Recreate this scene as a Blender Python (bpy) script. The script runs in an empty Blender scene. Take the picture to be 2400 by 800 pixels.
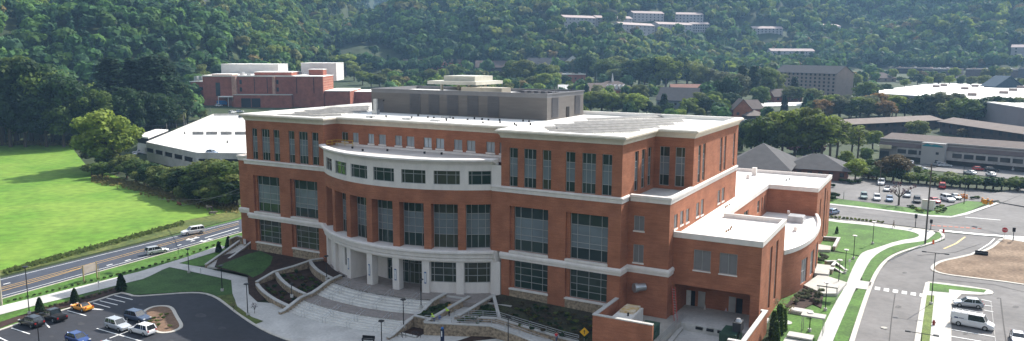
import bpy, bmesh, math, random
import numpy as np
from mathutils import Vector, Matrix
from math import sin, cos, radians, degrees, atan2, hypot, pi, sqrt, asin
rnd = random.Random(7)
S = bpy.context.scene
COL = S.collection

# ------------------------------------------------------------------ camera
F_PX = 1817.785
YAW, PITCH, ROLL = radians(29.37436), radians(8.551336), radians(0.18697)
CAM = Vector((43.61404, -112.4729, 35.90541))
fw = Vector((-sin(YAW) * cos(PITCH), cos(YAW) * cos(PITCH), -sin(PITCH)))
rt0 = Vector((cos(YAW), sin(YAW), 0))
up0 = rt0.cross(fw)
rt = rt0 * cos(ROLL) + up0 * sin(ROLL)
up = -rt0 * sin(ROLL) + up0 * cos(ROLL)
cd = bpy.data.cameras.new('camera')
cam = bpy.data.objects.new('camera', cd)
COL.objects.link(cam)
M3 = Matrix((rt, up, -fw)).transposed()
cam.matrix_world = Matrix.Translation(CAM) @ M3.to_4x4()
cd.sensor_fit = 'HORIZONTAL'
cd.sensor_width = 36
cd.lens = 36 * F_PX / 2400
cd.clip_start = 1
cd.clip_end = 20000
S.camera = cam

# ------------------------------------------------------------------ light
SUN_EL, SUN_AZ = radians(40), radians(73)      # azimuth measured from +X towards +Y
HAZE_D = .00014
w = bpy.data.worlds.new('World'); S.world = w; w.use_nodes = True
nt = w.node_tree; nt.nodes.clear()
sky = nt.nodes.new('ShaderNodeTexSky'); sky.sky_type = 'NISHITA'; sky.sun_disc = False
sky.sun_elevation = SUN_EL
sky.sun_rotation = pi / 2 - SUN_AZ
sky.altitude = 900; sky.air_density = 1.0; sky.dust_density = 3.5; sky.ozone_density = .6
bg = nt.nodes.new('ShaderNodeBackground'); bg.inputs[1].default_value = 0.15
wo = nt.nodes.new('ShaderNodeOutputWorld')
hs_ = nt.nodes.new('ShaderNodeHueSaturation'); hs_.inputs['Saturation'].default_value = .35
nt.links.new(sky.outputs[0], hs_.inputs['Color']); nt.links.new(hs_.outputs[0], bg.inputs[0]); nt.links.new(bg.outputs[0], wo.inputs[0])
sl = bpy.data.lights.new('sun', 'SUN'); sl.energy = 4.8; sl.angle = radians(0.53); sl.color = (1, 0.95, 0.87)
so = bpy.data.objects.new('sun', sl); COL.objects.link(so)
sd = Vector((cos(SUN_EL) * cos(SUN_AZ), cos(SUN_EL) * sin(SUN_AZ), sin(SUN_EL)))
so.rotation_euler = sd.to_track_quat('Z', 'Y').to_euler()
so.location = (0, 0, 300)
vs_ = S.view_settings
vs_.view_transform = 'Standard'; vs_.look = 'None'; vs_.gamma = 1; vs_.use_curve_mapping = False
vs_.exposure = 1.05
S.cycles.volume_bounces = 0; S.cycles.max_bounces = 6; S.cycles.transparent_max_bounces = 6
S.cycles.volume_step_rate = 1

# ------------------------------------------------------------------ pixel ray helpers (to find true positions)
def ray(px, py):
    return fw * 1.0 + rt * ((px - 1200) / F_PX) - up * ((py - 400) / F_PX)
def Z(px, py, z):
    d = ray(px, py); t = (z - CAM.z) / d.z
    return CAM + d * t
def PY(px, py, y):
    d = ray(px, py); t = (y - CAM.y) / d.y
    return CAM + d * t
def sm(t):
    t = 0 if t < 0 else 1 if t > 1 else t
    return t * t * (3 - 2 * t)
def interp(x, xs, ys):
    if x <= xs[0]: return ys[0]
    for i in range(1, len(xs)):
        if x <= xs[i]:
            return ys[i - 1] + (ys[i] - ys[i - 1]) * (x - xs[i - 1]) / (xs[i] - xs[i - 1])
    return ys[-1]
def h(x, y):
    dx, dy = x - CAM.x, y - CAM.y
    r = hypot(dx, dy)
    az = degrees(YAW + atan2(dx, dy))          # 0 = centre of the view, right positive
    if az > 180: az -= 360
    t = max(sm((x + 4) / 20), sm((y - 62) / 80))
    if x < 20.9 and y < 11: t *= sm((x - 19.6) / 1.2)
    b = -8.2 + 2.0 * t
    if r < 390: return b
    b += 0.042 * max(0, min(r, 3000) - 390) * sm((r - 390) / 80)
    u = 17 * sin(x * .0105 + y * .006 + 1.3) * sin(y * .009 - x * .004) + 7 * sin(x * .024 - y * .017) + 4 * sin(x * .05 + y * .06)
    hh = 0
    # left hill
    rf = interp(az, [-60, -33, -24, -16, -12, -10.6, -9.2], [480, 505, 560, 690, 880, 1250, 4000])
    if r > rf:
        hh = max(hh, (r - rf) * .27 + u * sm((r - rf) / 150))
    # centre hill, its shoulder dropping to the left
    if az > -15.5:
        rc = 1150
        yc = interp(az, [-15.5, -13.5, -11, -9, -6, -3, 2], [150, 118, 62, 34, 14, -40, -200])
        crest = 36 + (128 - yc) / F_PX * rc - b - 4
        rf = interp(az, [-15, 8, 14, 22, 40, 60], [850, 850, 980, 1060, 1040, 1000])
        if r > rf:
            q = (r - rf) * .30 + u * sm((r - rf) / 150)
            if az < 2: q = min(q, crest) - max(0, r - 1250) * .25
            hh = max(hh, q)
    if r > 1900: hh = max(hh, (r - 1900) * .27 + u * 1.5)
    return b + min(hh, 900)
def G(px, py, off=0):
    d = ray(px, py); t = 60.0
    k = (d.x * d.x + d.y * d.y) ** .5
    prev = t
    while t * k < 6000:
        p = CAM + d * t
        if p.z < h(p.x, p.y):
            a, b = prev, t
            for _ in range(18):
                m = (a + b) / 2; p = CAM + d * m
                if p.z < h(p.x, p.y): b = m
                else: a = m
            p = CAM + d * b
            return Vector((p.x, p.y, h(p.x, p.y) + off))
        prev = t; t *= 1.01
    return CAM + d * prev
def htop(p, py):
    """height (m) above p that shows at pixel row py"""
    px = proj(p)[0]
    d = ray(px, py)
    k = hypot(p.x - CAM.x, p.y - CAM.y) / hypot(d.x, d.y)
    return (CAM + d * k).z - p.z
def proj(p):
    d = Vector(p) - CAM
    return (1200 + F_PX * d.dot(rt) / d.dot(fw), 400 - F_PX * d.dot(up) / d.dot(fw))

# ------------------------------------------------------------------ materials
MT = {}
def mat(name, col, rough=.8, var=.18, scale=.6, spec=.3, metal=0, col2=None, fine=0, emis=None, objrand=0, stretch=None, bump=0, coat=0):
    if name in MT: return MT[name]
    m = bpy.data.materials.new(name); m.use_nodes = True; MT[name] = m
    n = m.node_tree; b = n.nodes['Principled BSDF']
    b.inputs['Roughness'].default_value = rough
    b.inputs['Specular IOR Level'].default_value = spec
    b.inputs['Metallic'].default_value = metal
    if coat: b.inputs['Coat Weight'].default_value = coat; b.inputs['Coat Roughness'].default_value = .05
    tc = n.nodes.new('ShaderNodeTexCoord')
    mp = n.nodes.new('ShaderNodeMapping')
    if stretch: mp.inputs['Scale'].default_value = stretch
    n.links.new(tc.outputs['Object'], mp.inputs[0])
    nz = n.nodes.new('ShaderNodeTexNoise'); nz.inputs['Scale'].default_value = scale; nz.inputs['Detail'].default_value = 5
    n.links.new(mp.outputs[0], nz.inputs['Vector'])
    cr = n.nodes.new('ShaderNodeValToRGB')
    c = Vector(col)
    c2 = Vector(col2) if col2 else c * (1 + var)
    c1 = c if col2 else c * (1 - var)
    cr.color_ramp.elements[0].position = .34; cr.color_ramp.elements[1].position = .66
    cr.color_ramp.elements[0].color = (*c1, 1); cr.color_ramp.elements[1].color = (*c2, 1)
    n.links.new(nz.outputs['Fac'], cr.inputs[0])
    out = cr.outputs[0]
    if fine:
        n2 = n.nodes.new('ShaderNodeTexNoise'); n2.inputs['Scale'].default_value = scale * 9; n2.inputs['Detail'].default_value = 3
        n.links.new(mp.outputs[0], n2.inputs['Vector'])
        mr = n.nodes.new('ShaderNodeMapRange'); mr.inputs[1].default_value = .3; mr.inputs[2].default_value = .7
        mr.inputs[3].default_value = 1 - fine; mr.inputs[4].default_value = 1 + fine
        n.links.new(n2.outputs['Fac'], mr.inputs[0])
        mx = n.nodes.new('ShaderNodeVectorMath'); mx.operation = 'SCALE'
        n.links.new(out, mx.inputs[0]); n.links.new(mr.outputs[0], mx.inputs['Scale']); out = mx.outputs[0]
    if objrand:
        oi = n.nodes.new('ShaderNodeObjectInfo')
        mr = n.nodes.new('ShaderNodeMapRange'); mr.inputs[3].default_value = 1 - objrand; mr.inputs[4].default_value = 1 + objrand
        n.links.new(oi.outputs['Random'], mr.inputs[0])
        mx = n.nodes.new('ShaderNodeVectorMath'); mx.operation = 'SCALE'
        n.links.new(out, mx.inputs[0]); n.links.new(mr.outputs[0], mx.inputs['Scale']); out = mx.outputs[0]
    n.links.new(out, b.inputs['Base Color'])
    if bump:
        bp = n.nodes.new('ShaderNodeBump'); bp.inputs['Strength'].default_value = bump
        n.links.new(nz.outputs['Fac'], bp.inputs['Height']); n.links.new(bp.outputs[0], b.inputs['Normal'])
    if emis:
        b.inputs['Emission Color'].default_value = (*emis, 1); b.inputs['Emission Strength'].default_value = 1
    return m
def brick_mat(name, c1, c2, mortar, sx=1.0):
    m = bpy.data.materials.new(name); m.use_nodes = True; MT[name] = m
    n = m.node_tree; b = n.nodes['Principled BSDF']; b.inputs['Roughness'].default_value = .85
    b.inputs['Specular IOR Level'].default_value = .2
    tc = n.nodes.new('ShaderNodeTexCoord'); sp = n.nodes.new('ShaderNodeSeparateXYZ'); n.links.new(tc.outputs['Object'], sp.inputs[0])
    ad = n.nodes.new('ShaderNodeMath'); n.links.new(sp.outputs[0], ad.inputs[0]); n.links.new(sp.outputs[1], ad.inputs[1])
    cb = n.nodes.new('ShaderNodeCombineXYZ'); n.links.new(ad.outputs[0], cb.inputs[0]); n.links.new(sp.outputs[2], cb.inputs[1])
    br = n.nodes.new('ShaderNodeTexBrick'); br.inputs['Scale'].default_value = 3.2 * sx
    br.inputs['Color1'].default_value = (*c1, 1); br.inputs['Color2'].default_value = (*c2, 1); br.inputs['Mortar'].default_value = (*mortar, 1)
    br.inputs['Mortar Size'].default_value = .022
    n.links.new(cb.outputs[0], br.inputs[0])
    nz = n.nodes.new('ShaderNodeTexNoise'); nz.inputs['Scale'].default_value = .35; nz.inputs['Detail'].default_value = 6
    n.links.new(tc.outputs['Object'], nz.inputs[0])
    mr = n.nodes.new('ShaderNodeMapRange'); mr.inputs[1].default_value = .3; mr.inputs[2].default_value = .7; mr.inputs[3].default_value = .80; mr.inputs[4].default_value = 1.18
    n.links.new(nz.outputs['Fac'], mr.inputs[0])
    # faint courses
    wv = n.nodes.new('ShaderNodeTexNoise'); wv.inputs['Scale'].default_value = 1.0; wv.inputs['Detail'].default_value = 4
    mp = n.nodes.new('ShaderNodeMapping'); mp.inputs['Scale'].default_value = (.5, .5, 5); n.links.new(tc.outputs['Object'], mp.inputs[0]); n.links.new(mp.outputs[0], wv.inputs[0])
    m2 = n.nodes.new('ShaderNodeMapRange'); m2.inputs[1].default_value = .3; m2.inputs[2].default_value = .7; m2.inputs[3].default_value = .86; m2.inputs[4].default_value = 1.14
    n.links.new(wv.outputs['Fac'], m2.inputs[0])
    mu = n.nodes.new('ShaderNodeMath'); mu.operation = 'MULTIPLY'; n.links.new(mr.outputs[0], mu.inputs[0]); n.links.new(m2.outputs[0], mu.inputs[1])
    mx = n.nodes.new('ShaderNodeVectorMath'); mx.operation = 'SCALE'
    n.links.new(br.outputs[0], mx.inputs[0]); n.links.new(mu.outputs[0], mx.inputs['Scale'])
    n.links.new(mx.outputs[0], b.inputs['Base Color'])
    return m
BRICK = brick_mat('red_brick', (.36, .122, .060), (.285, .094, .046), (.36, .20, .13))
BRICK2 = brick_mat('old_red_brick', (.29, .085, .052), (.24, .068, .042), (.27, .13, .09))
STONE = mat('field_stone', (.30, .23, .16), .9, .45, 2.2, fine=.3)
WHITE = mat('cast_stone', (.72, .665, .625), .8, .06, .9, fine=.04, stretch=(1, 1, .35))
CREAM = mat('cream_cornice', (.62, .56, .465), .8, .06, .9, fine=.04, stretch=(1, 1, .35))
ROOFM = mat('roof_membrane', (.80, .77, .72), .7, .05, .15)
CONC = mat('concrete', (.47, .455, .43), .9, .12, .25, fine=.10)
CONCD = mat('old_concrete', (.38, .36, .32), .9, .12, .5, fine=.08)
KERB = mat('kerb_concrete', (.48, .45, .40), .9, .1, 1)
ASPH = mat('asphalt_new', (.034, .036, .044), .85, .15, .12, fine=.12)
ASPHR = mat('asphalt_worn', (.150, .142, .138), .9, .16, .10, fine=.12)
ASPHG = mat('asphalt_road', (.052, .060, .080), .85, .16, .1, fine=.12)
PAINT = mat('white_paint', (.72, .72, .70), .7, .08, 2)
YPAINT = mat('yellow_paint', (.62, .38, .10), .7, .12, 2)
PAVER = mat('plaza_pavers', (.27, .235, .215), .9, .12, 1.2, fine=.2)
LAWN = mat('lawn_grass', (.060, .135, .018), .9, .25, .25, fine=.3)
LAWND = mat('shaded_lawn_grass', (.040, .088, .020), .9, .22, .3, fine=.3)  # darker copy of the lawn grass, shade put into its colour
FIELD = mat('meadow_grass', (.092, .20, .016), .9, .0, .05, col2=(.150, .245, .030), fine=.22)
ROUGHG = mat('rough_grass', (.055, .085, .02), .95, .0, .12, col2=(.11, .12, .03), fine=.4)
MULCH = mat('mulch', (.040, .022, .016), .95, .25, 1, fine=.5)
SOIL = mat('bare_soil', (.13, .085, .054), .95, .0, .18, col2=(.24, .17, .115), fine=.35)
GLASS = mat('window_glass', (.010, .018, .014), .05, .5, .12, spec=.38, col2=(.03, .045, .03))
def vary_glass(m, stops):
    n = m.node_tree; b = n.nodes['Principled BSDF']; src = b.inputs['Base Color'].links[0].from_socket
    oi = n.nodes.new('ShaderNodeObjectInfo'); cr = n.nodes.new('ShaderNodeValToRGB'); cr.color_ramp.interpolation = 'CONSTANT'
    while len(cr.color_ramp.elements) < len(stops): cr.color_ramp.elements.new(.5)
    for i, c in enumerate(stops): cr.color_ramp.elements[i].position = i / len(stops); cr.color_ramp.elements[i].color = (*c, 1)
    n.links.new(oi.outputs['Random'], cr.inputs[0])
    mx = n.nodes.new('ShaderNodeMix'); mx.data_type = 'RGBA'; mx.blend_type = 'ADD'; mx.inputs[0].default_value = 1
    n.links.new(src, mx.inputs[6]); n.links.new(cr.outputs[0], mx.inputs[7]); n.links.new(mx.outputs[2], b.inputs['Base Color'])
vary_glass(GLASS, [(0, .004, .006), (.002, .012, .006), (.0, .004, .012), (.03, .024, .014), (.0, .008, .010), (.012, .018, .022), (.012, .010, .008)])
GLASSG = mat('tinted_glass', (.018, .04, .02), .05, .7, .3, spec=.7, objrand=.8)
SPAN = mat('spandrel_glass', (.15, .18, .20), .25, .15, .3, spec=.6)
FRAME = mat('window_frame', (.36, .36, .35), .5, .05, 1, metal=.2)
GREYP = mat('grey_panel', (.130, .119, .112), .7, .08, .8, stretch=(.3, .3, 3))
GREYL = mat('louvre_grey', (.105, .105, .115), .6, .1, 1, stretch=(.5, .5, 12))
BLIND = mat('pale_blind', (.34, .33, .33), .7, .05, 1)
BLACK = mat('black_metal', (.012, .012, .014), .4, .2, 2)
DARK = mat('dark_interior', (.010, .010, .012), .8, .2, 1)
METAL = mat('galvanised_steel', (.42, .43, .44), .4, .1, 2, metal=.7)
TRUNK = mat('bark', (.10, .075, .055), .95, .25, 3)

# ------------------------------------------------------------------ object helpers
def lab(o, label=None, cat=None, group=None, kind=None):
    if label: o['label'] = label
    if cat: o['category'] = cat
    if group: o['group'] = group
    if kind: o['kind'] = kind
    return o
def mesh_obj(name, verts, faces, m, parent=None, smooth=False):
    me = bpy.data.meshes.new(name)
    me.from_pydata([tuple(v) for v in verts], [], faces); me.update()
    o = bpy.data.objects.new(name, me); COL.objects.link(o)
    if m: me.materials.append(m)
    if smooth: me.polygons.foreach_set('use_smooth', [True] * len(me.polygons))
    if parent: o.parent = parent
    return o
def thing(name, label, cat, loc=(0, 0, 0), rz=0, group=None):
    o = bpy.data.objects.new(name, None); COL.objects.link(o)
    o.location = loc; o.rotation_euler = (0, 0, rz); o.empty_display_size = .1
    return lab(o, label, cat, group)
class MB:
    def __init__(s): s.v = []; s.f = []
    def add(s, vs, fs):
        k = len(s.v); s.v += [tuple(v) for v in vs]; s.f += [tuple(i + k for i in f) for f in fs]; return s
    def quad(s, a, b, c, d): return s.add([a, b, c, d], [(0, 1, 2, 3)])
    def box(s, x0, x1, y0, y1, z0, z1, M=None):
        vs = [Vector(p) for p in ((x0, y0, z0), (x1, y0, z0), (x1, y1, z0), (x0, y1, z0), (x0, y0, z1), (x1, y0, z1), (x1, y1, z1), (x0, y1, z1))]
        if M: vs = [M @ v for v in vs]
        return s.add(vs, [(3, 2, 1, 0), (4, 5, 6, 7), (0, 1, 5, 4), (1, 2, 6, 5), (2, 3, 7, 6), (3, 0, 4, 7)])
    def cyl(s, p, q, r, r2=None, n=8, caps=True):
        p, q = Vector(p), Vector(q); r2 = r if r2 is None else r2
        d = (q - p).normalized(); a = d.orthogonal().normalized(); b = d.cross(a)
        vs = [p + (a * cos(2 * pi * i / n) + b * sin(2 * pi * i / n)) * r for i in range(n)] + [q + (a * cos(2 * pi * i / n) + b * sin(2 * pi * i / n)) * r2 for i in range(n)]
        fs = [(i, (i + 1) % n, n + (i + 1) % n, n + i) for i in range(n)]
        if caps: fs += [tuple(range(n - 1, -1, -1)), tuple(range(n, 2 * n))]
        return s.add(vs, fs)
    def prism(s, pts, z0, z1):
        n = len(pts); vs = [(p[0], p[1], z0) for p in pts] + [(p[0], p[1], z1) for p in pts]
        return s.add(vs, [(i, (i + 1) % n, n + (i + 1) % n, n + i) for i in range(n)] + [tuple(range(n - 1, -1, -1)), tuple(range(n, 2 * n))])
    def out(s, name, m, parent=None, smooth=False): return mesh_obj(name, s.v, s.f, m, parent, smooth)
def sweep(path, prof, closed=False, mb=None):
    """sweep profile [(outward, z)] along path of 2D/3D points; outward = right of travel; profile closed"""
    mb = mb or MB()
    n = len(path); P = [Vector((p[0], p[1], p[2] if len(p) > 2 else 0)) for p in path]
    rings = []
    for i in range(n):
        a = P[i] - P[i - 1] if (i > 0 or closed) else P[1] - P[0]
        b = P[(i + 1) % n] - P[i] if (i < n - 1 or closed) else P[-1] - P[-2]
        a = Vector((a.x, a.y)).normalized(); b = Vector((b.x, b.y)).normalized()
        na = Vector((a.y, -a.x)); nb = Vector((b.y, -b.x))
        m = (na + nb)
        m = m.normalized() if m.length > 1e-4 else na
        k = 1 / max(.35, m.dot(na))
        rings.append([(P[i].x + m.x * k * d, P[i].y + m.y * k * d, P[i].z + z) for d, z in prof])
    m_ = len(prof); vs = [v for r in rings for v in r]; fs = []
    for i in range(n if closed else n - 1):
        j = (i + 1) % n
        for t in range(m_):
            u = (t + 1) % m_
            fs.append((i * m_ + t, j * m_ + t, j * m_ + u, i * m_ + u))
    if not closed:
        fs += [tuple(range(m_)), tuple(range((n - 1) * m_ + m_ - 1, (n - 1) * m_ - 1, -1))]
    return mb.add(vs, fs)
def sheet(name, pts, m, off=0., kind='structure', zf=None, grid=8., label=None, cat=None):
    """ground sheet draped over the terrain"""
    bm = bmesh.new()
    vs = [bm.verts.new((p[0], p[1], 0)) for p in pts]
    f = bm.faces.new(vs)
    bmesh.ops.triangulate(bm, faces=[f])
    xs = [p[0] for p in pts]; ys = [p[1] for p in pts]
    if zf is None: zf = h
    for ax, lo, hi in ((0, min(xs), max(xs)), (1, min(ys), max(ys))):
        k = math.ceil(lo / grid) * grid
        while k < hi:
            co = (k, 0, 0) if ax == 0 else (0, k, 0); no = (1, 0, 0) if ax == 0 else (0, 1, 0)
            bmesh.ops.bisect_plane(bm, geom=bm.verts[:] + bm.edges[:] + bm.faces[:], plane_co=co, plane_no=no)
            k += grid
    for v in bm.verts: v.co.z = zf(v.co.x, v.co.y) + off
    bmesh.ops.recalc_face_normals(bm, faces=bm.faces)
    me = bpy.data.meshes.new(name); bm.to_mesh(me); bm.free(); me.materials.append(m)
    if len(me.polygons) and sum(p.normal.z for p in me.polygons) < 0: me.flip_normals()
    o = bpy.data.objects.new(name, me); COL.objects.link(o)
    lab(o, kind=kind)
    if label: lab(o, label, cat)
    return o
def GP(pts, z=None): return [Z(a, b, z) if z is not None else G(a, b) for a, b in pts]
def smooth_path(pts, closed=False, it=2):
    P = [Vector(p) for p in pts]
    for _ in range(it):
        Q = []
        n = len(P)
        if not closed: Q.append(P[0])
        for i in range(n if closed else n - 1):
            a, b = P[i], P[(i + 1) % n]
            Q += [a * .75 + b * .25, a * .25 + b * .75]
        if not closed: Q.append(P[-1])
        P = Q
    return P
def kerb(name, path, closed=False, wd=.45, ht=.15):
    P = [(p[0], p[1], h(p[0], p[1])) for p in path]
    o = sweep(P, [(-wd / 2, -.3), (wd / 2, -.3), (wd / 2, ht), (-wd / 2, ht)], closed).out(name, KERB)
    return lab(o, kind='structure')
# ================================================================== TERRAIN
def build_terrain():
    azs = [-180 + i * 4 for i in range(34)] + [-44 + i * .55 for i in range(161)] + [45 + i * 4 for i in range(34)]
    azs = [a for a in azs if a < 180]
    rs = [2, 10, 20, 30, 40, 50] + [50 + 4 * i for i in range(1, 57)] + [280 + 10 * i for i in range(1, 172)] + [2000 + i * 60 for i in range(1, 14)] + [3200, 4000, 5000, 6500]
    vs, fs = [], []
    for r in rs:
        for a in azs:
            t = radians(a) - YAW
            x, y = CAM.x + r * sin(t), CAM.y + r * cos(t)
            z = h(x, y) - .06
            vs.append((x, y, z))
    n = len(azs)
    vs.append((CAM.x, CAM.y, h(CAM.x, CAM.y) - .06))
    for i in range(len(rs) - 1):
        for j in range(n):
            k = (j + 1) % n
            fs.append((i * n + j, i * n + k, (i + 1) * n + k, (i + 1) * n + j))
    for j in range(n): fs.append((len(vs) - 1, (j + 1) % n, j))
    o = mesh_obj('ground', vs, fs, mat('hillside_ground', (.022, .036, .012), .95, .0, .012, col2=(.036, .052, .016), fine=.3))
    lab(o, kind='structure')
build_terrain()

# ---- left: meadow, street, walks, parking lot
sheet('meadow', GP([(-420, 560), (-420, 341), (0, 342), (70, 338), (165, 341), (200, 385), (290, 420), (350, 450), (430, 470), (560, 482), (640, 470), (640, 500), (560, 511), (280, 580), (0, 648), (-420, 752)]), FIELD, .0)
sheet('meadow_rough', GP([(-420, 752), (0, 634), (150, 600), (300, 558), (420, 520), (560, 492), (640, 470), (640, 487), (560, 511), (280, 580), (0, 648), (-420, 760)]), ROUGHG, .04)
sheet('street_verge', GP([(-420, 775), (0, 660), (560, 512), (700, 475), (700, 486), (560, 522), (0, 670), (-420, 790)]), LAWN, .05)
R0 = GP([(-420, 760), (0, 654), (560, 516), (700, 482)]); R1 = GP([(700, 505), (560, 545.5), (230, 636), (0, 701), (-420, 820)])
sheet('street', R0 + R1, ASPHG, .08)
def line(name, pts, wd, m, off=.1, z=None):
    P = GP(pts, z) if not isinstance(pts[0], Vector) else pts
    mb = MB(); L, R = [], []
    for i, p in enumerate(P):
        d = (P[min(i + 1, len(P) - 1)] - P[max(i - 1, 0)]); d = Vector((d.x, d.y)).normalized(); q = Vector((d.y, -d.x)) * wd / 2
        L.append((p.x - q.x, p.y - q.y, h(p.x, p.y) + off)); R.append((p.x + q.x, p.y + q.y, h(p.x, p.y) + off))
    for i in range(len(P) - 1): mb.quad(L[i], R[i], R[i + 1], L[i + 1])
    return lab(mb.out(name, m), kind='structure')
line('edge_line', [(-400, 756), (0, 657.5), (560, 519.5)], .18, PAINT, .1)
line('edge_line', [(-400, 812), (0, 697), (230, 633.5), (560, 543)], .18, PAINT, .1)
line('centre_line', [(-400, 782), (0, 676), (280, 601), (560, 523.5)], .16, YPAINT, .1)
line('centre_line', [(-400, 787), (0, 679.5), (280, 605), (560, 527)], .16, YPAINT, .1)
line('centre_line', [(-400, 795), (0, 685), (130, 648), (190, 630)], .2, YPAINT, .1)
for a, b in (((250, 624), (264, 620)), ((293, 613), (307, 609)), ((8, 668), (24, 664)), ((415, 577), (425, 574)), ((447, 567), (457, 564)), ((480, 559), (560, 535))):
    line('lane_dash', [a, b], .35, PAINT, .1)
for cx_, cy_ in ((451, 561), (482, 565)):
    a, b = G(cx_ - 16, cy_ + 3.5), G(cx_ + 16, cy_ - 3.5)
    d = Vector(((b - a).x, (b - a).y)).normalized(); q = Vector((-d.y, d.x)); c = (a + b) / 2; L = (b - a).length / 2
    mb = MB(); zz = h(c.x, c.y) + .1
    P = lambda u, v: (c.x + d.x * u + q.x * v, c.y + d.y * u + q.y * v, zz)
    mb.quad(P(-L * .2, -.25), P(L, -.25), P(L, .25), P(-L * .2, .25)); mb.add([P(-L, 0), P(-L * .2, -1.1), P(-L * .2, 1.1)], [(0, 1, 2)])
    mb.add([P(L * .3, .2), P(L * .9, 1.2), P(L * 1.0, .7), P(L * .6, .2)], [(0, 1, 2, 3)])
    lab(mb.out('turn_arrow', PAINT), kind='structure')
kerb('street_kerb', GP([(-420, 824), (0, 702.5), (230, 638), (560, 547), (600, 535)]), wd=.3, ht=.12)
sheet('street_lawn', GP([(-420, 824), (0, 702), (230, 637), (560, 546), (600, 540), (600, 600), (590, 620), (425, 625), (330, 660), (90, 745), (0, 775), (-420, 920)]), LAWN, .03)
sheet('sidewalk', GP([(-420, 835), (0, 719), (150, 682), (330, 637), (440, 603), (515, 576), (531, 580), (505, 592), (420, 618), (425, 622), (395, 628), (380, 634), (352, 648), (335, 655), (190, 691), (100, 713), (0, 739), (-420, 865)]), CONC, .10)
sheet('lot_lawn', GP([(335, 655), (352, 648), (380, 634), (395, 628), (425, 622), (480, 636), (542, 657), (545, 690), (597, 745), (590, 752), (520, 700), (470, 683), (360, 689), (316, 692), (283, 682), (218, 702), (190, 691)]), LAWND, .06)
sheet('side_walk', GP([(395, 627), (422, 619), (480, 629), (500, 634), (580, 651), (583, 690), (604, 710), (560, 726), (545, 690), (542, 658), (425, 633)]), CONC, .12)
LOTK = [(-300, 850), (-60, 793), (0, 775), (36, 762), (140, 730), (218, 708), (280, 687), (298, 690), (316, 696), (360, 693), (440, 687), (478, 688), (505, 697), (528, 713), (560, 738), (600, 765), (650, 790), (720, 812), (860, 850)]
lk = GP(LOTK)
sheet('parking_lot', lk + GP([(900, 1100), (-500, 1100)]), ASPH, .04)
kerb('lot_kerb', smooth_path([(p.x, p.y, p.z) for p in lk], it=1), wd=.5, ht=.14)
sheet('kerb_bed', GP([(0, 756), (36, 744), (140, 712), (218, 690), (275, 672), (290, 681), (218, 704), (140, 726), (36, 757), (0, 770)]), MULCH, .09)
isl = smooth_path(GP([(330, 737), (352, 722), (378, 718), (403, 721), (414, 744), (427, 764), (420, 773), (396, 782), (366, 781), (344, 762)]), True, 2)
sheet('island_soil', isl, mat('island_mulch', (.16, .10, .065), .95, .2, 1, fine=.3), .14); kerb('island_kerb', isl, True, .55, .16)
for a, b in (((-8, 789), (21, 803)), ((27, 770), (70, 784)), ((100, 752), (116, 769)), ((158, 729), (202, 741)), ((202, 725), (241, 727.5)),
             ((218, 711), (258, 722)), ((234, 706), (276, 716)), ((250, 699.5), (293, 709.5)), ((268, 693.5), (311, 703.5)),
             ((227, 771), (345, 805)), ((257, 794), (300, 778)), ((205, 722), (243, 727))):
    line('stall_line', [a, b], .22, PAINT, .07)
# plaza in front of the steps
sheet('plaza', GP([(583, 693), (604, 710), (700, 716), (1000, 730), (1400, 745), (1500, 860), (1400, 1000), (860, 850), (722, 811), (652, 789), (602, 764), (562, 737), (545, 712)]), CONC, .13, grid=400)
joint = mat('paving_joint', (.36, .35, .33), .9, .1, 1)
sheet('planting_strip', GP([(545, 692), (556, 720), (590, 745), (618, 755), (600, 762), (560, 736), (530, 712), (508, 696)]), ROUGHG, .16)

# ---- right: drive, walks, lawns, cross street
sheet('drive', GP([(1960, 900), (2002, 800), (2044, 674), (2062, 635), (2088, 607), (2121, 592), (2170, 578), (2215, 563), (2203, 545), (2400, 562), (2700, 590), (2700, 900)]), ASPHR, .03, grid=16)
sheet('cross_street', GP([(1800, 497), (1945, 509), (2075, 525), (2150, 534), (2212, 543), (2400, 560), (2700, 590), (2700, 430), (2400, 455), (2340, 480), (2275, 502), (2228, 511), (2175, 508), (2125, 501), (2037, 490), (1945, 480), (1800, 470)]), ASPHR, .06, grid=16)
sheet('stop_line', GP([(2202, 539.5), (2300, 549), (2400, 556), (2400, 559.5), (2300, 552.5), (2202, 543)]), PAINT, .10)
for i in range(9):
    x = 2183 + i * 13.5
    sheet('brick_crossing', GP([(x, 528.5 + i * .9), (x + 9, 529.2 + i * .9), (x + 9, 531 + i * .9), (x, 530.4 + i * .9)]), mat('crossing_brick', (.42, .15, .10), .9), .10)
line('lane_line', [(2262, 510), (2345, 517)], .5, PAINT, .10)
line('drive_line', [(2252, 606), (2290, 590), (2320, 571), (2331, 560)], .25, PAINT, .07)
line('drive_centre_line', [(2212, 584), (2240, 572), (2262, 556)], .4, mat('pale_yellow_paint', (.62, .47, .22), .8), .07)
sheet('front_lawn', GP([(1800, 520), (1944, 519), (2037, 529), (2127, 541), (2150, 549), (2155, 554), (2139, 560), (2105, 565), (2051, 583), (2024, 591), (2013, 600), (1950, 587), (1915, 585), (1800, 600)]), LAWN, .06)
sheet('walk', smooth_path(GP([(1880, 900), (1914, 800), (1951, 722), (1982, 671), (1995, 636), (2013, 601), (2024, 591), (2051, 583), (2105, 565), (2139, 560), (2156, 554), (2150, 548), (2127, 541.5), (2091, 537), (2037, 529), (1944, 520), (1800, 505), (1800, 498), (1943, 514.5), (2037, 523.5), (2116, 534), (2165, 537), (2195, 545), (2184, 555), (2172, 564), (2160, 567), (2105, 574), (2073, 585.5), (2046, 603.5), (2031, 626), (2015, 659), (2006, 676), (1980, 734), (1952, 800), (1915, 900)]), True, 1), CONC, .09)
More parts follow.
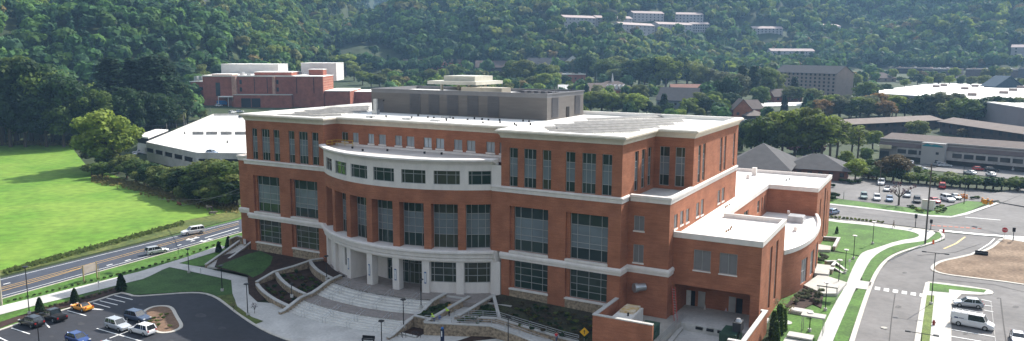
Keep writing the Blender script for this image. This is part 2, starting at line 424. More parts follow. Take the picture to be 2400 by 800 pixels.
sheet('side_lawn', GP([(1914, 800), (1951, 722), (1982, 671), (1995, 636), (2013, 603), (1990, 596), (1850, 580), (1750, 700), (1750, 860), (1890, 860)]), LAWN, .05)
sheet('drive_verge', smooth_path(GP([(1940, 860), (1952, 800), (1980, 734), (2006, 676), (2036, 680), (2012, 734), (1988, 800), (1965, 860)]), True, 1), LAWN, .07)
sheet('drive_verge', smooth_path(GP([(2015, 660), (2031, 626), (2046, 603.5), (2073, 585.5), (2105, 574), (2160, 567), (2172, 565), (2184, 556), (2196, 545), (2205, 548), (2209, 555), (2200, 564), (2153, 578), (2104, 590), (2073, 608), (2055, 628), (2041, 662)]), True, 1), LAWN, .12)
sheet('crossing_walk', GP([(2006, 677), (2015, 659), (2043, 663), (2037, 681)]), CONC, .13)
kerb('drive_kerb', smooth_path(GP([(1968, 900), (1996, 800), (2038, 674), (2056, 635), (2080, 607), (2112, 591), (2161, 577), (2206, 563), (2212, 554), (2204, 544), (2180, 541), (2100, 531), (1945, 512)]), it=2), wd=.7, ht=.13)
for i in range(6):
    x, y = 2050 + i * 21, 673 + i * 3.2
    sheet('crosswalk_stripe', GP([(x + 1, y), (x + 13, y + 1.6), (x + 12, y + 8.4), (x, y + 6.8)]), PAINT, .07)
dirt = smooth_path(GP([(2180, 631), (2201, 614), (2247, 605), (2296, 593), (2324, 582), (2341, 566), (2350, 560), (2400, 568), (2700, 600), (2700, 720), (2400, 667), (2275, 652), (2205, 643)]), True, 2)
sheet('bare_lot', dirt, SOIL, .12, grid=6); kerb('bare_lot_kerb', dirt, True, .7, .15)
sheet('drive_walk', GP([(2350, 560), (2400, 569), (2700, 602), (2700, 590), (2400, 559), (2352, 555)]), CONC, .16)
isl2 = smooth_path(GP([(2170, 666), (2182, 662), (2310, 679), (2326, 686), (2318, 692), (2226, 690), (2224, 800), (2222, 900), (2135, 900), (2148, 800)]), True, 1)
sheet('lot_island', isl2, CONC, .14); kerb('lot_island_kerb', isl2, True, .6, .15)
sheet('island_lawn', GP([(2179, 665), (2312, 681.5), (2306, 688), (2224, 680), (2224, 688), (2178, 684)]), LAWN, .17)
sheet('island_lawn', GP([(2172, 694), (2190, 695), (2179, 800), (2172, 900), (2140, 900), (2157, 800)]), mat('dry_lawn_grass', (.12, .16, .04), .95, .2, .4, fine=.3), .17)
for k in range(5):
    y = 758 + k * 15.6; line('stall_line', [(2231 - k, y), (2330 + k * 2, y + 16 + k)], .25, PAINT, .07)
for a, b in (((2300, 703), (2324, 708)), ((2300, 715.5), (2326, 719)), ((2306, 728), (2328, 732))): line('stall_line', [a, b], .25, PAINT, .07)
line('stall_line', [(2322, 706), (2345, 900)], .1, mat('faint_paint', (.3, .29, .28), .8), .07)
seam = mat('asphalt_seam', (.07, .066, .064), .9, .1, 1); stain = mat('oil_stain', (.085, .08, .078), .8, .3, 2)
for P_ in ([(2098, 690), (2090, 745), (2078, 860)], [(2150, 600), (2240, 592), (2300, 572)], [(2195, 655), (2330, 668), (2420, 690)], [(1975, 496), (2120, 514), (2290, 532)], [(2345, 700), (2352, 760), (2362, 830)]): line('seam', P_, .16, seam, .075 if P_[0][1] > 520 else .1)
for x, y, r_ in ((2270, 735, 7), (2262, 783, 6), (2120, 640, 6), (2105, 720, 8), (2380, 720, 8), (2340, 700, 5), (2230, 640, 5), (2300, 600, 4)):
    sheet('oil_stain', GP([(x + r_ * cos(k * .7) * (1 + .3 * sin(k * 2.3)), y + r_ * .35 * sin(k * .7)) for k in range(9)]), stain, .068, grid=400)
seam2 = mat('asphalt_patch', (.055, .056, .062), .9, .2, 1)
for x, y, r_ in ((190, 760, 9), (330, 715, 6), (470, 740, 14), (520, 770, 10), (400, 800, 8), (120, 790, 6)):
    sheet('asphalt_patch', GP([(x + r_ * cos(k * .7) * (1 + .3 * sin(k * 2.3)), y + r_ * .35 * sin(k * .7)) for k in range(9)]), seam2, .065, grid=400)
# far side of the cross street
sheet('far_verge', GP([(1800, 420), (1947, 428), (2125, 486), (2140, 484), (2220, 486), (2270, 471), (2316, 476), (2262, 500), (2225, 508), (2175, 505), (2125, 499), (2037, 488), (1945, 478), (1800, 465)]), LAWN, .09)
sheet('far_lot', GP([(1800, 400), (1950, 410), (2025, 418), (2100, 426), (2200, 436), (2330, 452), (2400, 450), (2347, 470), (2300, 474), (2265, 472), (2215, 486), (2125, 487), (1957, 466), (1800, 440)]), ASPHR, .12)
sheet('far_walk', GP([(1800, 466), (1945, 478), (2037, 488), (2125, 499), (2175, 505), (2230, 508), (2262, 500), (2340, 474), (2345, 477), (2268, 504), (2228, 511.5), (2175, 508.5), (2125, 502), (2037, 491), (1945, 481), (1800, 470)]), CONC, .14)
sheet('shop_lot', GP([(2120, 385), (2220, 385), (2500, 402), (2500, 430), (2400, 425), (2300, 412), (2180, 400)]), ASPHR, .12)
sheet('side_street', GP([(2345, 477), (2400, 455), (2700, 430), (2700, 400), (2420, 400), (2400, 440), (2330, 455)]), ASPHR, .10)

# ================================================================== MAIN BUILDING
class Flat:
    step = 1e9
    def __init__(s, o, d):           # o: (x,y) of u=0 ; d: unit direction of u ; outward = right of travel
        s.o, s.d = o, d
    def __call__(s, u, z, d=0.):
        return (s.o[0] + s.d[0] * u + s.d[1] * d, s.o[1] + s.d[1] * u - s.d[0] * d, z)
class Drum:
    step = 1.4
    def __init__(s, R, c=(-42.6, 24.7)): s.R, s.c = R, c
    def __call__(s, u, z, d=0.):
        a = radians(u); r = s.R + d
        return (s.c[0] + r * sin(a), s.c[1] - r * cos(a), z)
def cuts(a, b, st, extra=()):
    c = sorted({a, b, *[e for e in extra if a < e < b]})
    if st < 1e8:
        r = []
        for i in range(len(c) - 1):
            n = max(1, math.ceil((c[i + 1] - c[i]) / st))
            r += [c[i] + (c[i + 1] - c[i]) * k / n for k in range(n)]
        c = r + [b]
    return c
def wall(name, mp, u0, u1, z0, z1, ops, m, parent, depth=.35, caps=False):
    us = cuts(u0, u1, mp.step, [q for o in ops for q in o[:2]])
    zs = sorted({z0, z1, *[q for o in ops for q in o[2:4] if z0 < q < z1]})
    mb = MB()
    for i in range(len(us) - 1):
        for j in range(len(zs) - 1):
            cu, cz = (us[i] + us[i + 1]) / 2, (zs[j] + zs[j + 1]) / 2
            if any(o[0] < cu < o[1] and o[2] < cz < o[3] for o in ops): continue
            mb.quad(mp(us[i], zs[j]), mp(us[i + 1], zs[j]), mp(us[i + 1], zs[j + 1]), mp(us[i], zs[j + 1]))
    for o in ops:
        a, b, c, d = o[:4]; dp = o[4] if len(o) > 4 else depth
        ua = max(a, u0), min(b, u1)
        if a >= u0: mb.quad(mp(a, c), mp(a, c, -dp), mp(a, d, -dp), mp(a, d))
        if b <= u1: mb.quad(mp(b, c), mp(b, d), mp(b, d, -dp), mp(b, c, -dp))
        cc = cuts(ua[0], ua[1], mp.step)
        for i in range(len(cc) - 1):
            p, q = cc[i], cc[i + 1]
            if c > z0: mb.quad(mp(p, c), mp(q, c), mp(q, c, -dp), mp(p, c, -dp))
            if d < z1: mb.quad(mp(p, d), mp(p, d, -dp), mp(q, d, -dp), mp(q, d))
    return mb.out(name, m, parent)
def slab_on(mb, mp, u0, u1, z0, z1, d0, d1):
    c = cuts(u0, u1, mp.step)
    for i in range(len(c) - 1):
        a, b = c[i], c[i + 1]
        v = [mp(a, z0, d0), mp(b, z0, d0), mp(b, z1, d0), mp(a, z1, d0), mp(a, z0, d1), mp(b, z0, d1), mp(b, z1, d1), mp(a, z1, d1)]
        f = [(4, 5, 6, 7), (0, 1, 5, 4), (3, 7, 6, 2)]
        if i == 0: f.append((0, 4, 7, 3))
        if i == len(c) - 2: f.append((1, 2, 6, 5))
        mb.add(v, f)
def window(mp, u0, u1, z0, z1, parent, depth=.35, vs=(), hs=(), span=None, m=None, bw=.085, sill=None, fm=None):
    """a glazed opening: pane (the window mesh), frame, spandrel and sill as its sub-parts"""
    mb = MB(); mb2 = MB()
    z = [z0] + ([span[0], span[1]] if span else []) + [z1]
    c = cuts(u0, u1, mp.step)
    k = 1.0 if mp.step > 1e8 else degrees(1 / (mp.R - depth))
    for i in range(len(c) - 1):
        mb.quad(mp(c[i], z0, -depth + .03), mp(c[i + 1], z0, -depth + .03), mp(c[i + 1], z1, -depth + .03), mp(c[i], z1, -depth + .03))
        if span: mb2.quad(mp(c[i], span[0], -depth + .05), mp(c[i + 1], span[0], -depth + .05), mp(c[i + 1], span[1], -depth + .05), mp(c[i], span[1], -depth + .05))
    o = mb.out('window', m or GLASS, parent)
    fb = MB()
    for u in [u0 + bw * k / 2, u1 - bw * k / 2] + [u0 + (u1 - u0) * q for q in vs]:
        slab_on(fb, mp, u - bw * k / 2, u + bw * k / 2, z0, z1, -depth + .055, -depth + .13)
    for q in [z0 + bw / 2, z1 - bw / 2] + [z0 + (z1 - z0) * q for q in hs] + (list(span) if span else []):
        slab_on(fb, mp, u0 + bw * k, u1 - bw * k, q - bw / 2, q + bw / 2, -depth + .056, -depth + .125)
    fb.out('window_frame', fm or FRAME, o)
    if span: mb2.out('spandrel_panel', SPAN, o)
    if sill:
        sb = MB(); slab_on(sb, mp, u0 - .1 * k, u1 + .1 * k, z0 - sill, z0 - .004, -depth + .01, .08); sb.out('window_sill', WHITE, o)
    return o

MAIN = thing('academic_building', 'long red brick campus building with white cornice, curved colonnade front and grey rooftop penthouse', 'building', (-40, 20, -5.8))
MAIN.location = (0, 0, 0)
front = Flat((0, 0), (1, 0))
def FY(y): return Flat((0, y), (1, 0))          # plane facing -Y at that y, u = world X
def FX(x): return Flat((x, 0), (0, 1))          # plane facing +X at that x, u = world Y
GZ = -6.3
# --- wing walls
RWN = [(-20.2, -18.6), (-17.4, -15.1), (-13.95, -12.35), (-9.72, -8.05), (-6.85, -4.45), (-3.4, -1.7)]
LWN = [(-83.3, -81.8), (-80.5, -78.2), (-77.1, -75.4), (-72.85, -71.2), (-70.0, -67.6), (-66.5, -64.75)]
TALLZ = (13.8, 20.35)
def tall_windows(mp, spans, parent=MAIN, pat=(0, 1, 2, 0, 1, 2)):
    for i, (a, b) in enumerate(spans):
        v = {0: (.36,), 1: (.3, .66), 2: (.64,)}[pat[i % len(pat)]]
        window(mp, a, b, TALLZ[0], TALLZ[1], parent, .3, v, (.17, .60) if False else (.585,), (15.5, 18.65))
def wing(y, ops_n, big, x0, x1, base):
    mp = FY(y)
    up = [(a, b, *TALLZ, .3) for a, b in ops_n]
    wall('brick_wall', mp, x0, x1, 12.7, 22, up, BRICK, MAIN)
    tall_windows(mp, ops_n)
    lo = [(a, b, 2.65, 10.4, .9) for a, b in big]
    lo2 = [(a - .65, b + .65, -4.05, 10.4) for a, b in big]
    # stepped reveal: outer piers, inner wall 0.45 back
    wall('brick_wall', mp, x0, x1, GZ, 12.7, [(a - .65, b + .1, GZ - 1, 10.4, .45) for a, b in big], BRICK, MAIN)
    inner = FY(y + .45)
    for a, b in big:
        wall('brick_wall', inner, a - .65, b + .1, GZ, 10.4, [(a, b - .02, 2.65, 10.39, .4), (a, b - .02, -3.95, .9, .4)], BRICK, MAIN)
        window(inner, a, b - .02, 2.65, 10.39, MAIN, .4, (.18, .5, .82), (.445,) if False else (.36, .53), (4.6, 8.4), bw=.09)
        window(inner, a, b - .02, -3.95, .9, MAIN, .4, (.18, .5, .82), (.26, .5, .76), None, bw=.09)
        st = MB(); st.box(a - .65, b + .1, y + .02, y + .42, GZ, -4.25); st.out('stone_base', STONE, MAIN)
        st = MB(); st.box(a - .75, b + .2, y - .12, y + .8, -4.25, -3.97); st.out('stone_sill', WHITE, MAIN); st = MB(); st.box(a - .7, b + .15, y - .18, y + .8, 2.28, 2.63); st.out('stone_sill', WHITE, MAIN)
wing(0, RWN, [(-19.5, -12.9), (-8.95, -2.25)], -21.8, 0, 0)
wing(1.84, LWN, [(-82.9, -76.1), (-72.3, -65.6)], -85.2, -63.4, 0)
# --- east face
x0s = [(5.5, 7.25), (8.7, 10.45), (11.8, 13.5)]
wall('brick_wall', FX(0), 0, 15.1, 12.7, 22, [(a, b, *TALLZ, .3) for a, b in x0s], BRICK, MAIN); tall_windows(FX(0), x0s, pat=(0, 0, 0))
wall('brick_wall', FX(0), 0, 3.24, GZ, 12.7, [], BRICK, MAIN)
ys = [(.93, 2.67), (3.68, 5.35)]
wall('brick_wall', FY(15.1), 0, 6.84, 12.7, 22, [(a, b, 13.6, 20.35, .3) for a, b in ys], BRICK, MAIN)
for i, (a, b) in enumerate(ys): window(FY(15.1), a, b, 13.6, 20.35, MAIN, .3, (.36,) if i == 0 else (.64,), (.585,), (15.5, 18.65))
BK = 46.
es = [(17.8, 19.5), (20.6, 22.3), (32.3, 33.9), (35.3, 36.8), (42.3, 43.8)]
wall('brick_wall', FX(6.84), 15.1, BK, 12.7, 22, [(a, b, 14.0, 20.5, .3) for a, b in es], BRICK, MAIN)
for a, b in es: window(FX(6.84), a, b, 14.0, 20.5, MAIN, .3, (.5,), (.585,), (15.5, 18.65))
es2 = [(5.5, 7.3, 8.3, 10.6), (8.7, 10.5, 8.3, 10.6), (11.9, 13.7, 8.1, 10.4), (17.8, 19.6, 8.0, 10.45), (20.7, 22.5, 7.8, 10.6), (31.9, 33.8, 8.0, 10.5), (35.0, 37.0, 7.9, 10.5)]
wall('brick_wall', FX(6.84), 3.24, BK, GZ, 12.7, [(*q, .25) for q in es2], BRICK, MAIN)
for q in es2: window(FX(6.84), *q, MAIN, .25, (.5,), (), None, m=BLIND, sill=.25)
fs2 = [(.95, 2.7, 8.0, 10.4), (.95, 2.7, 2.75, 5.7)]
wall('brick_wall', FY(3.24), 0, 6.84, GZ, 12.7, [(*q, .25) for q in fs2], BRICK, MAIN)
gp_ = mat('grey_shade', (.19, .18, .18), .8, .05, 1)
for q in fs2: window(FY(3.24), *q, MAIN, .25, (.5,), (), None, m=gp_, sill=.25)
# west side blocks and rear
wm = MB(); wm.prism([(-91.4, 5.0), (-85.2, 5.0), (-85.2, 38), (-91.4, 38)], GZ - 2, 13.0); wm.out('west_brick_block', BRICK, MAIN)
wall('brick_wall', Flat((-85.2, BK), (0, -1)), 0, BK - 1.84, GZ, 22, [], BRICK, MAIN)
wall('brick_wall', Flat((6.84, BK), (-1, 0)), 0, 92.04, GZ, 22, [(5 + 6 * i, 7.4 + 6 * i, zz, zz + 2.6, .25) for i in range(14) for zz in (8, 14, 17.6)], BRICK, MAIN)
bk = MB()
for i in range(14):
    for zz in (8, 14, 17.6): bk.box(6.84 - 7.4 - 6 * i, 6.84 - 5 - 6 * i, BK - .25, BK - .2, zz, zz + 2.6)
bk.out('rear_glazing', GLASS, MAIN)
# --- recessed centre (fifth floor)
CY = 5.6
cw = []
for a, b in ((-62.0, -60.4), (-59.15, -57.7), (-55.25, -53.8), (-52.6, -50.9), (-48.65, -47.0), (-45.9, -44.1), (-41.9, -40.1), (-39.1, -37.3), (-35.1, -33.3), (-32.3, -30.5), (-28.15, -26.4), (-25.4, -23.6)): cw.append((a, b, 18.45, 20.35))
wall('brick_wall', FY(CY), -63.4, -21.8, 12.7, 22, [(*q, .25) for q in cw], BRICK, MAIN)
blue_blind = mat('sky_blue_blind', (.34, .38, .42), .3, .1, .4, spec=.6, objrand=.25)
for i, q in enumerate(cw): window(FY(CY), *q, MAIN, .25, (.5,), (), None, m=GLASS if i < 1 else blue_blind, sill=.3)
wall('brick_wall', FX(-63.4), 1.84, CY, 12.7, 22, [], BRICK, MAIN)
wall('brick_wall', Flat((-21.8, CY), (0, -1)), 0, CY, 12.7, 22, [(1.8, 2.6, 18.45, 20.35, .2)], BRICK, MAIN)
# --- the curved bay
DR = Drum(31); A0, A1 = -42.0, 37.5 + .6
dw = [(-36.9 + 11.17 * k, -28.4 + 11.17 * k) for k in range(7)]
dw[0] = (-36.9, -28.6)
wall('curved_stone_wall', DR, -42.3, 38.0, 12.75, 17.2, [(a, b, 13.7, 16.1, .35) for a, b in dw], WHITE, MAIN)
wall('curved_stone_wall', FY(0), -23.75, -21.8, 12.75, 17.2, [], WHITE, MAIN)
for i, (a, b) in enumerate(dw):
    window(DR, a, b, 13.7, 16.1, MAIN, .35, (.13, .5, .84), (.7,), None, m=(GLASSG if i in (1,) else GLASS), bw=.09)
wall('curved_brick_wall', DR, -42.3, 38.0, 10.3, 12.75, [], BRICK, MAIN)
wall('curved_brick_wall', FY(0), -23.75, -21.8, 2.2, 12.75, [], BRICK, MAIN)
cc = [-39.1 + 11.17 * k for k in range(8)]
for k, c in enumerate(cc):
    a, b = (c - 1.25, c + 1.25)
    if k == 0: a, b = -42.0, -37.9
    if k == 7: a, b = 37.3, 38.2
    m_ = MB(); v = []
    for zz in (2.2, 10.3):
        v += [DR(a, zz), DR(b, zz), DR(b, zz, -2.3), DR(a, zz, -2.3)]
    m_.add(v, [(0, 1, 5, 4), (1, 2, 6, 5), (3, 0, 4, 7), (2, 3, 7, 6)]); m_.out('brick_column', BRICK, MAIN)
DG = Drum(29.3)
sf = MB(); slab_on(sf, DR, -42, 38.2, 10.28, 10.3, -2.3, 0); sf.out('colonnade_soffit', BRICK, MAIN)
for k in range(7):
    a, b = cc[k] + 1.25, cc[k + 1] - 1.25
    if k == 6: b = 37.35
    window(DG, a, b, 2.25, 10.28, MAIN, .0, (.22, .5, .8), (.33, .44, .56) if False else (.445, .63), (4.65, 8.4), bw=.09)
# the white band and ledge
lb = MB(); c_ = [DR(u, 0)[:2] for u in cuts(-41.8, 38.2, 1.6)]
path = [(-63.3, 1.86)] + [p for p in c_ if p[0] < -21.9] + [(-22.6, 0.02)]
sweep(path, [(-2.0, .3), (.35, .3), (.35, .75), (.55, .95), (.55, 1.55), (.95, 1.75), (.95, 2.05), (.6, 2.24), (-2.0, 2.24)], mb=lb)
lb.out('stone_ledge', WHITE, MAIN)
# cornice of the bay
cb = MB()
sweep(path, [(-.35, 17.2), (.12, 17.2), (.25, 17.45), (.55, 17.7), (.85, 17.82), (.85, 18.12), (.5, 18.2), (-.35, 18.25)], mb=cb)
cb.out('bay_cornice', WHITE, MAIN)
rb = MB(); pr = [p for p in path]
rb.v = [(p[0], p[1], 17.75) for p in pr] + [(-21.8, 0, 17.75), (-21.8, CY, 17.75), (-63.4, CY, 17.75)]; rb.f = [tuple(range(len(rb.v)))]
rb.out('bay_roof', mat('bay_roof_membrane', (.50, .455, .42), .8, .1, .25), MAIN)
up_ = MB(); up_.box(-63.3, -21.9, CY - .45, CY - .01, 17.75, 18.1); up_.out('roof_upstand', WHITE, MAIN)
# ground floor stone arcade
gcs = [-39.9, -28.9, -17.4, -6.05, 5.05, 15.85, 27.25, 38.3]
wall('stone_frieze', DR, -42.0, 38.3, .0, .35, [], WHITE, MAIN)
for k, c in enumerate(gcs):
    a, b = (c - 1.25, c + 1.25)
    if k == 0: a, b = -42.0, -38.0
    if k == 7: a, b = 37.2, 38.3
    m_ = MB(); v = []
    dp = -4.8 if k == 2 else -1.5 if 1 <= k <= 5 else -1.0
    for zz in (GZ, .3):
        v += [DR(a, zz), DR(b, zz), DR(b, zz, dp), DR(a, zz, dp)]
    m_.add(v, [(0, 1, 5, 4), (1, 2, 6, 5), (3, 0, 4, 7), (2, 3, 7, 6)]); col_ = m_.out('stone_pier', WHITE, MAIN)
m_ = MB(); m_.box(-23.8, -21.95, -.12, .3, GZ, .32); m_.out('stone_pier', WHITE, MAIN)
sf = MB(); slab_on(sf, DR, -42, 38.2, .28, .3, -5, 0); sf.out('arcade_soffit', WHITE, MAIN)
D26 = Drum(26.3); D30 = Drum(30.4)
for k in range(7):
    a, b = gcs[k] + 1.2, gcs[k + 1] - 1.2
    if k == 0: a = -39
    if k == 6: b = 37.3
    if k in (3, 4):
        window(D26, a - 1, b + 1, -5.7, .2, MAIN, 0, (.2, .4, .6, .8), (.36, .65), None, bw=.10)
        # entrance doors
        dcen = a + (b - a) * (.3 if k == 3 else .8)
        dm = MB(); slab_on(dm, D26, dcen - 2.1, dcen + 2.1, -5.68, -3.1, .04, .14); dob = dm.out('entrance_door', METAL, MAIN)
        for s_ in (-1.85, .15):
            dg = MB(); slab_on(dg, D26, dcen + s_, dcen + s_ + 1.7, -5.4, -3.3, .15, .17); dg.out('door_glass', GLASS, dob)
    elif k == 2:
        wall('stone_infill', D26, a - 1, b + 1, GZ, .3, [], WHITE, MAIN)
    elif k in (0, 1):
        wall('stone_infill', D30, a - 1.2, b + 1.2, GZ, .3, [(b - 3.5, b, -3.8, -.0, .3)] if k else [], WHITE, MAIN, .3)
        if k: window(D30, b - 3.5, b, -3.8, -.0, MAIN, .3, (.5,), (.33, .66), None)
    else:
        wall('stone_infill', D30, a - 1.2, b + 1.2, GZ, .3, [(a + .15, b - .1, -3.8, .0, .3)], WHITE, MAIN, .3)
        window(D30, a + .15, b - .1, -3.8, .0, MAIN, .3, (.14, .5, .86), (.34, .68), None, bw=.10)
# --- stone bands
def band(path, prof, nm='stone_band', m=WHITE, closed=False): return sweep(path, prof, closed).out(nm, m, MAIN)
B2 = [(-.05, 12.7), (.1, 12.7), (.15, 13.3), (.32, 13.4), (.32, 13.62), (.1, 13.72), (-.05, 13.75)]
band([(-23.6, 0), (0, 0), (0, 3.24), (.02, 3.24)], B2); band([(-86, 1.84), (-62.8, 1.84)], B2)
B2T = [(-.35, 12.7), (.1, 12.7), (.15, 13.3), (.3, 13.4), (.3, 13.8), (-.35, 13.85)]
band([(0.3, 3.24), (6.84, 3.24), (6.84, 15.0)], B2T, 'terrace_parapet'); band([(6.84, 15), (6.84, BK)], B2)
band([(-91.4, 38), (-91.4, 5.0), (-85.2, 5.0)], B2T, 'terrace_parapet')
B1 = [(-.05, 1.05), (.18, 1.05), (.2, 1.45), (.34, 1.55), (.34, 1.95), (.14, 2.15), (-.05, 2.24)]
band([(-22, 0), (0, 0), (0, 3.24), (6.84, 3.24), (6.84, 9)], B1); band([(-85.2, 6), (-85.2, 1.84), (-63.2, 1.84)], B1); band([(-91.4, 38), (-91.4, 5.0), (-85.2, 5.0)], B1)
tr = MB(); tr.quad((.05, 3.6, 13.05), (6.5, 3.6, 13.05), (6.5, 15.1, 13.05), (.05, 15.1, 13.05)); tr.out('terrace_roof', CONC, MAIN); tr = MB(); tr.quad((-91.1, 5.3, 13.05), (-85.2, 5.3, 13.05), (-85.2, 38, 13.05), (-91.1, 38, 13.05)); tr.out('terrace_roof', CONC, MAIN)
OUT = [(-85.2, 1.84), (-63.4, 1.84), (-63.4, CY), (-21.8, CY), (-21.8, 0), (0, 0), (0, 15.1), (6.84, 15.1), (6.84, BK), (-85.2, BK)]
CP = [(-.35, 21.98), (.1, 21.98), (.16, 22.3), (.5, 22.75), (.85, 22.95), (.85, 23.22), (.6, 23.32), (-.35, 23.36), (-.35, 22.9)]
sweep(OUT, CP, True).out('roof_cornice', CREAM, MAIN)
pc = sweep(OUT, [(-.38, 23.3), (.62, 23.33), (.62, 23.38), (-.38, 23.41)], True).out('parapet_cap', ROOFM, MAIN)
rf_ = MB(); rf_.v = [(p[0], p[1], 22.62) for p in OUT]; rf_.f = [tuple(range(len(OUT)))]; rf_.out('flat_roof', ROOFM, MAIN)
ins = sweep(OUT, [(-.36, 22.6), (-.345, 22.6), (-.345, 23.3), (-.36, 23.3)], True).out('parapet_lining', ROOFM, MAIN)
# --- penthouse
PX0, PX1, PY0, PY1, PZ = -71.8, -26.8, 26.9, 44.6, 28.0
ph = MB(); ph.box(PX0, PX1, PY0, PY1, 22.6, 27.2)
po = ph.out('penthouse', GREYP, MAIN)
sweep([(PX0, PY0), (PX1, PY0), (PX1, PY1), (PX0, PY1)], [(-.25, 27.15), (0, 27.15), (.02, 27.85), (.18, 27.85), (.18, 28.05), (-.25, 28.05)], True).out('penthouse_parapet', mat('grey_fascia', (.17, .17, .18), .5, .05, 1), po)
q = MB(); q.quad((PX0 + .2, PY0 + .2, 27.3), (PX1 - 16, PY0 + .2, 27.3), (PX1 - 16, PY1 - .2, 27.3), (PX0 + .2, PY1 - .2, 27.3)); q.out('penthouse_roof', ROOFM, po)
q = MB(); q.box(PX1 - 15.8, PX1 - .4, PY0 + .4, PY1 - .4, 27.2, 27.24); q.out('equipment_well', GREYL, po)
lv = [(-60.95, -58.05), (-55.8, -53.05), (-50.95, -48.1), (-45.8, -43.05), (-40.75, -37.95)]
for a, b in lv:
    q = MB(); q.box(a, b, PY0 - .06, PY0 + .02, 23.0, 27.1)
    for i in range(20): q.box(a + .08, b - .08, PY0 - .14, PY0 - .05, 23.1 + i * .2, 23.18 + i * .2)
    q.out('louvre', GREYL, po)
for a, b in ((29, 32.1), (40.1, 42.9)):
    q = MB(); q.box(PX1 - .02, PX1 + .06, a, b, 23.1, 27.1)
    for i in range(20): q.box(PX1 + .05, PX1 + .14, a + .08, b - .08, 23.2 + i * .2, 23.28 + i * .2)
    q.out('louvre', GREYL, po)
q = MB(); q.box(PX1, PX1 + .08, 35.9, 37.3, 22.65, 24.9); q.out('door', DARK, po)
q = MB(); q.box(-70.3, -68.3, PY0 - .08, PY0 + .01, 22.65, 25.2); q.box(-70.5, -68.1, PY0 - .5, PY0 + .01, 25.3, 25.5); q.out('door', GREYL, po)
cm = mat('cream_metal', (.58, .55, .47), .6, .05, 1)
q = MB(); q.box(-61.2, -48.1, 34, 45.9, 29.0, 29.75); q.box(-58, -49.6, 36, 43.8, 29.75, 30.9)
for a in (-59, -51.5):
    for b in (36, 43): q.box(a, a + .5, b, b + .5, 27.2, 29.0)
q.out('cooling_tower_shroud', cm, MAIN)
q = MB(); q.box(-51.0, -40.6, 32.5, 36.5, 27.3, 28.6); q.box(-45.9, -45.6, 32.4, 32.5, 27.3, 28.62); q.out('duct_housing', mat('tan_metal', (.42, .37, .29), .6, .05, 1), MAIN)
for i in range(7): MB().box(-39 + i * 1.7, -38 + i * 1.7, 38, 41, 27.24, 27.9).out('air_unit', GREYL, MAIN)
# roof vents and pipes
vents = []
for px, py in ((1003, 276), (1017, 277), (1062, 279), (1096, 281), (1112, 279), (1130, 281), (1145, 282), (1171, 283), (1172, 288), (1206, 292), (1210, 295), (1226, 284), (1240, 286), (1243, 293), (1305, 303), (1316, 307), (980, 272), (965, 278), (905, 275), (870, 277), (1046, 283), (1132, 288)):
    vents.append(Z(px, py, 22.7))
for v in vents:
    q = MB(); q.cyl((v.x, v.y, 22.6), (v.x, v.y, 22.95 + .2 * rnd.random()), .18, n=6); q.out('roof_vent', BLACK, MAIN)
for v in [Z(a, b, 17.8) for a, b in ((826, 348), (850, 354), (908, 354), (995, 360), (1035, 362))]:
    q = MB(); q.cyl((v.x, v.y, 17.75), (v.x, v.y, 18.15), .2, n=6); q.out('roof_vent', BLACK, MAIN)
q = MB(); a = Z(884, 268, 22.6); q.box(a.x - .7, a.x + .7, a.y - 1, a.y, 22.6, 23.6); q.box(a.x - .4, a.x + .4, a.y - .8, a.y - .3, 23.6, 26.0); q.out('roof_fan', METAL, MAIN)
for px, py in ((640, 262), (868, 275), (954, 280), (1020, 284), (1045, 276)):
    v = Z(px, py, 22.7); MB().box(v.x - 1.0, v.x + 1.0, v.y - .4, v.y + .4, 22.62, 23.0).out('roof_pipe', METAL, MAIN)
# yellow guard rail on the bay roof
q = MB()
g0, g1 = Vector((-62.3, 2.6, 17.75)), Vector((-60.6, .6, 17.75))
for (a, b) in ((Vector((-62.6, 1.9, 0)), Vector((-62.4, 4.6, 0))), (Vector((-62.4, 4.6, 0)), Vector((-58.6, 4.9, 0)))):
    for zz in (.55, 1.1): q.cyl((a.x, a.y, 17.75 + zz), (b.x, b.y, 17.75 + zz), .05, n=5)
    for t in (0, .5, 1): p = a.lerp(b, t); q.cyl((p.x, p.y, 17.75), (p.x, p.y, 18.9), .05, n=5)
q.out('guard_rail', mat('safety_yellow', (.65, .42, .03), .5, .05, 1), MAIN)
# round duct vent on the south-east corner
q = MB(); q.cyl((3.1, 3.2, -1.1), (2.2, 2.2, -1.1), .62, n=16); q.cyl((2.2, 2.2, -1.1), (1.8, 1.75, -1.1), .75, n=16); q.out('exhaust_hood', METAL, MAIN)
# banners on the piers
for c in gcs[2:6]:
    q = MB(); slab_on(q, DR, c - .45, c + .25, -4.0, -1.9, .02, .06); b_ = q.out('pier_sign', mat('sign_blue', (.05, .11, .28), .5, .05, 1), MAIN)
    q = MB(); slab_on(q, DR, c - .33, c + .13, -3.8, -2.1, .06, .075); q.out('sign_face', PAINT, b_)

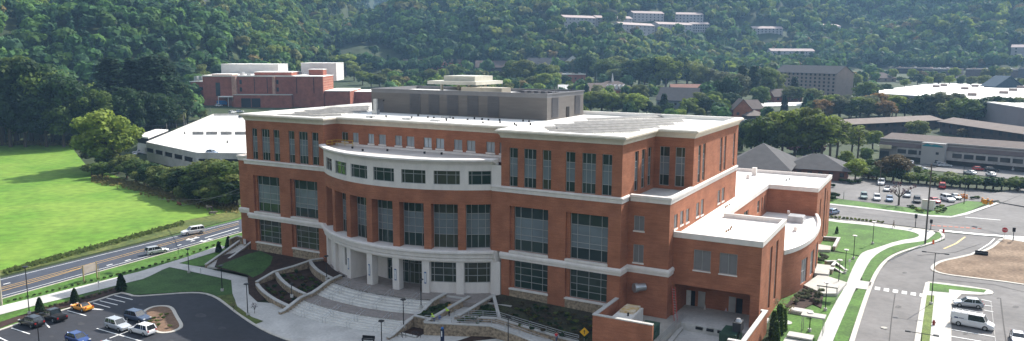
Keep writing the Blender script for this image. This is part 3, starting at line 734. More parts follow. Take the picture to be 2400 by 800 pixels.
# ================================================================== EAST ANNEX
ANX = thing('brick_annex', 'low red brick wing with glaring white flat roofs, curved bay and loading dock', 'building')
def awall(mp, u0, u1, z0, z1, ops, m=BRICK, nm='brick_wall'): return wall(nm, mp, u0, u1, z0, z1, ops, m, ANX, .3)
AX = 20.6
fw_ = [(10.2, 12.9, 2.2, 5.5), (14.27, 17.0, 2.2, 5.5)]
wall('brick_wall', FY(5.55), 6.84, AX, -6.3, 7.1, [(*q, .25) for q in fw_] + [(7.2, 19.2, -6.5, -.55, 6.5)], BRICK, ANX)
for q in fw_: window(FY(5.55), *q, ANX, .25, (.5,), (), None, m=gp_, sill=.22)
dk = [(9.0, 10.3, -5.9, -3.1, .1), (14.5, 15.5, -5.9, -3.3, .1)]
wall('dock_back_wall', FY(12.0), 7.2, 19.2, -6.3, -.5, [], BRICK, ANX)
for a, b, m_, z1 in ((5.9 + 1.5, 8.2, PAINT, -3.3), (8.2, 8.9, DARK, -3.3), (9.4, 10.6, mat('door_grey', (.38, .37, .35), .6), -3.2), (14.5, 15.6, mat('door_grey2', (.36, .35, .34), .6), -3.3), (15.7, 16.7, DARK, -3.4)):
    q = MB(); q.box(a, b, 11.9, 11.98, -5.88, z1); q.out('dock_door', m_, ANX)
sd_ = [(11.3, 14.3, -4.6, 5.6), (16.2, 19.2, -4.6, 5.6)]
awall(FX(AX), 5.55, 24.3, -6.6, 7.1, [(*q, .35) for q in [(12.2, 13.9, -4.7, 5.6), (16.9, 18.7, -4.5, 5.6)]])
for q in [(12.2, 13.9, -4.7, 5.6), (16.9, 18.7, -4.5, 5.6)]: window(FX(AX), *q, ANX, .35, (.5,), (.25, .5, .75), None, m=mat('louvre_pane', (.12, .12, .13), .4), bw=.16)
awall(FX(10.5), 24.3, 60.4, -6.3, 7.1, [(50.0, 52.5, 3.2, 5.8), (38, 42, 3.4, 5.6), (54, 55.2, 2.8, 6), (56.6, 57.8, 2.8, 6)])
for q in [(50.0, 52.5, 3.2, 5.8), (38, 42, 3.4, 5.6), (54, 55.2, 2.8, 6), (56.6, 57.8, 2.8, 6)]: window(FX(10.5), *q, ANX, .3, (.5,), (.5,), None)
awall(FY(60.4), 10.5, AX + .1, 0, 7.1, [])
awall(FX(AX + .1), 60.4, 81.6, -7, 7.1, [(64.8, 66.6, -5.2, 4.8), (71.5, 73.5, -5.2, 6.2), (76, 77, -5, 5)])
for q in [(64.8, 66.6, -5.2, 4.8), (71.5, 73.5, -5.2, 6.2), (76, 77, -5, 5)]: window(FX(AX + .1), *q, ANX, .3, (), (.33, .66), None)
awall(Flat((AX + .1, 81.6), (-1, 0)), 0, 28, -6.3, 7.1, []); awall(Flat((-7.3, 81.6), (0, -1)), 0, 36, -6.3, 7.1, [])
awall(FY(24.3), 10.5, AX, 1.5, 7.1, [])
CUT = [(6.84, 5.55), (AX, 5.55), (AX, 24.3), (10.5, 24.3), (10.5, 60.4), (AX + .1, 60.4), (AX + .1, 81.6), (-7.3, 81.6), (-7.3, 46.05), (6.9, 46.05)]
PP = [(-.4, 7.05), (.03, 7.05), (.12, 7.12), (.15, 7.9), (.15, 8.0), (-.4, 8.02), (-.4, 7.2)]
sweep(CUT[:9], PP).out('parapet', WHITE, ANX)
q = MB(); q.v = [(p[0], p[1], 7.25) for p in CUT]; q.f = [tuple(range(len(CUT)))]; q.out('flat_roof', ROOFM, ANX)
q = MB(); q.box(10.2, 20.2, 23.75, 24.2, 7.25, 8.0); 
for py, px in ((4, 0),): pass
# curved low bay
cv = [(AX, 24.3), (21.6, 26.5), (22.5, 30), (23.1, 34), (23.35, 38), (23.35, 42), (23.15, 47), (22.6, 52), (21.9, 56), (20.8, 60.35)]
cvs = [tuple(p) for p in smooth_path([(a, b, 0) for a, b in cv], it=2)]
class Poly_:
    step = 1e9
    def __init__(s, P):
        s.P = [Vector((p[0], p[1])) for p in P]; s.L = [0]
        for i in range(1, len(P)): s.L.append(s.L[-1] + (s.P[i] - s.P[i - 1]).length)
    def __call__(s, u, z, d=0.):
        u = min(max(u, 0), s.L[-1] - 1e-6)
        for i in range(1, len(s.L)):
            if u <= s.L[i]: break
        t = (u - s.L[i - 1]) / (s.L[i] - s.L[i - 1]); a = s.P[i - 1]; b = s.P[i]; q = a.lerp(b, t); e = (b - a).normalized()
        return (q.x + e.y * d, q.y - e.x * d, z)
CVM = Poly_(cvs); CVM.step = 1.2; CVM.R = 57.2958
TL = CVM.L[-1]
cd_ = [(7, 10.5, -5.2, -.6), (13, 16.5, -5.2, -.4), (19, 22.5, -5.3, -.2), (26.5, 29.5, -5.8, -.2)]
wall('curved_brick_wall', CVM, 0, TL, -7, 1.75, [(*q, .3) for q in cd_], BRICK, ANX, .3)
for q in cd_[:3]: window(CVM, *q, ANX, .3, (.33, .66), (.5,), None, m=BLIND)
window(CVM, *cd_[3], ANX, .3, (.5,), (.5,), None)
sweep(cvs, [(-.4, 1.7), (.12, 1.7), (.16, 2.5), (-.4, 2.55)]).out('bay_parapet', WHITE, ANX)
q = MB(); q.v = [(p[0], p[1], 1.85) for p in cvs] + [(10.5, 60.4, 1.85), (10.5, 24.3, 1.85)]; q.f = [tuple(range(len(q.v)))]; q.out('bay_roof', ROOFM, ANX)
q = MB(); q.box(16.3, 19.4, 51.5, 54.5, 1.85, 3.1)
for i in range(12): q.box(16.4 + i * .24, 16.52 + i * .24, 51.4, 54.6, 3.1, 3.2)
q.out('rooftop_air_unit', mat('pale_metal', (.38, .38, .39), .5, .1, 1), ANX)
q = MB(); q.box(19.0, 19.6, 43, 46, 1.85, 2.8); q.out('bay_roof_curb', WHITE, ANX)
for px, py, hh, r in ((1768, 411, 1.9, .5), (1753, 419, 1.1, .35), (1713, 430, .5, .2), (1850, 422, .6, .18), (1843, 424, .6, .2), (1848, 500, .5, .2)):
    v = Z(px, py, 7.3); q = MB(); q.box(v.x - r, v.x + r, v.y - r, v.y + r, 7.25, 7.25 + hh); q.out('roof_vent', WHITE if hh > 1 else METAL, ANX)
for px, py in ((1702, 544), (1707, 541), (1712, 538), (1714, 534), (1700, 487), (1704, 484), (1709, 481)):
    v = Z(px, py, 7.3); q = MB(); q.cyl((v.x, v.y, 7.25), (v.x, v.y, 7.6), .14, n=6); q.out('roof_vent', mat('rusty_cap', (.25, .13, .06), .8), ANX)
# dock floor and apron
lab(MB().box(6.9, 21.0, 3.0, 12.0, -7.2, -5.9).out('dock_platform', CONC, ANX))
for a in (11.7, 13.4, 15.1): MB().box(a, a + 1.1, 2.75, 3.0, -6.5, -6.1).out('dock_bumper', BLACK, ANX)
# ================================================================== EXTERIOR WORKS
def solid(name, pts, z0, z1, m, label=None, cat=None, kind='structure', parent=None):
    o = MB().prism([(p[0], p[1]) for p in pts], z0, z1).out(name, m, parent)
    return lab(o, label, cat, None, kind) if not parent else o
C0 = (-42.6, 24.7)
def arc(R, x0, x1, n=24):
    return [(x0 + (x1 - x0) * i / n, C0[1] - sqrt(R * R - (x0 + (x1 - x0) * i / n - C0[0]) ** 2)) for i in range(n + 1)]
def ring(name, Ra, Rb, z, m, x0=-53, x1=-30, zb=None, mb=None):
    A, B = arc(Ra, x0, x1), arc(Rb, x0, x1)
    k = mb or MB(); n = len(A)
    for i in range(n - 1):
        k.quad((*A[i], z), (*B[i], z), (*B[i + 1], z), (*A[i + 1], z))
        if zb is not None: k.quad((*B[i], z), (*B[i], zb), (*B[i + 1], zb), (*B[i + 1], z))
    return k if mb else lab(k.out(name, m), kind='structure')
# entrance terrace (pavers) under the arcade
tp = [(-62.5, 3)] + [Drum(31.2)(u, 0)[:2] for u in range(-40, -20, 2)] + arc(34.4, -53, -30)[:] + [(-23, -5.2), (-22, 0), (-22, 3), (-30, 6), (-42, 6), (-55, 6)]
solid('entrance_terrace', tp, -8.3, -5.7, PAVER)
STEP = mat('step_stone', (.53, .51, .48), .85, .05, .6)
RIS = mat('step_riser', (.80, .78, .74), .85, .05, .6)  # step stone lightened in colour to offset the shade on the risers
def flight(R0, R1, z0, z1, n):
    mb = MB(); mr = MB()
    for i in range(n):
        Ra = R0 + (R1 - R0) * i / n; Rb = R0 + (R1 - R0) * (i + 1) / n
        zz = z0 + (z1 - z0) * (i + .5) / n
        zt = z0 - (z0 - z1) * (i + 1) / (n + 1) ; zn = z0 - (z0 - z1) * (i + 2) / (n + 1)
        ring('', Ra, Rb, zt, None, mb=mb)
        B = arc(Rb, -53, -30)
        for j in range(len(B) - 1): mr.quad((*B[j], zt), (*B[j], zn), (*B[j + 1], zn), (*B[j + 1], zt))
        if i == 0:
            B = arc(Ra, -53, -30)
            for j in range(len(B) - 1): mr.quad((*B[j], z0), (*B[j], zt), (*B[j + 1], zt), (*B[j + 1], z0))
    lab(mb.out('steps', STEP), kind='structure'); lab(mr.out('step_risers', RIS), kind='structure')
flight(34.4, 38.5, -5.7, -7.0, 5)
ring('stair_landing', 38.5, 41.9, -7.0, PAVER, zb=-7.1)
flight(41.9, 45.2, -7.0, -8.14, 5)
# stair handrails
for i, x in enumerate((-48.5, -43.5, -38.5, -33.5)):
    for j, (Ra, Rb, za, zb) in enumerate(((34.0, 38.7, -5.7, -7.0), (41.6, 45.4, -7.0, -8.1))):
        def pt(R): return C0[1] - sqrt(R * R - (x - C0[0]) ** 2)
        q = MB(); a = Vector((x, pt(Ra), za)); b = Vector((x, pt(Rb), zb))
        for dx in (-.35, .35):
            q.cyl(a + Vector((dx, 0, .95)), b + Vector((dx, 0, .95)), .035, n=5)
            for t in (0, .5, 1): p = a.lerp(b, t); q.cyl(p + Vector((dx, 0, -.1)), p + Vector((dx, 0, .95)), .03, n=5)
        o = q.out('handrail', METAL)
        lab(o, f"thin steel stair handrail on the {'upper' if j == 0 else 'lower'} flight, {['leftmost', 'second from left', 'third from left', 'rightmost'][i]} of its row", 'handrail', 'steel handrails on the entrance steps')
def retwall(name, path, zt, label, cat='retaining wall', wd=.5, m=STONE, zb=-8.5, cap=True, group=None):
    """stone wall with cap: path of (x,y) or (x,y,ztop)"""
    P = [(p[0], p[1], (p[2] if len(p) > 2 and p[2] else zt)) for p in path]
    mb = MB(); vs = []
    n = len(P)
    body = sweep([(a, b, 0) for a, b, c in P], [(-wd / 2, 0), (wd / 2, 0), (wd / 2, 1), (-wd / 2, 1)])
    for i, v in enumerate(body.v):
        k = i // 4; body.v[i] = (v[0], v[1], zb if v[2] < .5 else P[k][2] - .12)
    o = body.out(name, m); lab(o, label, cat, group)
    sweep(P, [(-wd / 2 - .08, -.12), (wd / 2 + .08, -.12), (wd / 2 + .08, .04), (-wd / 2 - .08, .04)]).out('wall_cap', CONC, o)
    return o
A_ = [(a, b) for a, b in arc(45, -67.8, -53.2, 10)]
B_ = [(a, b) for a, b in arc(41, -67.9, -53.2, 10)]
C_ = [(a, b) for a, b in arc(34.3, -65.3, -53.2, 10)]
retwall('retaining_wall', [(p[0], p[1]) for p in A_], -7.15, 'curved low stone wall, lowest tier left of the entrance steps')
retwall('retaining_wall', B_, -6.2, 'curved stone wall on the middle tier left of the entrance steps')
retwall('retaining_wall', C_, -5.1, 'curved stone wall on the top tier left of the entrance steps')
retwall('retaining_wall', [(-64.4, 1.6, -5.0), (-65.4, -.5, -5.0), (-66.2, -4.5, -5.4), (-68.2, -7.9, -6.0), (-68.2, -12.4, -6.9)], -5.5, 'angled stone wall dropping away from the building left of the tiered beds')
retwall('retaining_wall', [(-53, -5.8, -5.0), (-53, -9.2, -5.2), (-53, -12, -6.0), (-53, -13.5, -6.3), (-53, -16.4, -6.4), (-53, -20.2, -7.5), (-53, -21.3, -7.6)], -5.5, 'stone cheek wall with pale coping along the left edge of the entrance steps')
retwall('retaining_wall', [(-30, -5.0, -5.1), (-30, -9.0, -5.3), (-29.9, -12, -6.2), (-29.8, -16, -6.6), (-29.7, -20.2, -7.6), (-29.7, -21.4, -7.7)], -5.5, 'stone cheek wall with pale coping along the right edge of the entrance steps')
MU = MULCH
PLG = mat('low_planting', (.030, .045, .018), .95, .0, 1.4, col2=(.055, .07, .03), fine=.5)
def bed(name, pts, z, m=MU, zb=-8.4): return solid(name, pts, zb, z, m)
bed('planting_bed', A_ + B_[::-1], -7.45); bed('planting_bed', B_ + C_[::-1] + [(-66, -4), (-68, -8)], -6.6, MU)
bed('planting_bed', C_ + [(-53.2, -5.5)] + [Drum(31.1)(u, 0)[:2] for u in (-20, -26, -32, -38)] + [(-64.4, 1.6)], -5.5)
# west slope and shaded lawn
W0 = [Vector((-64.5, 1.7, -5.5)), Vector((-66, -3, -5.6)), Vector((-68.4, -8, -6.4)), Vector((-68.4, -12.5, -7.1))] + [Z(627, 701, -8.05), Z(601, 706, -8.05), Z(584, 690, -8.05), Z(581, 652, -8.05), Z(503, 634, -8.05), Vector((-93.5, 1.5, -6.4)), Vector((-85, 1.8, -6.1))]
def fan(name, P, m, c=None, kind='structure', off=0):
    c = c or sum((Vector(p) for p in P), Vector()) / len(P)
    mb = MB(); mb.v = [tuple(Vector(p) + Vector((0, 0, off))) for p in P] + [tuple(Vector(c) + Vector((0, 0, off)))]
    mb.f = [(i, (i + 1) % len(P), len(P)) for i in range(len(P))]
    # skirt
    n = len(P); k = len(mb.v); mb.v += [(p[0], p[1], -8.6) for p in P]
    mb.f += [(i, k + i, k + (i + 1) % n, (i + 1) % n) for i in range(n)]
    return lab(mb.out(name, m), kind=kind)
def zs(x, y): return -5.9 - 2.15 * min(1, max((1.84 - y) / 14.5, (-x - 86.5) / 6, 0))
sheet('west_slope', [(p.x, p.y) for p in W0], MULCH, 0, zf=zs, grid=1.5)
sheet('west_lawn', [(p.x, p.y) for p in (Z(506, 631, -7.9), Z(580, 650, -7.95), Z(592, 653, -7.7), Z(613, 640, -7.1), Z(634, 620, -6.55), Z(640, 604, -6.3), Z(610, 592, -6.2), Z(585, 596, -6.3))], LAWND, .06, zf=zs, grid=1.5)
# west stair: cheek walls and steps up to the side door
s0, s1 = Vector((-88.0, -10.5)), Vector((-92.2, 4.0))
a_ = Z(497, 627, -8.0); b_ = Z(575, 575, -5.8); 
st = MB(); dv = Vector((b_.x - a_.x, b_.y - a_.y)); L = dv.length; dv /= L; nv = Vector((dv.y, -dv.x))
for i in range(14):
    t0, t1 = i / 14, (i + 1) / 14; zz = -8.0 + 2.3 * t1
    p0 = Vector((a_.x, a_.y)) + dv * L * t0; p1 = Vector((a_.x, a_.y)) + dv * L * t1
    st.prism([p0 - nv * 1.3, p0 + nv * 1.3, p1 + nv * 1.3, p1 - nv * 1.3], -8.6, zz)
lab(st.out('side_steps', STEP), kind='structure')
for s_, nm in ((-1, 'left'), (1, 'right')):
    P = [(a_.x + nv.x * 1.6 * s_, a_.y + nv.y * 1.6 * s_, -7.5), (a_.x + nv.x * 1.6 * s_ + dv.x * L * .45, a_.y + nv.y * 1.6 * s_ + dv.y * L * .45, -6.4), (b_.x + nv.x * 1.6 * s_, b_.y + nv.y * 1.6 * s_, -4.9)]
    retwall('retaining_wall', P, -6, f'sloping stone wall on the {nm} side of the long side stair near the street', wd=.4)
retwall('retaining_wall', [Z(538, 560, -5.2), Z(556, 553, -5.0), Z(572, 556, -5.0), Z(574, 572, -5.0)], -5, 'short stone landing wall beside the street corner of the building', wd=.4)

# right planters, ramp and slope
bed('planting_bed', [(-29.7, -4.9), (-26.2, -4.4), (-26.3, -14.6), (-29.7, -14.6)], -6.3, PLG)
bed('planting_bed', [(-29.7, -14.9), (-26.3, -14.9), (-26.3, -18.4), (-29.7, -18.4)], -8.0, MU)
retwall('retaining_wall', [(-29.5, -14.8), (-26.3, -14.8)], -6.1, 'short stone wall dividing the planter right of the entrance steps', wd=.4)
retwall('retaining_wall', [(-29.5, -18.5), (-26.3, -18.5)], -7.9, 'low pale kerb wall of the planter behind the bicycle racks', wd=.4)
retwall('retaining_wall', [(-29.8, -5.0), (-26.3, -4.5)], -5.6, 'short stone wall at the head of the planter beside the ramp', wd=.4)
retwall('retaining_wall', [(-25.9, -3.9, -5.3), (-26.1, -16.6, -6.0)], -5.5, 'stone wall along the left side of the upper ramp', wd=.45)
retwall('retaining_wall', [(-22.4, -1.2, -5.2), (-22.6, -12.2, -5.7)], -5.5, 'stone wall along the right side of the upper ramp', wd=.45)
solid('ramp', [(-26.1, -3), (-22.4, -1), (-22.5, -14.5), (-26.1, -16.6)], -8.4, -6.6, CONC)
rw0 = [Z(1010, 760, -6.2), Z(1150, 763, -6.2), Z(1215, 785, -6.7), Z(1300, 818, -7.3), Z(1360, 845, -7.8)]
rw0[0] = Vector((-26.08, -16.8, -6.0))
retwall('retaining_wall', [tuple(p) for p in rw0], -6, 'long stone wall with pale coping on the street side of the lower ramp', wd=.5)
rw1 = [Z(1065, 740, -6.0), Z(1165, 745, -6.1), Z(1240, 768, -6.6), Z(1320, 792, -7.2), Z(1356, 801, -7.4)]
retwall('retaining_wall', [tuple(p) for p in rw1], -6, 'long stone wall between the lower ramp and the dark planted slope', wd=.45)
rp = [(p.x, p.y, p.z - .9) for p in rw0]; rq = [(p.x, p.y, p.z - .9) for p in rw1]
q = MB(); q.v = rp + rq; q.f = [(i, i + 1, 5 + i + 1, 5 + i) for i in range(4)]; lab(q.out('ramp', CONC), kind='structure')
def rail(name, path, label, hgt=1.0, st=2.0, group=None, mid=3):
    q = MB(); P = [Vector(p) for p in path]
    for a, b in zip(P, P[1:]):
        for k in range(1, mid + 1): q.cyl(a + Vector((0, 0, hgt * k / mid)), b + Vector((0, 0, hgt * k / mid)), .035, n=5)
        n = max(1, int((b - a).length / st))
        for i in range(n + 1): p = a.lerp(b, i / n); q.cyl(p, p + Vector((0, 0, hgt)), .04, n=5)
    return lab(q.out(name, METAL), label, 'railing', group)
rail('railing', [p + Vector((0, .25, 0)) for p in rw0], 'galvanised railing on the street side wall of the lower ramp', group='ramp railings')
rail('railing', [p + Vector((0, .05, .0)) for p in rw1], 'galvanised railing on the upper wall beside the dark planted slope', group='ramp railings')
# beds right of the ramp
retwall('retaining_wall', [(-22.2, -3.6), (-17.9, -3.2)], -6.0, 'low stone divider between the two beds below the right ground floor windows', wd=.35)
dw0 = [(-21.6, -.3, -5.0), (-17.6, -13.6, -5.9)]
retwall('retaining_wall', [tuple(Z(1157, 692, -5.2)), tuple(Z(1170, 744, -6.0))], -5, 'straight stone wall running down from the pier between the beds', wd=.4)
e0 = Z(1157, 692, -5.4); e1 = Z(1170, 742, -6.2)
bed('planting_bed', [(-22.4, -1.2), (e0.x, e0.y), (e0.x + .8, -3.3), (-22.4, -3.7)], -5.75, MU)
fan('planting_bed', [Vector((-22.4, -3.7, -6.1)), Vector((e0.x + .8, -3.3, -6.1)), Vector((e1.x, e1.y, -6.7)), rw1[0] + Vector((0, 0, -.5))], PLG)
fan('planted_slope', [Vector((-21.7, -.02, -5.4)), Vector((0, -.02, -5.9)), Vector((.2, -3, -6.0)), Vector((.3, -9.6, -7.4)), rw1[4] + Vector((1, -1, -.6)), rw1[3] + Vector((0, 0, -.6)), rw1[2] + Vector((0, 0, -.6)), rw1[1] + Vector((0, 0, -.6)), Vector((e1.x, e1.y, -6.6)), Vector((e0.x, e0.y, -5.6))], mat('slope_mulch', (.035, .026, .018), .95, .0, .4, col2=(.05, .055, .026), fine=.6))
solid('planting_strip', [tuple(p) for p in GP([(1105, 790), (1190, 779), (1195, 791), (1110, 800), (1060, 820), (1030, 815)], -8.1)], -8.3, -7.98, MU)

# dock screen wall, apron
DW = retwall('screen_wall', [(-.35, 1.0, -2.6), (-.3, -9.0, -2.6), (8.8, -9.0, -2.6)], -2.6, 'red brick screen wall with white coping hiding the generator', 'wall', .5, BRICK, -8.4)
retwall('screen_wall', [(19.6, -9.4, -2.6), (21.6, -9.4, -2.6), (21.6, 5.4, -2.6), (20.9, 5.4, -2.6)], -2.6, 'red brick wall with white coping on the right of the loading dock', 'wall', .5, BRICK, -7.0)
solid('dock_apron', [(9.2, -14), (20.9, -14), (20.9, 3.0), (9.2, 3.0)], -8.4, -7.1, CONC)
solid('service_yard', [(-.1, 3.2), (-.1, -8.8), (8.9, -8.8), (9.3, 3.0), (6.9, 5.5), (6.8, 3.2)], -8.4, -5.85, CONCD)
retwall('retaining_wall', [(9.4, 3.0, -6.6), (10.0, -13, -7.0)], -6.6, 'low concrete kerb wall along the dock access ramp', wd=.5, m=CONCD)
rail('railing', [(9.2, 4.5, -5.85), (9.2, -8, -5.9)], 'mesh railing beside the sloping dock access path', hgt=1.1, st=.5, group=None)

# ---- east terraces
TC = mat('terrace_concrete', (.42, .40, .365), .85, .08, .4, fine=.06)
for nm, P, zt in (('terrace', [(1884, 668), (1921, 642), (1948, 650), (1985, 662), (1962, 688), (1930, 688)], -5.6), ('terrace', [(1909, 640), (1912, 618), (1948, 622), (1942, 643)], -5.3), ('terrace', [(1908, 585), (1916, 572), (1948, 577), (1946, 586)], -5.6)):
    pts = [Z(a, b, zt) for a, b in P]; solid('terrace', [(p.x, p.y) for p in pts], -6.4, zt, TC)
# ================================================================== VEHICLES
def paint(name, c, met=.3): return mat('car_paint_' + name, c, .3, .03, 1, spec=.5, metal=met, coat=.6)
CARP = dict(white=paint('white', (.72, .72, .72), 0), silver=paint('silver', (.48, .50, .52)), black=paint('black', (.010, .010, .012)), blue=paint('blue', (.02, .06, .22)),
            navy=paint('navy', (.05, .075, .13)), yellow=paint('yellow', (.75, .30, .015), 0), red=paint('red', (.40, .02, .02)), grey=paint('grey', (.13, .14, .15)), green=paint('pale_green', (.22, .30, .28)), bluegrey=paint('pale_blue', (.20, .27, .38)))
CGL = mat('car_glass', (.02, .026, .03), .05, .2, 1, spec=.8)
TYRE = mat('tyre_rubber', (.015, .015, .015), .9, .1, 1); RIM = mat('alloy_rim', (.45, .46, .47), .35, .05, 1, metal=.7)
LAMP = mat('headlight', (.6, .6, .58), .2, .05, 1); TAIL = mat('tail_light', (.35, .01, .01), .3, .05, 1)
CARS = {}
KINDS = {  # L, W, H, belt, hood z, hood x, windscreen top x, rear top x, rear base x, bed
    'suv':   (4.8, 1.9, 1.72, 1.02, .98, .95, .25, -1.9, -2.25),
    'big':   (5.4, 2.05, 1.92, 1.15, 1.12, 1.15, .45, -2.35, -2.6),
    'hatch': (4.5, 1.8, 1.55, .95, .92, 1.05, .25, -1.4, -2.05),
    'sedan': (4.8, 1.8, 1.43, .92, .90, 1.0, .2, -1.0, -1.75),
    'truck': (5.7, 2.0, 1.88, 1.12, 1.12, 1.1, .5, -.75, -.95),
    'van':   (5.9, 2.05, 2.15, 1.25, 1.15, 1.95, 1.45, -2.85, -2.92),
    'roadster': (4.3, 1.78, 1.25, .86, .82, .55, .0, -.75, -1.2),
}
def make_car(kind, col):
    key = (kind, col)
    if key in CARS: return CARS[key]
    L, W, H, zb, zh, xh, xt, xr, xrb = KINDS[kind]
    hl, hw = L / 2, W / 2
    tail = zb if kind != 'truck' else zb
    st = [(-hl, .45, .75 if kind != 'van' else zb - .3, .86), (-hl + .06, .3, tail - .12, .94), (-hl + .3, .25, tail, 1), (xrb, .25, zb, 1), (xh, .25, zb, 1), (xh + .1, .25, zh, 1), (hl - .55, .25, zh - .12, .97), (hl - .12, .28, zh - .28, .9), (hl, .42, .68, .82)]
    vs, fs = [], []
    for x, zl, zt, k in st:
        w_ = hw * k
        vs += [(x, -w_ * .9, zl), (x, -w_, zl + .22), (x, -w_ * .98, zt - .10), (x, -w_ * .88, zt), (x, w_ * .88, zt), (x, w_ * .98, zt - .10), (x, w_, zl + .22), (x, w_ * .9, zl)]
    for i in range(len(st) - 1):
        for j in range(8):
            k = (j + 1) % 8; fs.append((i * 8 + j, (i + 1) * 8 + j, (i + 1) * 8 + k, i * 8 + k))
    fs += [tuple(range(7, -1, -1)), tuple(range((len(st) - 1) * 8, len(st) * 8))]
    P = CARP[col]; root = ('car', [])
    def me(name, mb, m, smooth=False):
        d = bpy.data.meshes.new(name); d.from_pydata(mb.v, [], mb.f); d.materials.append(m)
        if smooth: d.polygons.foreach_set('use_smooth', [True] * len(d.polygons))
        return d
    parts = []
    b = MB(); b.v, b.f = vs, fs
    # roof
    wr = hw * .74
    top = [(xt, -wr, H - .03), (xt, wr, H - .03), (xr, wr, H - .03), (xr, -wr, H - .03)]
    wbl = hw * .9
    base = [(xh, -wbl, zb - .02), (xh, wbl, zb - .02), (xrb, wbl, zb - .02), (xrb, -wbl, zb - .02)]
    g = MB(); g.add(base + top, [(0, 1, 5, 4), (1, 2, 6, 5), (2, 3, 7, 6), (3, 0, 4, 7)])
    if kind == 'roadster':
        rfm = mat('soft_top', (.03, .03, .035), .7, .1, 1)
    else: rfm = P
    r = MB(); r.add([(xt + .05, -wr - .02, H - .05), (xt + .05, wr + .02, H - .05), (xr - .06, wr + .02, H - .05), (xr - .06, -wr - .02, H - .05), (xt - .15, -wr + .1, H), (xt - .15, wr - .1, H), (xr + .1, wr - .1, H), (xr + .1, -wr + .1, H)], [(4, 5, 6, 7), (0, 1, 5, 4), (1, 2, 6, 5), (2, 3, 7, 6), (3, 0, 4, 7)])
    # pillars
    def pil(a, c, rr): b.cyl(a, c, rr, n=4)
    for s in (-1, 1):
        pil((xh, s * wbl, zb - .04), (xt, s * wr, H - .03), .05)
        pil((xrb, s * wbl, zb - .04), (xr, s * wr, H - .03), .09 if kind != 'van' else .12)
        xm = (xt + xr) / 2 + .1
        pil((xm, s * wbl * 1.0, zb - .04), (xm - .05, s * wr * 1.0, H - .03), .05)
        if kind in ('suv', 'big', 'hatch'): pil((xr * .62, s * wbl, zb - .04), (xr * .62, s * wr, H - .03), .05)
        b.box(xh - .25, xh - .05, s * hw * .98 - (.14 if s < 0 else 0), s * hw * .98 + (.14 if s > 0 else 0), zb, zb + .14)
    if kind == 'van':   # closed cargo sides
        for s in (-1, 1):
            y0, y1 = s * (wbl + .015), s * (wr + .015)
            b.quad((xrb, y0, zb), (-.55, y0, zb), (-.55, y1, H - .02), (xr, y1, H - .02))
        b.quad((xrb - .01, -wbl, zb), (xrb - .01, wbl, zb), (xr - .01, wr, H - .02), (xr - .01, -wr, H - .02))
    if kind == 'truck':
        b.box(-hl + .15, xrb - .1, -hw * .78, hw * .78, zb + .003, zb + .01)
    parts.append(('body', me('body', b, P), None))
    if kind == 'truck':
        q = MB(); q.box(-hl + .2, xrb - .15, -hw * .74, hw * .74, zb + .012, zb + .03); parts.append(('cargo_bed', me('cargo_bed', q, DARK), None))
    parts.append(('windows', me('windows', g, CGL), None)); parts.append(('roof', me('roof', r, rfm), None))
    for x in (hl * .62, -hl * .60):
        for s in (-1, 1):
            q = MB(); rr = .34 if kind not in ('big', 'truck', 'van') else .39
            q.cyl((x, s * (hw - .2), rr), (x, s * (hw + .015), rr), rr, n=14)
            q2 = MB(); q2.cyl((x, s * (hw + .0), rr), (x, s * (hw + .03), rr), rr * .6, n=10)
            parts.append(('wheel', me('wheel', q, TYRE), [('rim', me('rim', q2, RIM))]))
    for s in (-1, 1):
        q = MB(); q.box(hl - .16, hl - .02, s * hw * .62 - .17, s * hw * .62 + .17, .66, .80); parts.append(('headlight', me('headlight', q, LAMP), None))
        q = MB(); q.box(-hl - .005, -hl + .1, s * hw * .74 - .12, s * hw * .74 + .12, .72, .95); parts.append(('tail_light', me('tail_light', q, TAIL), None))
    if kind == 'van':
        q = MB()
        for i in range(5): q.box(-2.5 + i * .9, -2.44 + i * .9, -.85, .85, H + .04, H + .12)
        for s in (-1, 1): q.box(-2.6, 1.2, s * .85 - .03, s * .85 + .03, H + .1, H + .16)
        parts.append(('roof_rack', me('roof_rack', q, METAL), None))
        q = MB(); q.box(-2.4, -1.9, -hw - .006, -hw + .01, 1.25, 1.45); q.box(-1.8, -1.1, -hw - .006, -hw + .01, 1.33, 1.39); parts.append(('door_lettering', me('door_lettering', q, mat('logo_navy', (.05, .06, .14), .5)), None))
    CARS[key] = parts
    return parts
def car(kind, col, pos, rz, label, cat='car', group=None, name='parked_car'):
    t = thing(name, label, cat, pos, rz, group)
    for nm, d, subs in make_car(kind, col):
        o = bpy.data.objects.new(nm, d); COL.objects.link(o); o.parent = t
        for sn, sd_ in subs or []:
            s = bpy.data.objects.new(sn, sd_); COL.objects.link(s); s.parent = o
    return t
def pcar(kind, col, a, b, label, off=.1, **k):
    """car whose rear is at pixel a and nose at pixel b on the ground"""
    p, q = G(*a), G(*b); c = (p + q) / 2; c.z = h(c.x, c.y) + off
    return car(kind, col, c, atan2(q.y - p.y, q.x - p.x), label, **k)
pcar('big', 'white', (476, 546), (428, 553), 'large white sport utility vehicle driving left on the far lane of the street', name='moving_car')
pcar('suv', 'silver', (345, 599), (389, 591), 'silver crossover driving right on the near lane of the street', name='moving_car')
pcar('suv', 'black', (98, 770), (50, 757), 'black sport utility vehicle parked nose to the kerb beside the pickup', off=.06)
pcar('truck', 'black', (152, 758), (98, 741), 'black pickup truck with open bed parked between black car and convertible', cat='pickup truck', off=.06, name='pickup_truck')
pcar('roadster', 'yellow', (213, 732), (172, 722), 'yellow convertible with a dark soft top parked by the hatched bay', off=.06)
pcar('suv', 'silver', (252, 764), (303, 779), 'silver crossover parked facing right at the end of the lot island', off=.06)
pcar('suv', 'navy', (298, 746), (350, 758), 'dark blue hatchback parked behind the silver crossover next to the island', off=.06)
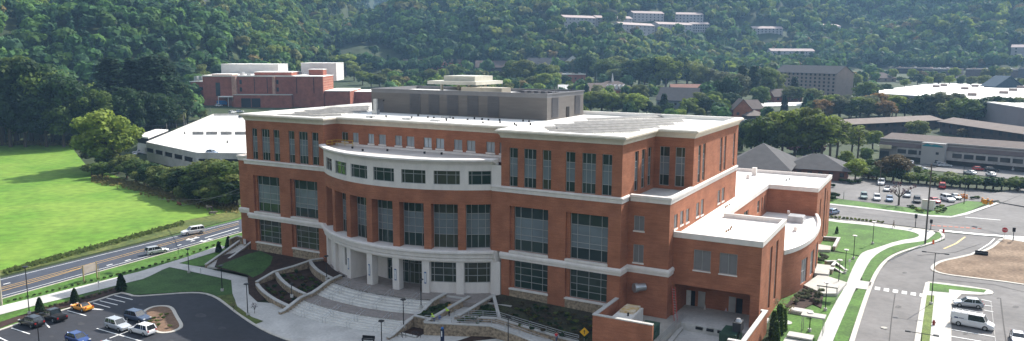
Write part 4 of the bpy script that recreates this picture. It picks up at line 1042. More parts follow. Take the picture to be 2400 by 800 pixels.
pcar('suv', 'white', (358, 788), (310, 776), 'boxy white sport utility vehicle parked with its tail to the island kerb', off=.06)
pcar('hatch', 'blue', (158, 795), (210, 812), 'bright blue hatchback parked in the middle row of the lot', off=.06)
pcar('sedan', 'silver', (225, 815), (275, 833), 'pale silver car showing only its roof at the bottom edge of the lot', off=.06)
pcar('hatch', 'silver', (2301, 723), (2236, 716), 'silver hatchback parked against the walk behind the white van', off=.06)
pcar('van', 'white', (2232, 758), (2326, 776), 'white work van with roof rack and lettering parked in the right lot', cat='van', off=.06, name='work_van')
pcar('sedan', 'silver', (2377, 775), (2392, 830), 'silver sedan nosing into the picture at the bottom right of the lot', off=.06, name='moving_car')
FARL = 'cars parked across the cross street'
for kind, col, a, b, l in (('suv', 'green', (2024, 460), (2025, 472), 'grey green hatchback leftmost in the front row of the far lot'),
    ('suv', 'white', (2054, 464), (2056, 476), 'white sport utility vehicle second in the front row of the far lot'),
    ('hatch', 'bluegrey', (2084, 467), (2085, 478), 'pale blue hatchback third in the front row of the far lot'),
    ('big', 'white', (2067, 428), (2063, 440), 'white pickup like vehicle in the back of the far lot nearest the small tree'),
    ('sedan', 'white', (2080, 443), (2078, 454), 'white sedan parked behind the pale blue hatchback'),
    ('suv', 'silver', (2128, 455), (2124, 470), 'silver car half hidden by the dark leaved tree'),
    ('suv', 'black', (2148, 470), (2150, 481), 'black hatchback beside the round yellow shrubs'),
    ('sedan', 'red', (2176, 470), (2205, 482), 'dark red car parked left of the long white wagon'),
    ('big', 'white', (2202, 466), (2240, 479), 'long white wagon parked by the orange barrels'),
    ('sedan', 'silver', (2228, 462), (2252, 472), 'silver sedan squeezed behind the long white wagon'),
    ('big', 'red', (2208, 447), (2208, 437), 'dark red pickup alone in the middle of the far lot'),
    ('suv', 'silver', (2026, 418), (2046, 420), 'silver van parked beside the yellow green tree at the house')):
    pcar(kind, col, a, b, l, off=.16, group=FARL)
pcar('hatch', 'bluegrey', (1942, 505), (1962, 500), 'blue car passing behind the annex on the cross street', off=.1, name='moving_car')
pcar('sedan', 'silver', (2402, 437), (2372, 449), 'white car turning by the hedge at the right edge', off=.16, name='moving_car')
SHOPL = 'cars outside the shopping strip'
for i, (col, x, y, k) in enumerate((('white', 2157, 395, 'sedan'), ('silver', 2196, 386, 'suv'), ('silver', 2215, 388, 'hatch'), ('white', 2135, 381, 'sedan'), ('red', 2294, 397, 'hatch'), ('white', 2273, 405, 'sedan'), ('black', 2324, 399, 'suv'), ('white', 2322, 409, 'sedan'), ('silver', 2387, 398, 'suv'), ('silver', 2146, 371, 'hatch'))):
    p = G(x, y + 4); car(k, col, (p.x, p.y, p.z + .14), radians(95 + 20 * (i % 3)) if i % 2 else radians(10), f"{dict(white='white', silver='silver', red='red', black='black')[col]} car parked before the shopping strip, number {i + 1} of the row" if False else ['white car partly hidden by the dark tree near the shop tower', 'silver wagon at the foot of the pale tower', 'silver hatchback just right of the pale tower foot', 'small white car left of the pale tower', 'red hatchback in front of the shop doors', 'white sedan below the red hatchback', 'black wagon right of the red hatchback', 'white sedan half hidden by the long hedge', 'silver wagon at the right end of the shop row', 'silver hatchback hidden in shrubs by the shop corner'][i], 'car', group=SHOPL)
for i, (col, x, y, k) in enumerate((('white', 545, 266, 'big'), ('silver', 562, 264, 'suv'), ('white', 513, 250, 'suv'), ('navy', 568, 277, 'hatch'), ('bluegrey', 497, 361, 'hatch'), ('white', 316, 363, 'sedan'), ('white', 327, 359, 'suv'), ('white', 1748, 286, 'sedan'), ('grey', 1740, 289, 'suv'))):
    if i in (3, 4): p = Z(x, y, -.2)
    else: p = G(x, y); p.z += .05
    car(k, col, p, radians([100, 60, 80, 20, 10, 150, 150, 30, 40][i]), ['white pickup parked beyond the far end of the garage', 'silver wagon next to the white pickup beyond the garage', 'white car below the blue truck at the brick hospital', 'dark car on the top deck at the far end of the garage', 'pale blue hatchback alone on the top deck of the garage', 'white sedan beside the left corner of the garage', 'white wagon behind the white sedan at the garage corner', 'white sedan parked beyond the roof corner near the gabled brick house', 'grey wagon beside the white sedan beyond the roof corner'][i], 'car')

# ================================================================== STREET FURNITURE
def ord_(i): return ['leftmost', 'second from left', 'third from left', 'fourth from left', 'fifth from left', 'sixth from left', 'seventh from left', 'eighth from left', 'ninth from left', 'tenth from left', 'eleventh from left', 'twelfth from left'][i] if i < 12 else f'number {i + 1} from left'
PAVEMENT_LAMP = {}
def lamp(base, top_y, label, group, disc=WHITE, z=None, arm=False):
    p = Z(*base, z) if z is not None else G(*base)
    H = max(2.5, htop(p, top_y))
    t = thing('street_lamp', label, 'street lamp', p, 0, group)
    MB().cyl((0, 0, 0), (0, 0, .5), .28, n=10).out('concrete_footing', CONC, t)
    MB().cyl((0, 0, .3), (0, 0, H), .085, .06, n=6).out('pole', BLACK, t)
    if not arm:
        hd = MB().cyl((0, 0, H - .25), (0, 0, H - .05), .12, .4, n=10).out('lamp_head', BLACK, t)
        MB().cyl((0, 0, H - .06), (0, 0, H + .04), .48, .42, n=12).out('lamp_cap', disc, t)
    else:
        MB().cyl((-1.6, 0, H), (1.6, 0, H), .05, n=5).out('cross_arm', BLACK, t)
        for s in (-1, 1): MB().box(s * 1.7 - .35, s * 1.7 + .35, -.2, .2, H - .05, H + .12).out('lamp_head', BLACK, t)
    return t
GL = 'black lamps around the entrance side'
for b, ty, l, z in (((69, 737), 624, 'tall black lamp post between the sidewalk and the parked pickup', None), ((94, 830), 752, 'black lamp post with pale head at the lower left in the lot', None),
    ((443, 640), 583, 'black lamp post on the lawn below the street walk', None), ((521, 683), 622, 'black lamp post on the lawn at the tip of the parking lot', None),
    ((581, 740), 665, 'slim black lamp post at the walk beside the plaza', None), ((766, 656), 600, 'short black lamp post in the top bed left of the arcade', -5.6),
    ((684, 697), 678, 'short black lamp post in the middle tier bed by the steps', -6.5), ((946, 768), 702, 'black lamp post in the lower planter right of the steps', -7.4),
    ((987, 722), 655, 'black lamp post in the upper planter below the arcade', -6.3), ((895, 820), 752, 'black lamp post on the plaza at the bottom edge', None),
    ((1191, 825), 743, 'black lamp post in front of the long ramp wall', None), ((1414, 822), 757, 'black lamp post in front of the brick screen wall', None)):
    lamp(b, ty, l, GL, BLACK, z)
GR = 'white capped lamps along the east walk'
for i, (b, ty) in enumerate((((1897, 778), 732), ((1934, 729), 662), ((1965, 667), 609), ((1980, 642), 585), ((2000, 608), 552), ((2045, 573), 520), )):
    lamp(b, ty, ['white capped lamp post at the lower lawn nearest the camera', 'white capped lamp post at the corner of the small lawn', 'white capped lamp post beside the first terrace planter', 'white capped lamp post behind the curved stair walls', 'white capped lamp post where the paths fork', 'white capped lamp post in the middle of the big east lawn'][i], GR)
lamp((2182, 715), 592, 'tall twin headed lamp post on the island beside the drive', None, arm=True)
lamp((2154, 860), 781, 'tall twin headed lamp post rising from below the drive island', None, arm=True)
def pole(name, base, top_y, label, cat, r=.14, m=None, arms=(), H=None):
    p = G(*base); H = H or htop(p, top_y); t = thing(name, label, cat, p)
    MB().cyl((0, 0, 0), (0, 0, H), r, r * .7, n=7).out('pole', m or mat('pole_wood', (.16, .13, .10), .9), t)
    for zf_, L in arms: MB().box(-L / 2, L / 2, -.06, .06, H - zf_ - .08, H - zf_ + .08).out('cross_arm', m or MT['pole_wood'], t)
    return t, p, H
u1, p1, H1 = pole('utility_pole', (2168, 573), 384, 'very tall thin utility pole at the drive entrance', 'utility pole', .2, mat('pole_steel_dark', (.10, .09, .08), .8), [(.6, 2.2), (2, 1.5)])
u2, p2, H2 = pole('utility_pole', (4, 716), 596, 'pale wooden utility pole at the left edge by the sidewalk', 'utility pole', .2, mat('pale_pole', (.42, .38, .30), .9), [(.5, 1.8)])
u3, p3, H3 = pole('utility_pole', (47, 336), 274, 'grey utility pole at the far edge of the meadow', 'utility pole', .22, mat('grey_pole', (.33, .33, .32), .9), [(1.0, 4.5)])
u4, p4, H4 = pole('utility_pole', (2060, 462), 386, 'slim dark pole standing in the far lot', 'utility pole', .12, None, [(.5, 1.5)])
for i, (b, ty) in enumerate((((2259, 479), 420), ((2258, 412), 388), ((2332, 408), 385), ((1977, 468), 449), ((2316, 430), 412))):
    pole('lamp_pole', b, ty, ['thin lamp pole at the corner grass by the barrels', 'thin lamp pole before the shop doors', 'thin lamp pole right of the red hatchback', 'short post on the verge behind the annex', 'white marker post in front of the long hedge'][i], 'lamp post', .11, BLACK if i < 3 else METAL)
for i, (x, yb, yt) in enumerate(((1163 + 235, 210, 168), (1475, 130, 98), (1527, 118, 78), (1765, 145, 112), (1963, 160, 130), (1985, 158, 122), (500, 208, 170))):
    if i == 6: continue
    pole('distant_mast', (x, yb), yt, ['thin white mast by the dormered school', 'thin mast in the wood left of centre on the hill', 'tall thin white mast below the hillside apartments', 'thin mast right of the hillside wood', 'short mast behind the hotel roof', 'tall mast behind the hotel gable'][i], 'mast', .13, METAL)
def wire(name, a, b, sag, label, r=.05):
    a, b = Vector(a), Vector(b); mb = MB(); N = 14; P = []
    for i in range(N + 1):
        t = i / N; p = a.lerp(b, t); p.z -= sag * 4 * t * (1 - t); P.append(p)
    for i in range(N): mb.cyl(P[i], P[i + 1], r, n=4, caps=False)
    lab(mb.out(name, mat('cable', (.16, .16, .16), .7)), label, 'wire')
wire('overhead_wire', p3 + Vector((0, 0, H3 - 1)), p3 + Vector((-160, -120, H3 + 3)), 6, 'thin overhead wire leaving the far meadow pole to the left', .06)
wire('overhead_wire', p3 + Vector((0, 0, H3 - 1)), G(300, 330) + Vector((60, 30, 14)), 5, 'thin overhead wire running right from the far meadow pole into the trees', .06)
wa = Z(560, 437, 6.); wire('overhead_wire', (wa.x - 3, wa.y + 4, 5), Z(425, 482, -4.) , .5, 'pale service cable dropping from the building corner over the meadow', .07)
wire('overhead_wire', (wa.x - 2, wa.y + 4, 4.2), Z(370, 467, -2.), 1, 'thin upper cable stretching from the building corner over the meadow', .05)
# mast arm with signals at the crossing
mp = G(2420, 520); ma = mp + Vector((0, 0, htop(mp, 474) if False else 7)); 
e1_ = G(2345, 500); tip = Z(2303, 468, -.2); rootp = Z(2440, 492, .3)
t = thing('signal_mast', 'long black mast arm carrying yellow traffic signals over the crossing', 'traffic signal', (rootp.x, rootp.y, -6.2))
loc = lambda v: Vector(v) - Vector((rootp.x, rootp.y, -6.2))
MB().cyl((0, 0, 0), loc(rootp), .2, .16, n=8).out('pole', BLACK, t)
MB().cyl(loc(rootp), loc(tip), .17, .1, n=8).out('mast_arm', BLACK, t)
SY = mat('signal_yellow', (.62, .30, .02), .5, .05, 1)
for k in (0.05, .12, .20, .42): 
    c = loc(tip.lerp(rootp, k * .35)); MB().box(c.x - .22, c.x + .22, c.y - .2, c.y + .2, c.z - 1.0, c.z + .15).out('signal_head', SY, t)
for i, (b, ty) in enumerate((((2145, 534), 503), ((2181, 540), 515), ((2374, 566), 534))):
    t, p, H = pole('signal_post', b, ty, ['short black signal post at the corner of the east walk', 'short black signal post beside the tall utility pole', 'short black signal post at the corner of the bare lot'][i], 'signal post', .1, BLACK)
    MB().box(-.3, .3, -.25, .25, H - .9, H + .1).out('signal_head', BLACK, t)
# stop sign, warning sign
t, p, H = pole('stop_sign', (2353, 562), 534, 'red octagonal stop sign at the edge of the bare lot', 'stop sign', .05, METAL)
fd = atan2(CAM.y - p.y, CAM.x - p.x)
def disc_poly(n, r, rot=0): return [(cos(2 * pi * i / n + rot) * r, sin(2 * pi * i / n + rot) * r) for i in range(n)]
def plate(poly, th, z, ang, name, m, par, off=0):
    """flat upright plate facing direction ang"""
    f = Vector((cos(ang), sin(ang), 0)); s = Vector((-sin(ang), cos(ang), 0)); mb = MB(); n = len(poly)
    a = [f * off + s * x + Vector((0, 0, z + y)) for x, y in poly]; b = [v + f * th for v in a]
    mb.add(a + b, [tuple(range(n)), tuple(range(2 * n - 1, n - 1, -1))] + [(i, (i + 1) % n, n + (i + 1) % n, n + i) for i in range(n)])
    return mb.out(name, m, par)
def text_on(body, size, z, ang, m, par, off, name='lettering', dx=0):
    cu = bpy.data.curves.new(name, 'FONT'); cu.body = body; cu.size = size; cu.align_x = 'CENTER'; cu.align_y = 'CENTER'; cu.extrude = .01
    o = bpy.data.objects.new(name, cu); COL.objects.link(o); cu.materials.append(m); o.parent = par
    o.rotation_euler = (pi / 2, 0, ang + pi / 2)
    f = Vector((cos(ang), sin(ang), 0)); s = Vector((-sin(ang), cos(ang), 0))
    bpy.context.view_layer.update()
    me = bpy.data.meshes.new_from_object(o.evaluated_get(bpy.context.evaluated_depsgraph_get()))
    rot = o.rotation_euler.copy(); bpy.data.objects.remove(o)
    o = bpy.data.objects.new(name, me); COL.objects.link(o); o.parent = par; o.rotation_euler = rot
    o.location = f * off + s * dx + Vector((0, 0, z))
    return o
sg = plate(disc_poly(8, .62, pi / 8), .04, H - .5, fd, 'sign_plate', mat('sign_red', (.45, .03, .035), .5, .05, 1), t, .06)
text_on('STOP', .45, H - .5, fd, PAINT, t, .115)
p = Z(1369, 812, -8.1); H = htop(p, 778)
t = thing('warning_sign', 'yellow diamond warning sign with its post before the brick screen wall', 'road sign', p)
MB().cyl((0, 0, 0), (0, 0, H), .05, n=6).out('post', METAL, t)
fd2 = atan2(CAM.y - p.y, CAM.x - p.x)
plate(disc_poly(4, .72, 0), .04, H, fd2, 'sign_plate', mat('sign_yellow', (.72, .38, .01), .5, .05, 1), t, .06)
plate([(-.05, -.28), (.05, -.28), (.05, .1), (.18, .1), (0, .33), (-.18, .1), (-.05, .1)], .01, H, fd2, 'sign_symbol', BLACK, t, .101)
# roadside notice board seen from behind
pa, pb = G(197, 662), G(228, 652)
t = thing('notice_board', 'wide blank roadside board on two posts seen from behind beside the street', 'sign board', (pa + pb) / 2, atan2(pb.y - pa.y, pb.x - pa.x))
Lb = (pb - pa).length; wd_ = mat('board_back', (.38, .33, .29), .8, .1, 1)
for s in (-1, 1): MB().box(s * Lb / 2 - .1, s * Lb / 2 + .1, -.1, .1, 0, 3.4).out('post', mat('board_post', (.30, .24, .14), .9), t)
MB().box(-Lb / 2, Lb / 2, -.05, .05, 1.6, 3.2).out('board', wd_, t)
for i, (b, ty) in enumerate((((233, 653), 622), ((96, 648), 616), ((260, 606), 600))): 
    if i < 1: pole('marker_post', b, ty, 'thin wooden stake right of the roadside board', 'post', .06, mat('stake', (.4, .33, .2), .9))
# thin signs along the left walk and east walk
for i, (b, ty, z) in enumerate((((233, 690), 658, None), ((471, 645), 628, None), ((1990, 636), 608, None), ((2206, 565), 552, None))):
    t, p, H = pole('small_sign', b, ty, ['thin sign post on the verge beside the second cypress', 'short sign post where the side walk meets the side stair', 'short white sign post on the lawn behind the east lamps', 'small sign post beside the utility pole'][i], 'sign post', .04, METAL)
    MB().box(-.2, .2, -.03, .03, H - .5, H).out('sign_plate', PAINT, t)
# hydrants
for x, y, l, c in ((2188, 764, 'dark red fire hydrant on the narrow lawn of the drive island', (.25, .04, .03)), (2187, 572, 'orange marker cone shaped hydrant on the verge kerb', (.75, .12, .02)), (2211, 546, 'red hydrant beside the crossing line', (.55, .05, .04))):
    p = G(x, y); q = MB(); q.cyl((0, 0, 0), (0, 0, .75), .2, .17, n=8); q.cyl((0, 0, .75), (0, 0, 1.0), .2, .05, n=8); q.cyl((-.3, 0, .55), (.3, 0, .55), .08, n=6); q.cyl((0, 0, 0), (0, 0, .1), .28, n=8)
    o = q.out('fire_hydrant', mat('hydrant%d' % int(x + y), c, .5, .05, 1)); o.location = p; lab(o, l, 'fire hydrant')
# orange barrels
for i, (x, y) in enumerate(((2246, 468), (2253, 466), (2259, 465), (2265, 467), (2302, 474), (2314, 476), (2324, 479))):
    p = G(x, y); t = thing('traffic_barrel', f'orange traffic barrel at the far lot exit, {ord_(i)} of seven', 'traffic barrel', p + Vector((0, 0, .12)), 0, 'orange barrels at the far lot exit')
    MB().cyl((0, 0, 0), (0, 0, 1.25), .36, .28, n=10).out('drum', mat('barrel_orange', (.62, .22, .02), .6, .05, 1), t)
    MB().cyl((0, 0, .75), (0, 0, .9), .325, .32, n=10).out('reflective_band', PAINT, t)
# white block sign/monument in the far bed
p = G(2175, 492); t = thing('monument_sign', 'white block shaped sign among the round yellow shrubs', 'sign', p, radians(-20))
MB().box(-1.6, 1.6, -.5, .5, 0, 2.6).out('sign_block', WHITE, t); MB().box(-1.7, 1.7, -.6, .6, 2.6, 2.75).out('sign_cap', CONC, t)
# emergency phone pylon
p = Z(1037, 806, -8.1); H = htop(p, 771); t = thing('emergency_phone', 'dark blue emergency phone pylon in front of the ramp wall', 'phone pylon', p)
MB().box(-.22, .22, -.2, .2, 0, H).out('pylon', mat('pylon_navy', (.01, .02, .06), .4), t); MB().cyl((0, 0, H), (0, 0, H + .25), .2, n=8).out('beacon', mat('beacon_blue', (.02, .15, .5), .3), t)
MB().box(-.1, .1, -.215, -.2, H - 1.2, H - .3).out('face_plate', PAINT, t)
# bench
p = Z(863, 802, -8.1); t = thing('park_bench', 'black metal slatted bench on the plaza at the foot of the steps', 'bench', p, radians(20))
MB().box(-1, 1, -.25, .25, .42, .47).out('seat', BLACK, t); MB().box(-1, 1, .25, .3, .5, .95).out('backrest', BLACK, t)
for s in (-.9, .9): MB().box(s - .04, s + .04, -.25, .3, 0, .65).out('leg', BLACK, t)
# bike racks
for i, x in enumerate((938, 946, 972, 980)):
    p = Z(x, 791, -8.1); q = MB()
    for k in range(9):
        a, b = pi * k / 9, pi * (k + 1) / 9
        q.cyl((cos(a) * .45, 0, .45 + sin(a) * .45), (cos(b) * .45, 0, .45 + sin(b) * .45), .04, n=5)
    for s in (-.45, .45): q.cyl((s, 0, 0), (s, 0, .45), .04, n=5)
    o = q.out('bicycle_rack', BLACK); o.location = p; lab(o, f'black hoop bicycle rack below the planter kerb, {ord_(i)} of four', 'bicycle rack', 'hoop bicycle racks by the planter')
# generator, dumpster, compactor, ladder
t = thing('generator', 'white boxy generator with rust stained roof behind the brick screen wall', 'generator', (2.9, -3.7, -5.85), radians(2))
MB().box(-1.5, 1.5, -3.1, 3.1, .3, 2.5).out('housing', mat('generator_white', (.62, .60, .56), .6, .1, .8), t); MB().box(-1.6, 1.6, -3.2, 3.2, 0, .3).out('fuel_base', GREYL, t)
MB().box(-1.1, 1.1, -.6, 2.9, 2.5, 2.85).out('roof_hood', mat('rust_stained', (.50, .30, .08), .8, .0, .9, col2=(.62, .56, .45), bump=0), t); MB().box(-1.3, 1.3, -3.13, -3.09, .8, 2.2).out('intake_grille', mat('pale_grille', (.40, .39, .37), .6), t)
MB().cyl((.6, -1.6, 2.5), (.6, -1.6, 3.0), .15, n=8).out('exhaust', BLACK, t)
GRN = mat('dumpster_green', (.018, .055, .035), .5, .15, 1)
t = thing('dumpster', 'dark green dumpster beside the white generator', 'dumpster', (7.2, -5.9, -5.85), radians(0))
MB().box(-1.1, 1.1, -1.5, 1.5, .15, 1.9).out('container', GRN, t); MB().box(-1.15, 1.15, -1.55, 1.55, 1.9, 2.05).out('lid', mat('lid_green', (.03, .075, .05), .5), t)
for s in (-1, 1): MB().box(s * 1.15 - .06, s * 1.15 + .06, -1.2, 1.2, 1.0, 1.2).out('fork_pocket', GRN, t)
t = thing('trash_compactor', 'dark green trash compactor with ram housing against the dock', 'trash compactor', (18.1, -1.0, -7.1), radians(0))
MB().box(-1.2, 1.2, -2.3, 1.6, .2, 2.9).out('container', GRN, t); MB().box(.3, 1.5, -.8, 1.2, 2.9, 4.3).out('ram_housing', mat('machine_dark', (.03, .035, .04), .5, .2, 1), t)
MB().cyl((.9, .2, 4.3), (.9, .2, 4.7), .5, .3, n=10).out('hopper_cap', METAL, t); MB().box(1.2, 1.9, -2.6, -1.0, .2, 1.6).out('power_unit', MT['machine_dark'], t)
a, b = Vector((8.6, 2.6, -5.9)), Vector((7.3, 4.9, -.9)); t = thing('ladder', 'red and silver extension ladder leaning on the building corner at the dock', 'ladder', a)
RD = mat('ladder_red', (.50, .05, .04), .5); q = MB()
for s in (-.25, .25): q.cyl((s, 0, 0), b - a + Vector((s, 0, 0)), .05, n=5)
q.out('rail', RD, t); q = MB()
for i in range(1, 14): p = (b - a) * i / 14; q.cyl(p + Vector((-.25, 0, 0)), p + Vector((.25, 0, 0)), .03, n=5)
q.out('rung', METAL, t)
for x, y, l, c in ((1605, 700, 'small traffic cone standing at the middle dock door', (.6, .55, .5)), (1702, 703, 'pale traffic cone beside the right dock door', (.6, .5, .55))):
    p = Z(x + (47 if x < 1650 else 0), y + 25 if x < 1650 else y + 26, -5.88); q = MB(); q.cyl((0, 0, 0), (0, 0, .8), .2, .04, n=8); q.box(-.25, .25, -.25, .25, 0, .05); o = q.out('traffic_cone', mat('cone%d' % x, c, .6)); o.location = p; lab(o, l, 'traffic cone')
# cable spools / manhole
for x, y, l in ((1841, 757, 'round pale manhole cover on the small lawn near the conifers'), (2072, 770, 'round manhole cover in the middle of the drive')):
    p = G(x, y); o = MB().cyl((0, 0, 0), (0, 0, .1), 1.0 if x < 2000 else .5, n=16).out('manhole_cover', CONC if x < 2000 else CONCD); o.location = p + Vector((0, 0, .04)); lab(o, l, 'manhole cover')
# flat shelters / canopies and utility pads on the east lawn
for i, (x, y, zt) in enumerate(((1907, 738, 0), (1876, 786, 0), (1868, 800, 0), (1941, 668, 0))):
    hh = [3.0, 2.6, 2.2, 2.6][i]; zz = -6.2
    c = Z(x, y, zz + hh)
    t = thing('walk_canopy', ['flat pale canopy on thin posts beside the nearest lamp', 'flat pale canopy lowest at the bottom edge behind the first', 'flat pale canopy cut by the bottom edge of the picture', 'flat pale canopy over the steps in front of the terrace'][i], 'canopy', (c.x, c.y, zz), 0, 'flat pale canopies along the east walk')
    MB().box(-1.7, 1.7, -1.0, 1.0, hh - .22, hh).out('canopy_roof', TC, t)
    for a in (-1.5, 1.5):
        for b in (-.8, .8): MB().cyl((a, b, 0), (a, b, hh - .22), .05, n=5).out('post', METAL, t)
c = G(1877, 735); t = thing('utility_pad', 'low pale concrete utility box on the lawn between shrubs', 'utility box', c, radians(-5)); MB().box(-1.7, 1.7, -1.1, 1.1, 0, .5).out('box', TC, t); MB().box(-1.5, 1.5, -.9, .9, .5, .62).out('lid', CONC, t)
for nm, P, zs in (('a', [(1951, 622), (1958, 614), (1984, 634)], 0), ('b', [(1948, 632), (1953, 626), (1976, 640)], 0), ('c', [(1935, 612), (1960, 611)], 0)):
    pts = [Z(a, b, -5.2 - .45 * k) for k, (a, b) in enumerate(P)]
    retwall('stair_wall', [tuple(p) for p in pts], -5.4, dict(a='sloping pale wall behind the terrace steps', b='sloping stone wall in front of the terrace steps', c='short stone wall at the back of the upper terrace')[nm], wd=.45, zb=-6.4)
retwall('planter_wall', [tuple(Z(a, b, -5.3)) for a, b in ((1930, 555), (1966, 557), (1955, 578))], -5.3, 'pale square planter wall at the back door of the annex', wd=.5, zb=-6.4)
lab(solid('annex_bed', [(p.x, p.y) for p in [Z(a, b, -6) for a, b in ((1840, 718), (1880, 672), (1930, 692), (1925, 722), (1905, 712), (1880, 725))]], -6.4, -6.02, MULCH), kind='structure')
# broken crates on bare lot (grate)
p = G(2300, 598); o = MB().box(-1.2, 1.2, -.6, .6, .2, .6).box(-1.2, 1.2, -.1, .1, .6, .9).out('storm_grate', DARK); o.location = p; lab(o, 'dark metal grate lying on the kerb of the bare lot', 'grate')

# ================================================================== SOLAR ROWS ON THE ROOF
SOL = mat('solar_frame', (.50, .47, .41), .5, .15, 1.5, stretch=(1, 1, 1)); SOLP = mat('solar_panel', (.15, .14, .125), .5, .25, 1.2, spec=.4)
def solar(a, b, label, group, zr=22.62, dp=1.5):
    a, b = Vector((a.x, a.y, zr)), Vector((b.x, b.y, zr)); L = (b - a).length
    t = thing('solar_row', label, 'solar panel row', a, atan2(b.y - a.y, b.x - a.x), group)
    n = max(2, int(L / 1.7)); q = MB(); f = MB()
    for i in range(n):
        x0, x1 = i * L / n + .01, (i + 1) * L / n - .01
        q.add([(x0, -dp * .5, .2), (x1, -dp * .5, .2), (x1, dp * .5, .5), (x0, dp * .5, .5), (x0, -dp * .5, .25), (x1, -dp * .5, .25), (x1, dp * .5, .55), (x0, dp * .5, .55)], [(3, 2, 1, 0), (4, 5, 6, 7), (0, 1, 5, 4), (1, 2, 6, 5), (2, 3, 7, 6), (3, 0, 4, 7)])
        f.box(x0, x0 + .06, -dp * .45, -dp * .45 + .06, 0, .2); f.box(x0, x0 + .06, dp * .45, dp * .45 + .06, 0, .5)
    f.box(0, L, -dp * .5, -dp * .5 + .07, .16, .2); f.box(0, L, dp * .5 - .07, dp * .5, .44, .5)
    q.out('panels', SOLP, t); f.out('support_frame', SOL, t)
g1 = 'solar rows on the right roof'
rows = [((1275, 304), (1500, 322 - 6)), ((1290, 299), (1545, 305)), ((1325, 296), (1575, 296.5)), ((1345, 291), (1588, 290)), ((1365, 287), (1590, 284.5)), ((1385, 282.5), (1585, 279.5)), ((1398, 278), (1572, 275)), ((1400, 274), (1540, 272))]
rows = [((1300, 310), (1500, 303.5)), ((1285, 304), (1545, 296)), ((1276, 298), (1580, 288.5)), ((1300, 292), (1602, 281.5)), ((1345, 286), (1606, 275.5)), ((1375, 278.5), (1575, 270.5))]
for i, (a, b) in enumerate(rows): solar(Z(*a, 23.1), Z(*b, 23.1), f"tilted grey solar panel row on the right roof, {['nearest', 'second nearest', 'third nearest', 'third farthest', 'second farthest', 'farthest'][i]} from the front", g1, dp=1.0)
g2 = 'solar rows on the left roof'
rows = [((675, 272.5), (800, 268)), ((650, 268.5), (860, 260)), ((690, 263.5), (864, 256)), ((715, 259), (865, 252)), ((740, 255), (866, 248)), ((765, 251), (866, 244.5)), ((790, 247.5), (866, 241.5))]
for i, (a, b) in enumerate(rows): solar(Z(*a, 23.1), Z(*b, 23.1), f"tilted grey solar panel row on the left roof, {['nearest', 'second nearest', 'third nearest', 'middle', 'third farthest', 'second farthest', 'farthest'][i]} from the front", g2, dp=1.0)

# ================================================================== PEOPLE AND COWS
def skin(name, joints, edges, m, par, lv=1):
    me = bpy.data.meshes.new(name); me.from_pydata([j[:3] for j in joints], edges, []); me.materials.append(m)
    o = bpy.data.objects.new(name, me); COL.objects.link(o); o.parent = par
    md = o.modifiers.new('skin', 'SKIN'); sv = me.skin_vertices[0].data
    for i, j in enumerate(joints):
        r = j[3]; sv[i].radius = (r, r) if not isinstance(r, tuple) else r
    sv[0].use_root = True
    s = o.modifiers.new('sub', 'SUBSURF'); s.levels = lv; s.render_levels = lv
    me.polygons.foreach_set('use_smooth', [True] * len(me.polygons))
    return o
SKINM = mat('skin', (.45, .27, .20), .6, .05, 1)
def person(pos, ang, label, shirt, trousers, hair, lean=0., stride=.25, bend=0, arms=(.15, -.15)):
    t = thing('person', label, 'person', pos, ang)
    hx = bend * .55
    pel = (0, 0, .95 - bend * .1); ch = (hx * .8, 0, 1.38 - bend * .25); nk = (hx, 0, 1.50 - bend * .35); hd = (hx * 1.15 + .02, 0, 1.66 - bend * .4)
    J = [(*pel, .15), (pel[0] + (ch[0] - pel[0]) * .5, 0, (pel[2] + ch[2]) / 2, .13), (*ch, .16), (*nk, .06), (*hd, .10)]
    E_ = [(0, 1), (1, 2), (2, 3), (3, 4)]
    legs = [(stride, -1), (-stride, 1)]
    for sx, sy in legs:
        k = len(J); J += [(0, .1 * sy, .88 - bend * .1, .095), (sx * .5 + .03, .1 * sy, .48, .065), (sx, .1 * sy, .09, .045), (sx + .16, .11 * sy, .04, .04)]
        E_ += [(0, k), (k, k + 1), (k + 1, k + 2), (k + 2, k + 3)]
    hands = []
    for i, sy in enumerate((-1, 1)):
        k = len(J); ax = arms[i] + bend * .3
        J += [(ch[0], .2 * sy, ch[2] + .03, .06), (ch[0] + ax * .5, .26 * sy, ch[2] - .27, .045), (ch[0] + ax * 1.6, .24 * sy, ch[2] - .5, .032), (ch[0] + ax * 1.9, .24 * sy, ch[2] - .6, .035)]
        E_ += [(2, k), (k, k + 1), (k + 1, k + 2), (k + 2, k + 3)]
    b = skin('body', J, E_, SKINM, t)
    cj = [(*(pel[:2]), pel[2] + .03, .165), (J[1][0], 0, J[1][2], .15), (*ch, .18)]; ce = [(0, 1), (1, 2)]
    for i in (0, 1):
        k = 13 + i * 4; q = len(cj); cj += [(*J[k][:3], .078), (*J[k + 1][:3], .062)]; ce += [(2, q), (q, q + 1)]
    skin('shirt', cj, ce, shirt, t)
    cj = [(*pel, .168)]; ce = []
    for i in (0, 1):
        k = 5 + i * 4; q = len(cj); cj += [(*J[k][:3], .112), (*J[k + 1][:3], .085), (*J[k + 2][:3], .066)]; ce += [(0, q), (q, q + 1), (q + 1, q + 2)]
    skin('trousers', cj, ce, trousers, t)
    hm = MB(); 
    for i in range(6):
        pass
    bm = bmesh.new(); bmesh.ops.create_uvsphere(bm, u_segments=10, v_segments=6, radius=.125); d = bpy.data.meshes.new('hair'); bm.to_mesh(d); bm.free(); d.materials.append(hair)
    o = bpy.data.objects.new('hair', d); COL.objects.link(o); o.parent = t; o.location = (hd[0] - .03, 0, hd[2] + .05); o.scale = (1, .95, .85)
    return t
HV = mat('hi_vis_yellow', (.50, .80, .04), .6, .05, 1); JN = mat('blue_jeans', (.05, .08, .18), .8); REDS = mat('red_jacket', (.62, .03, .05), .7); DK = mat('dark_cloth', (.02, .022, .03), .8)
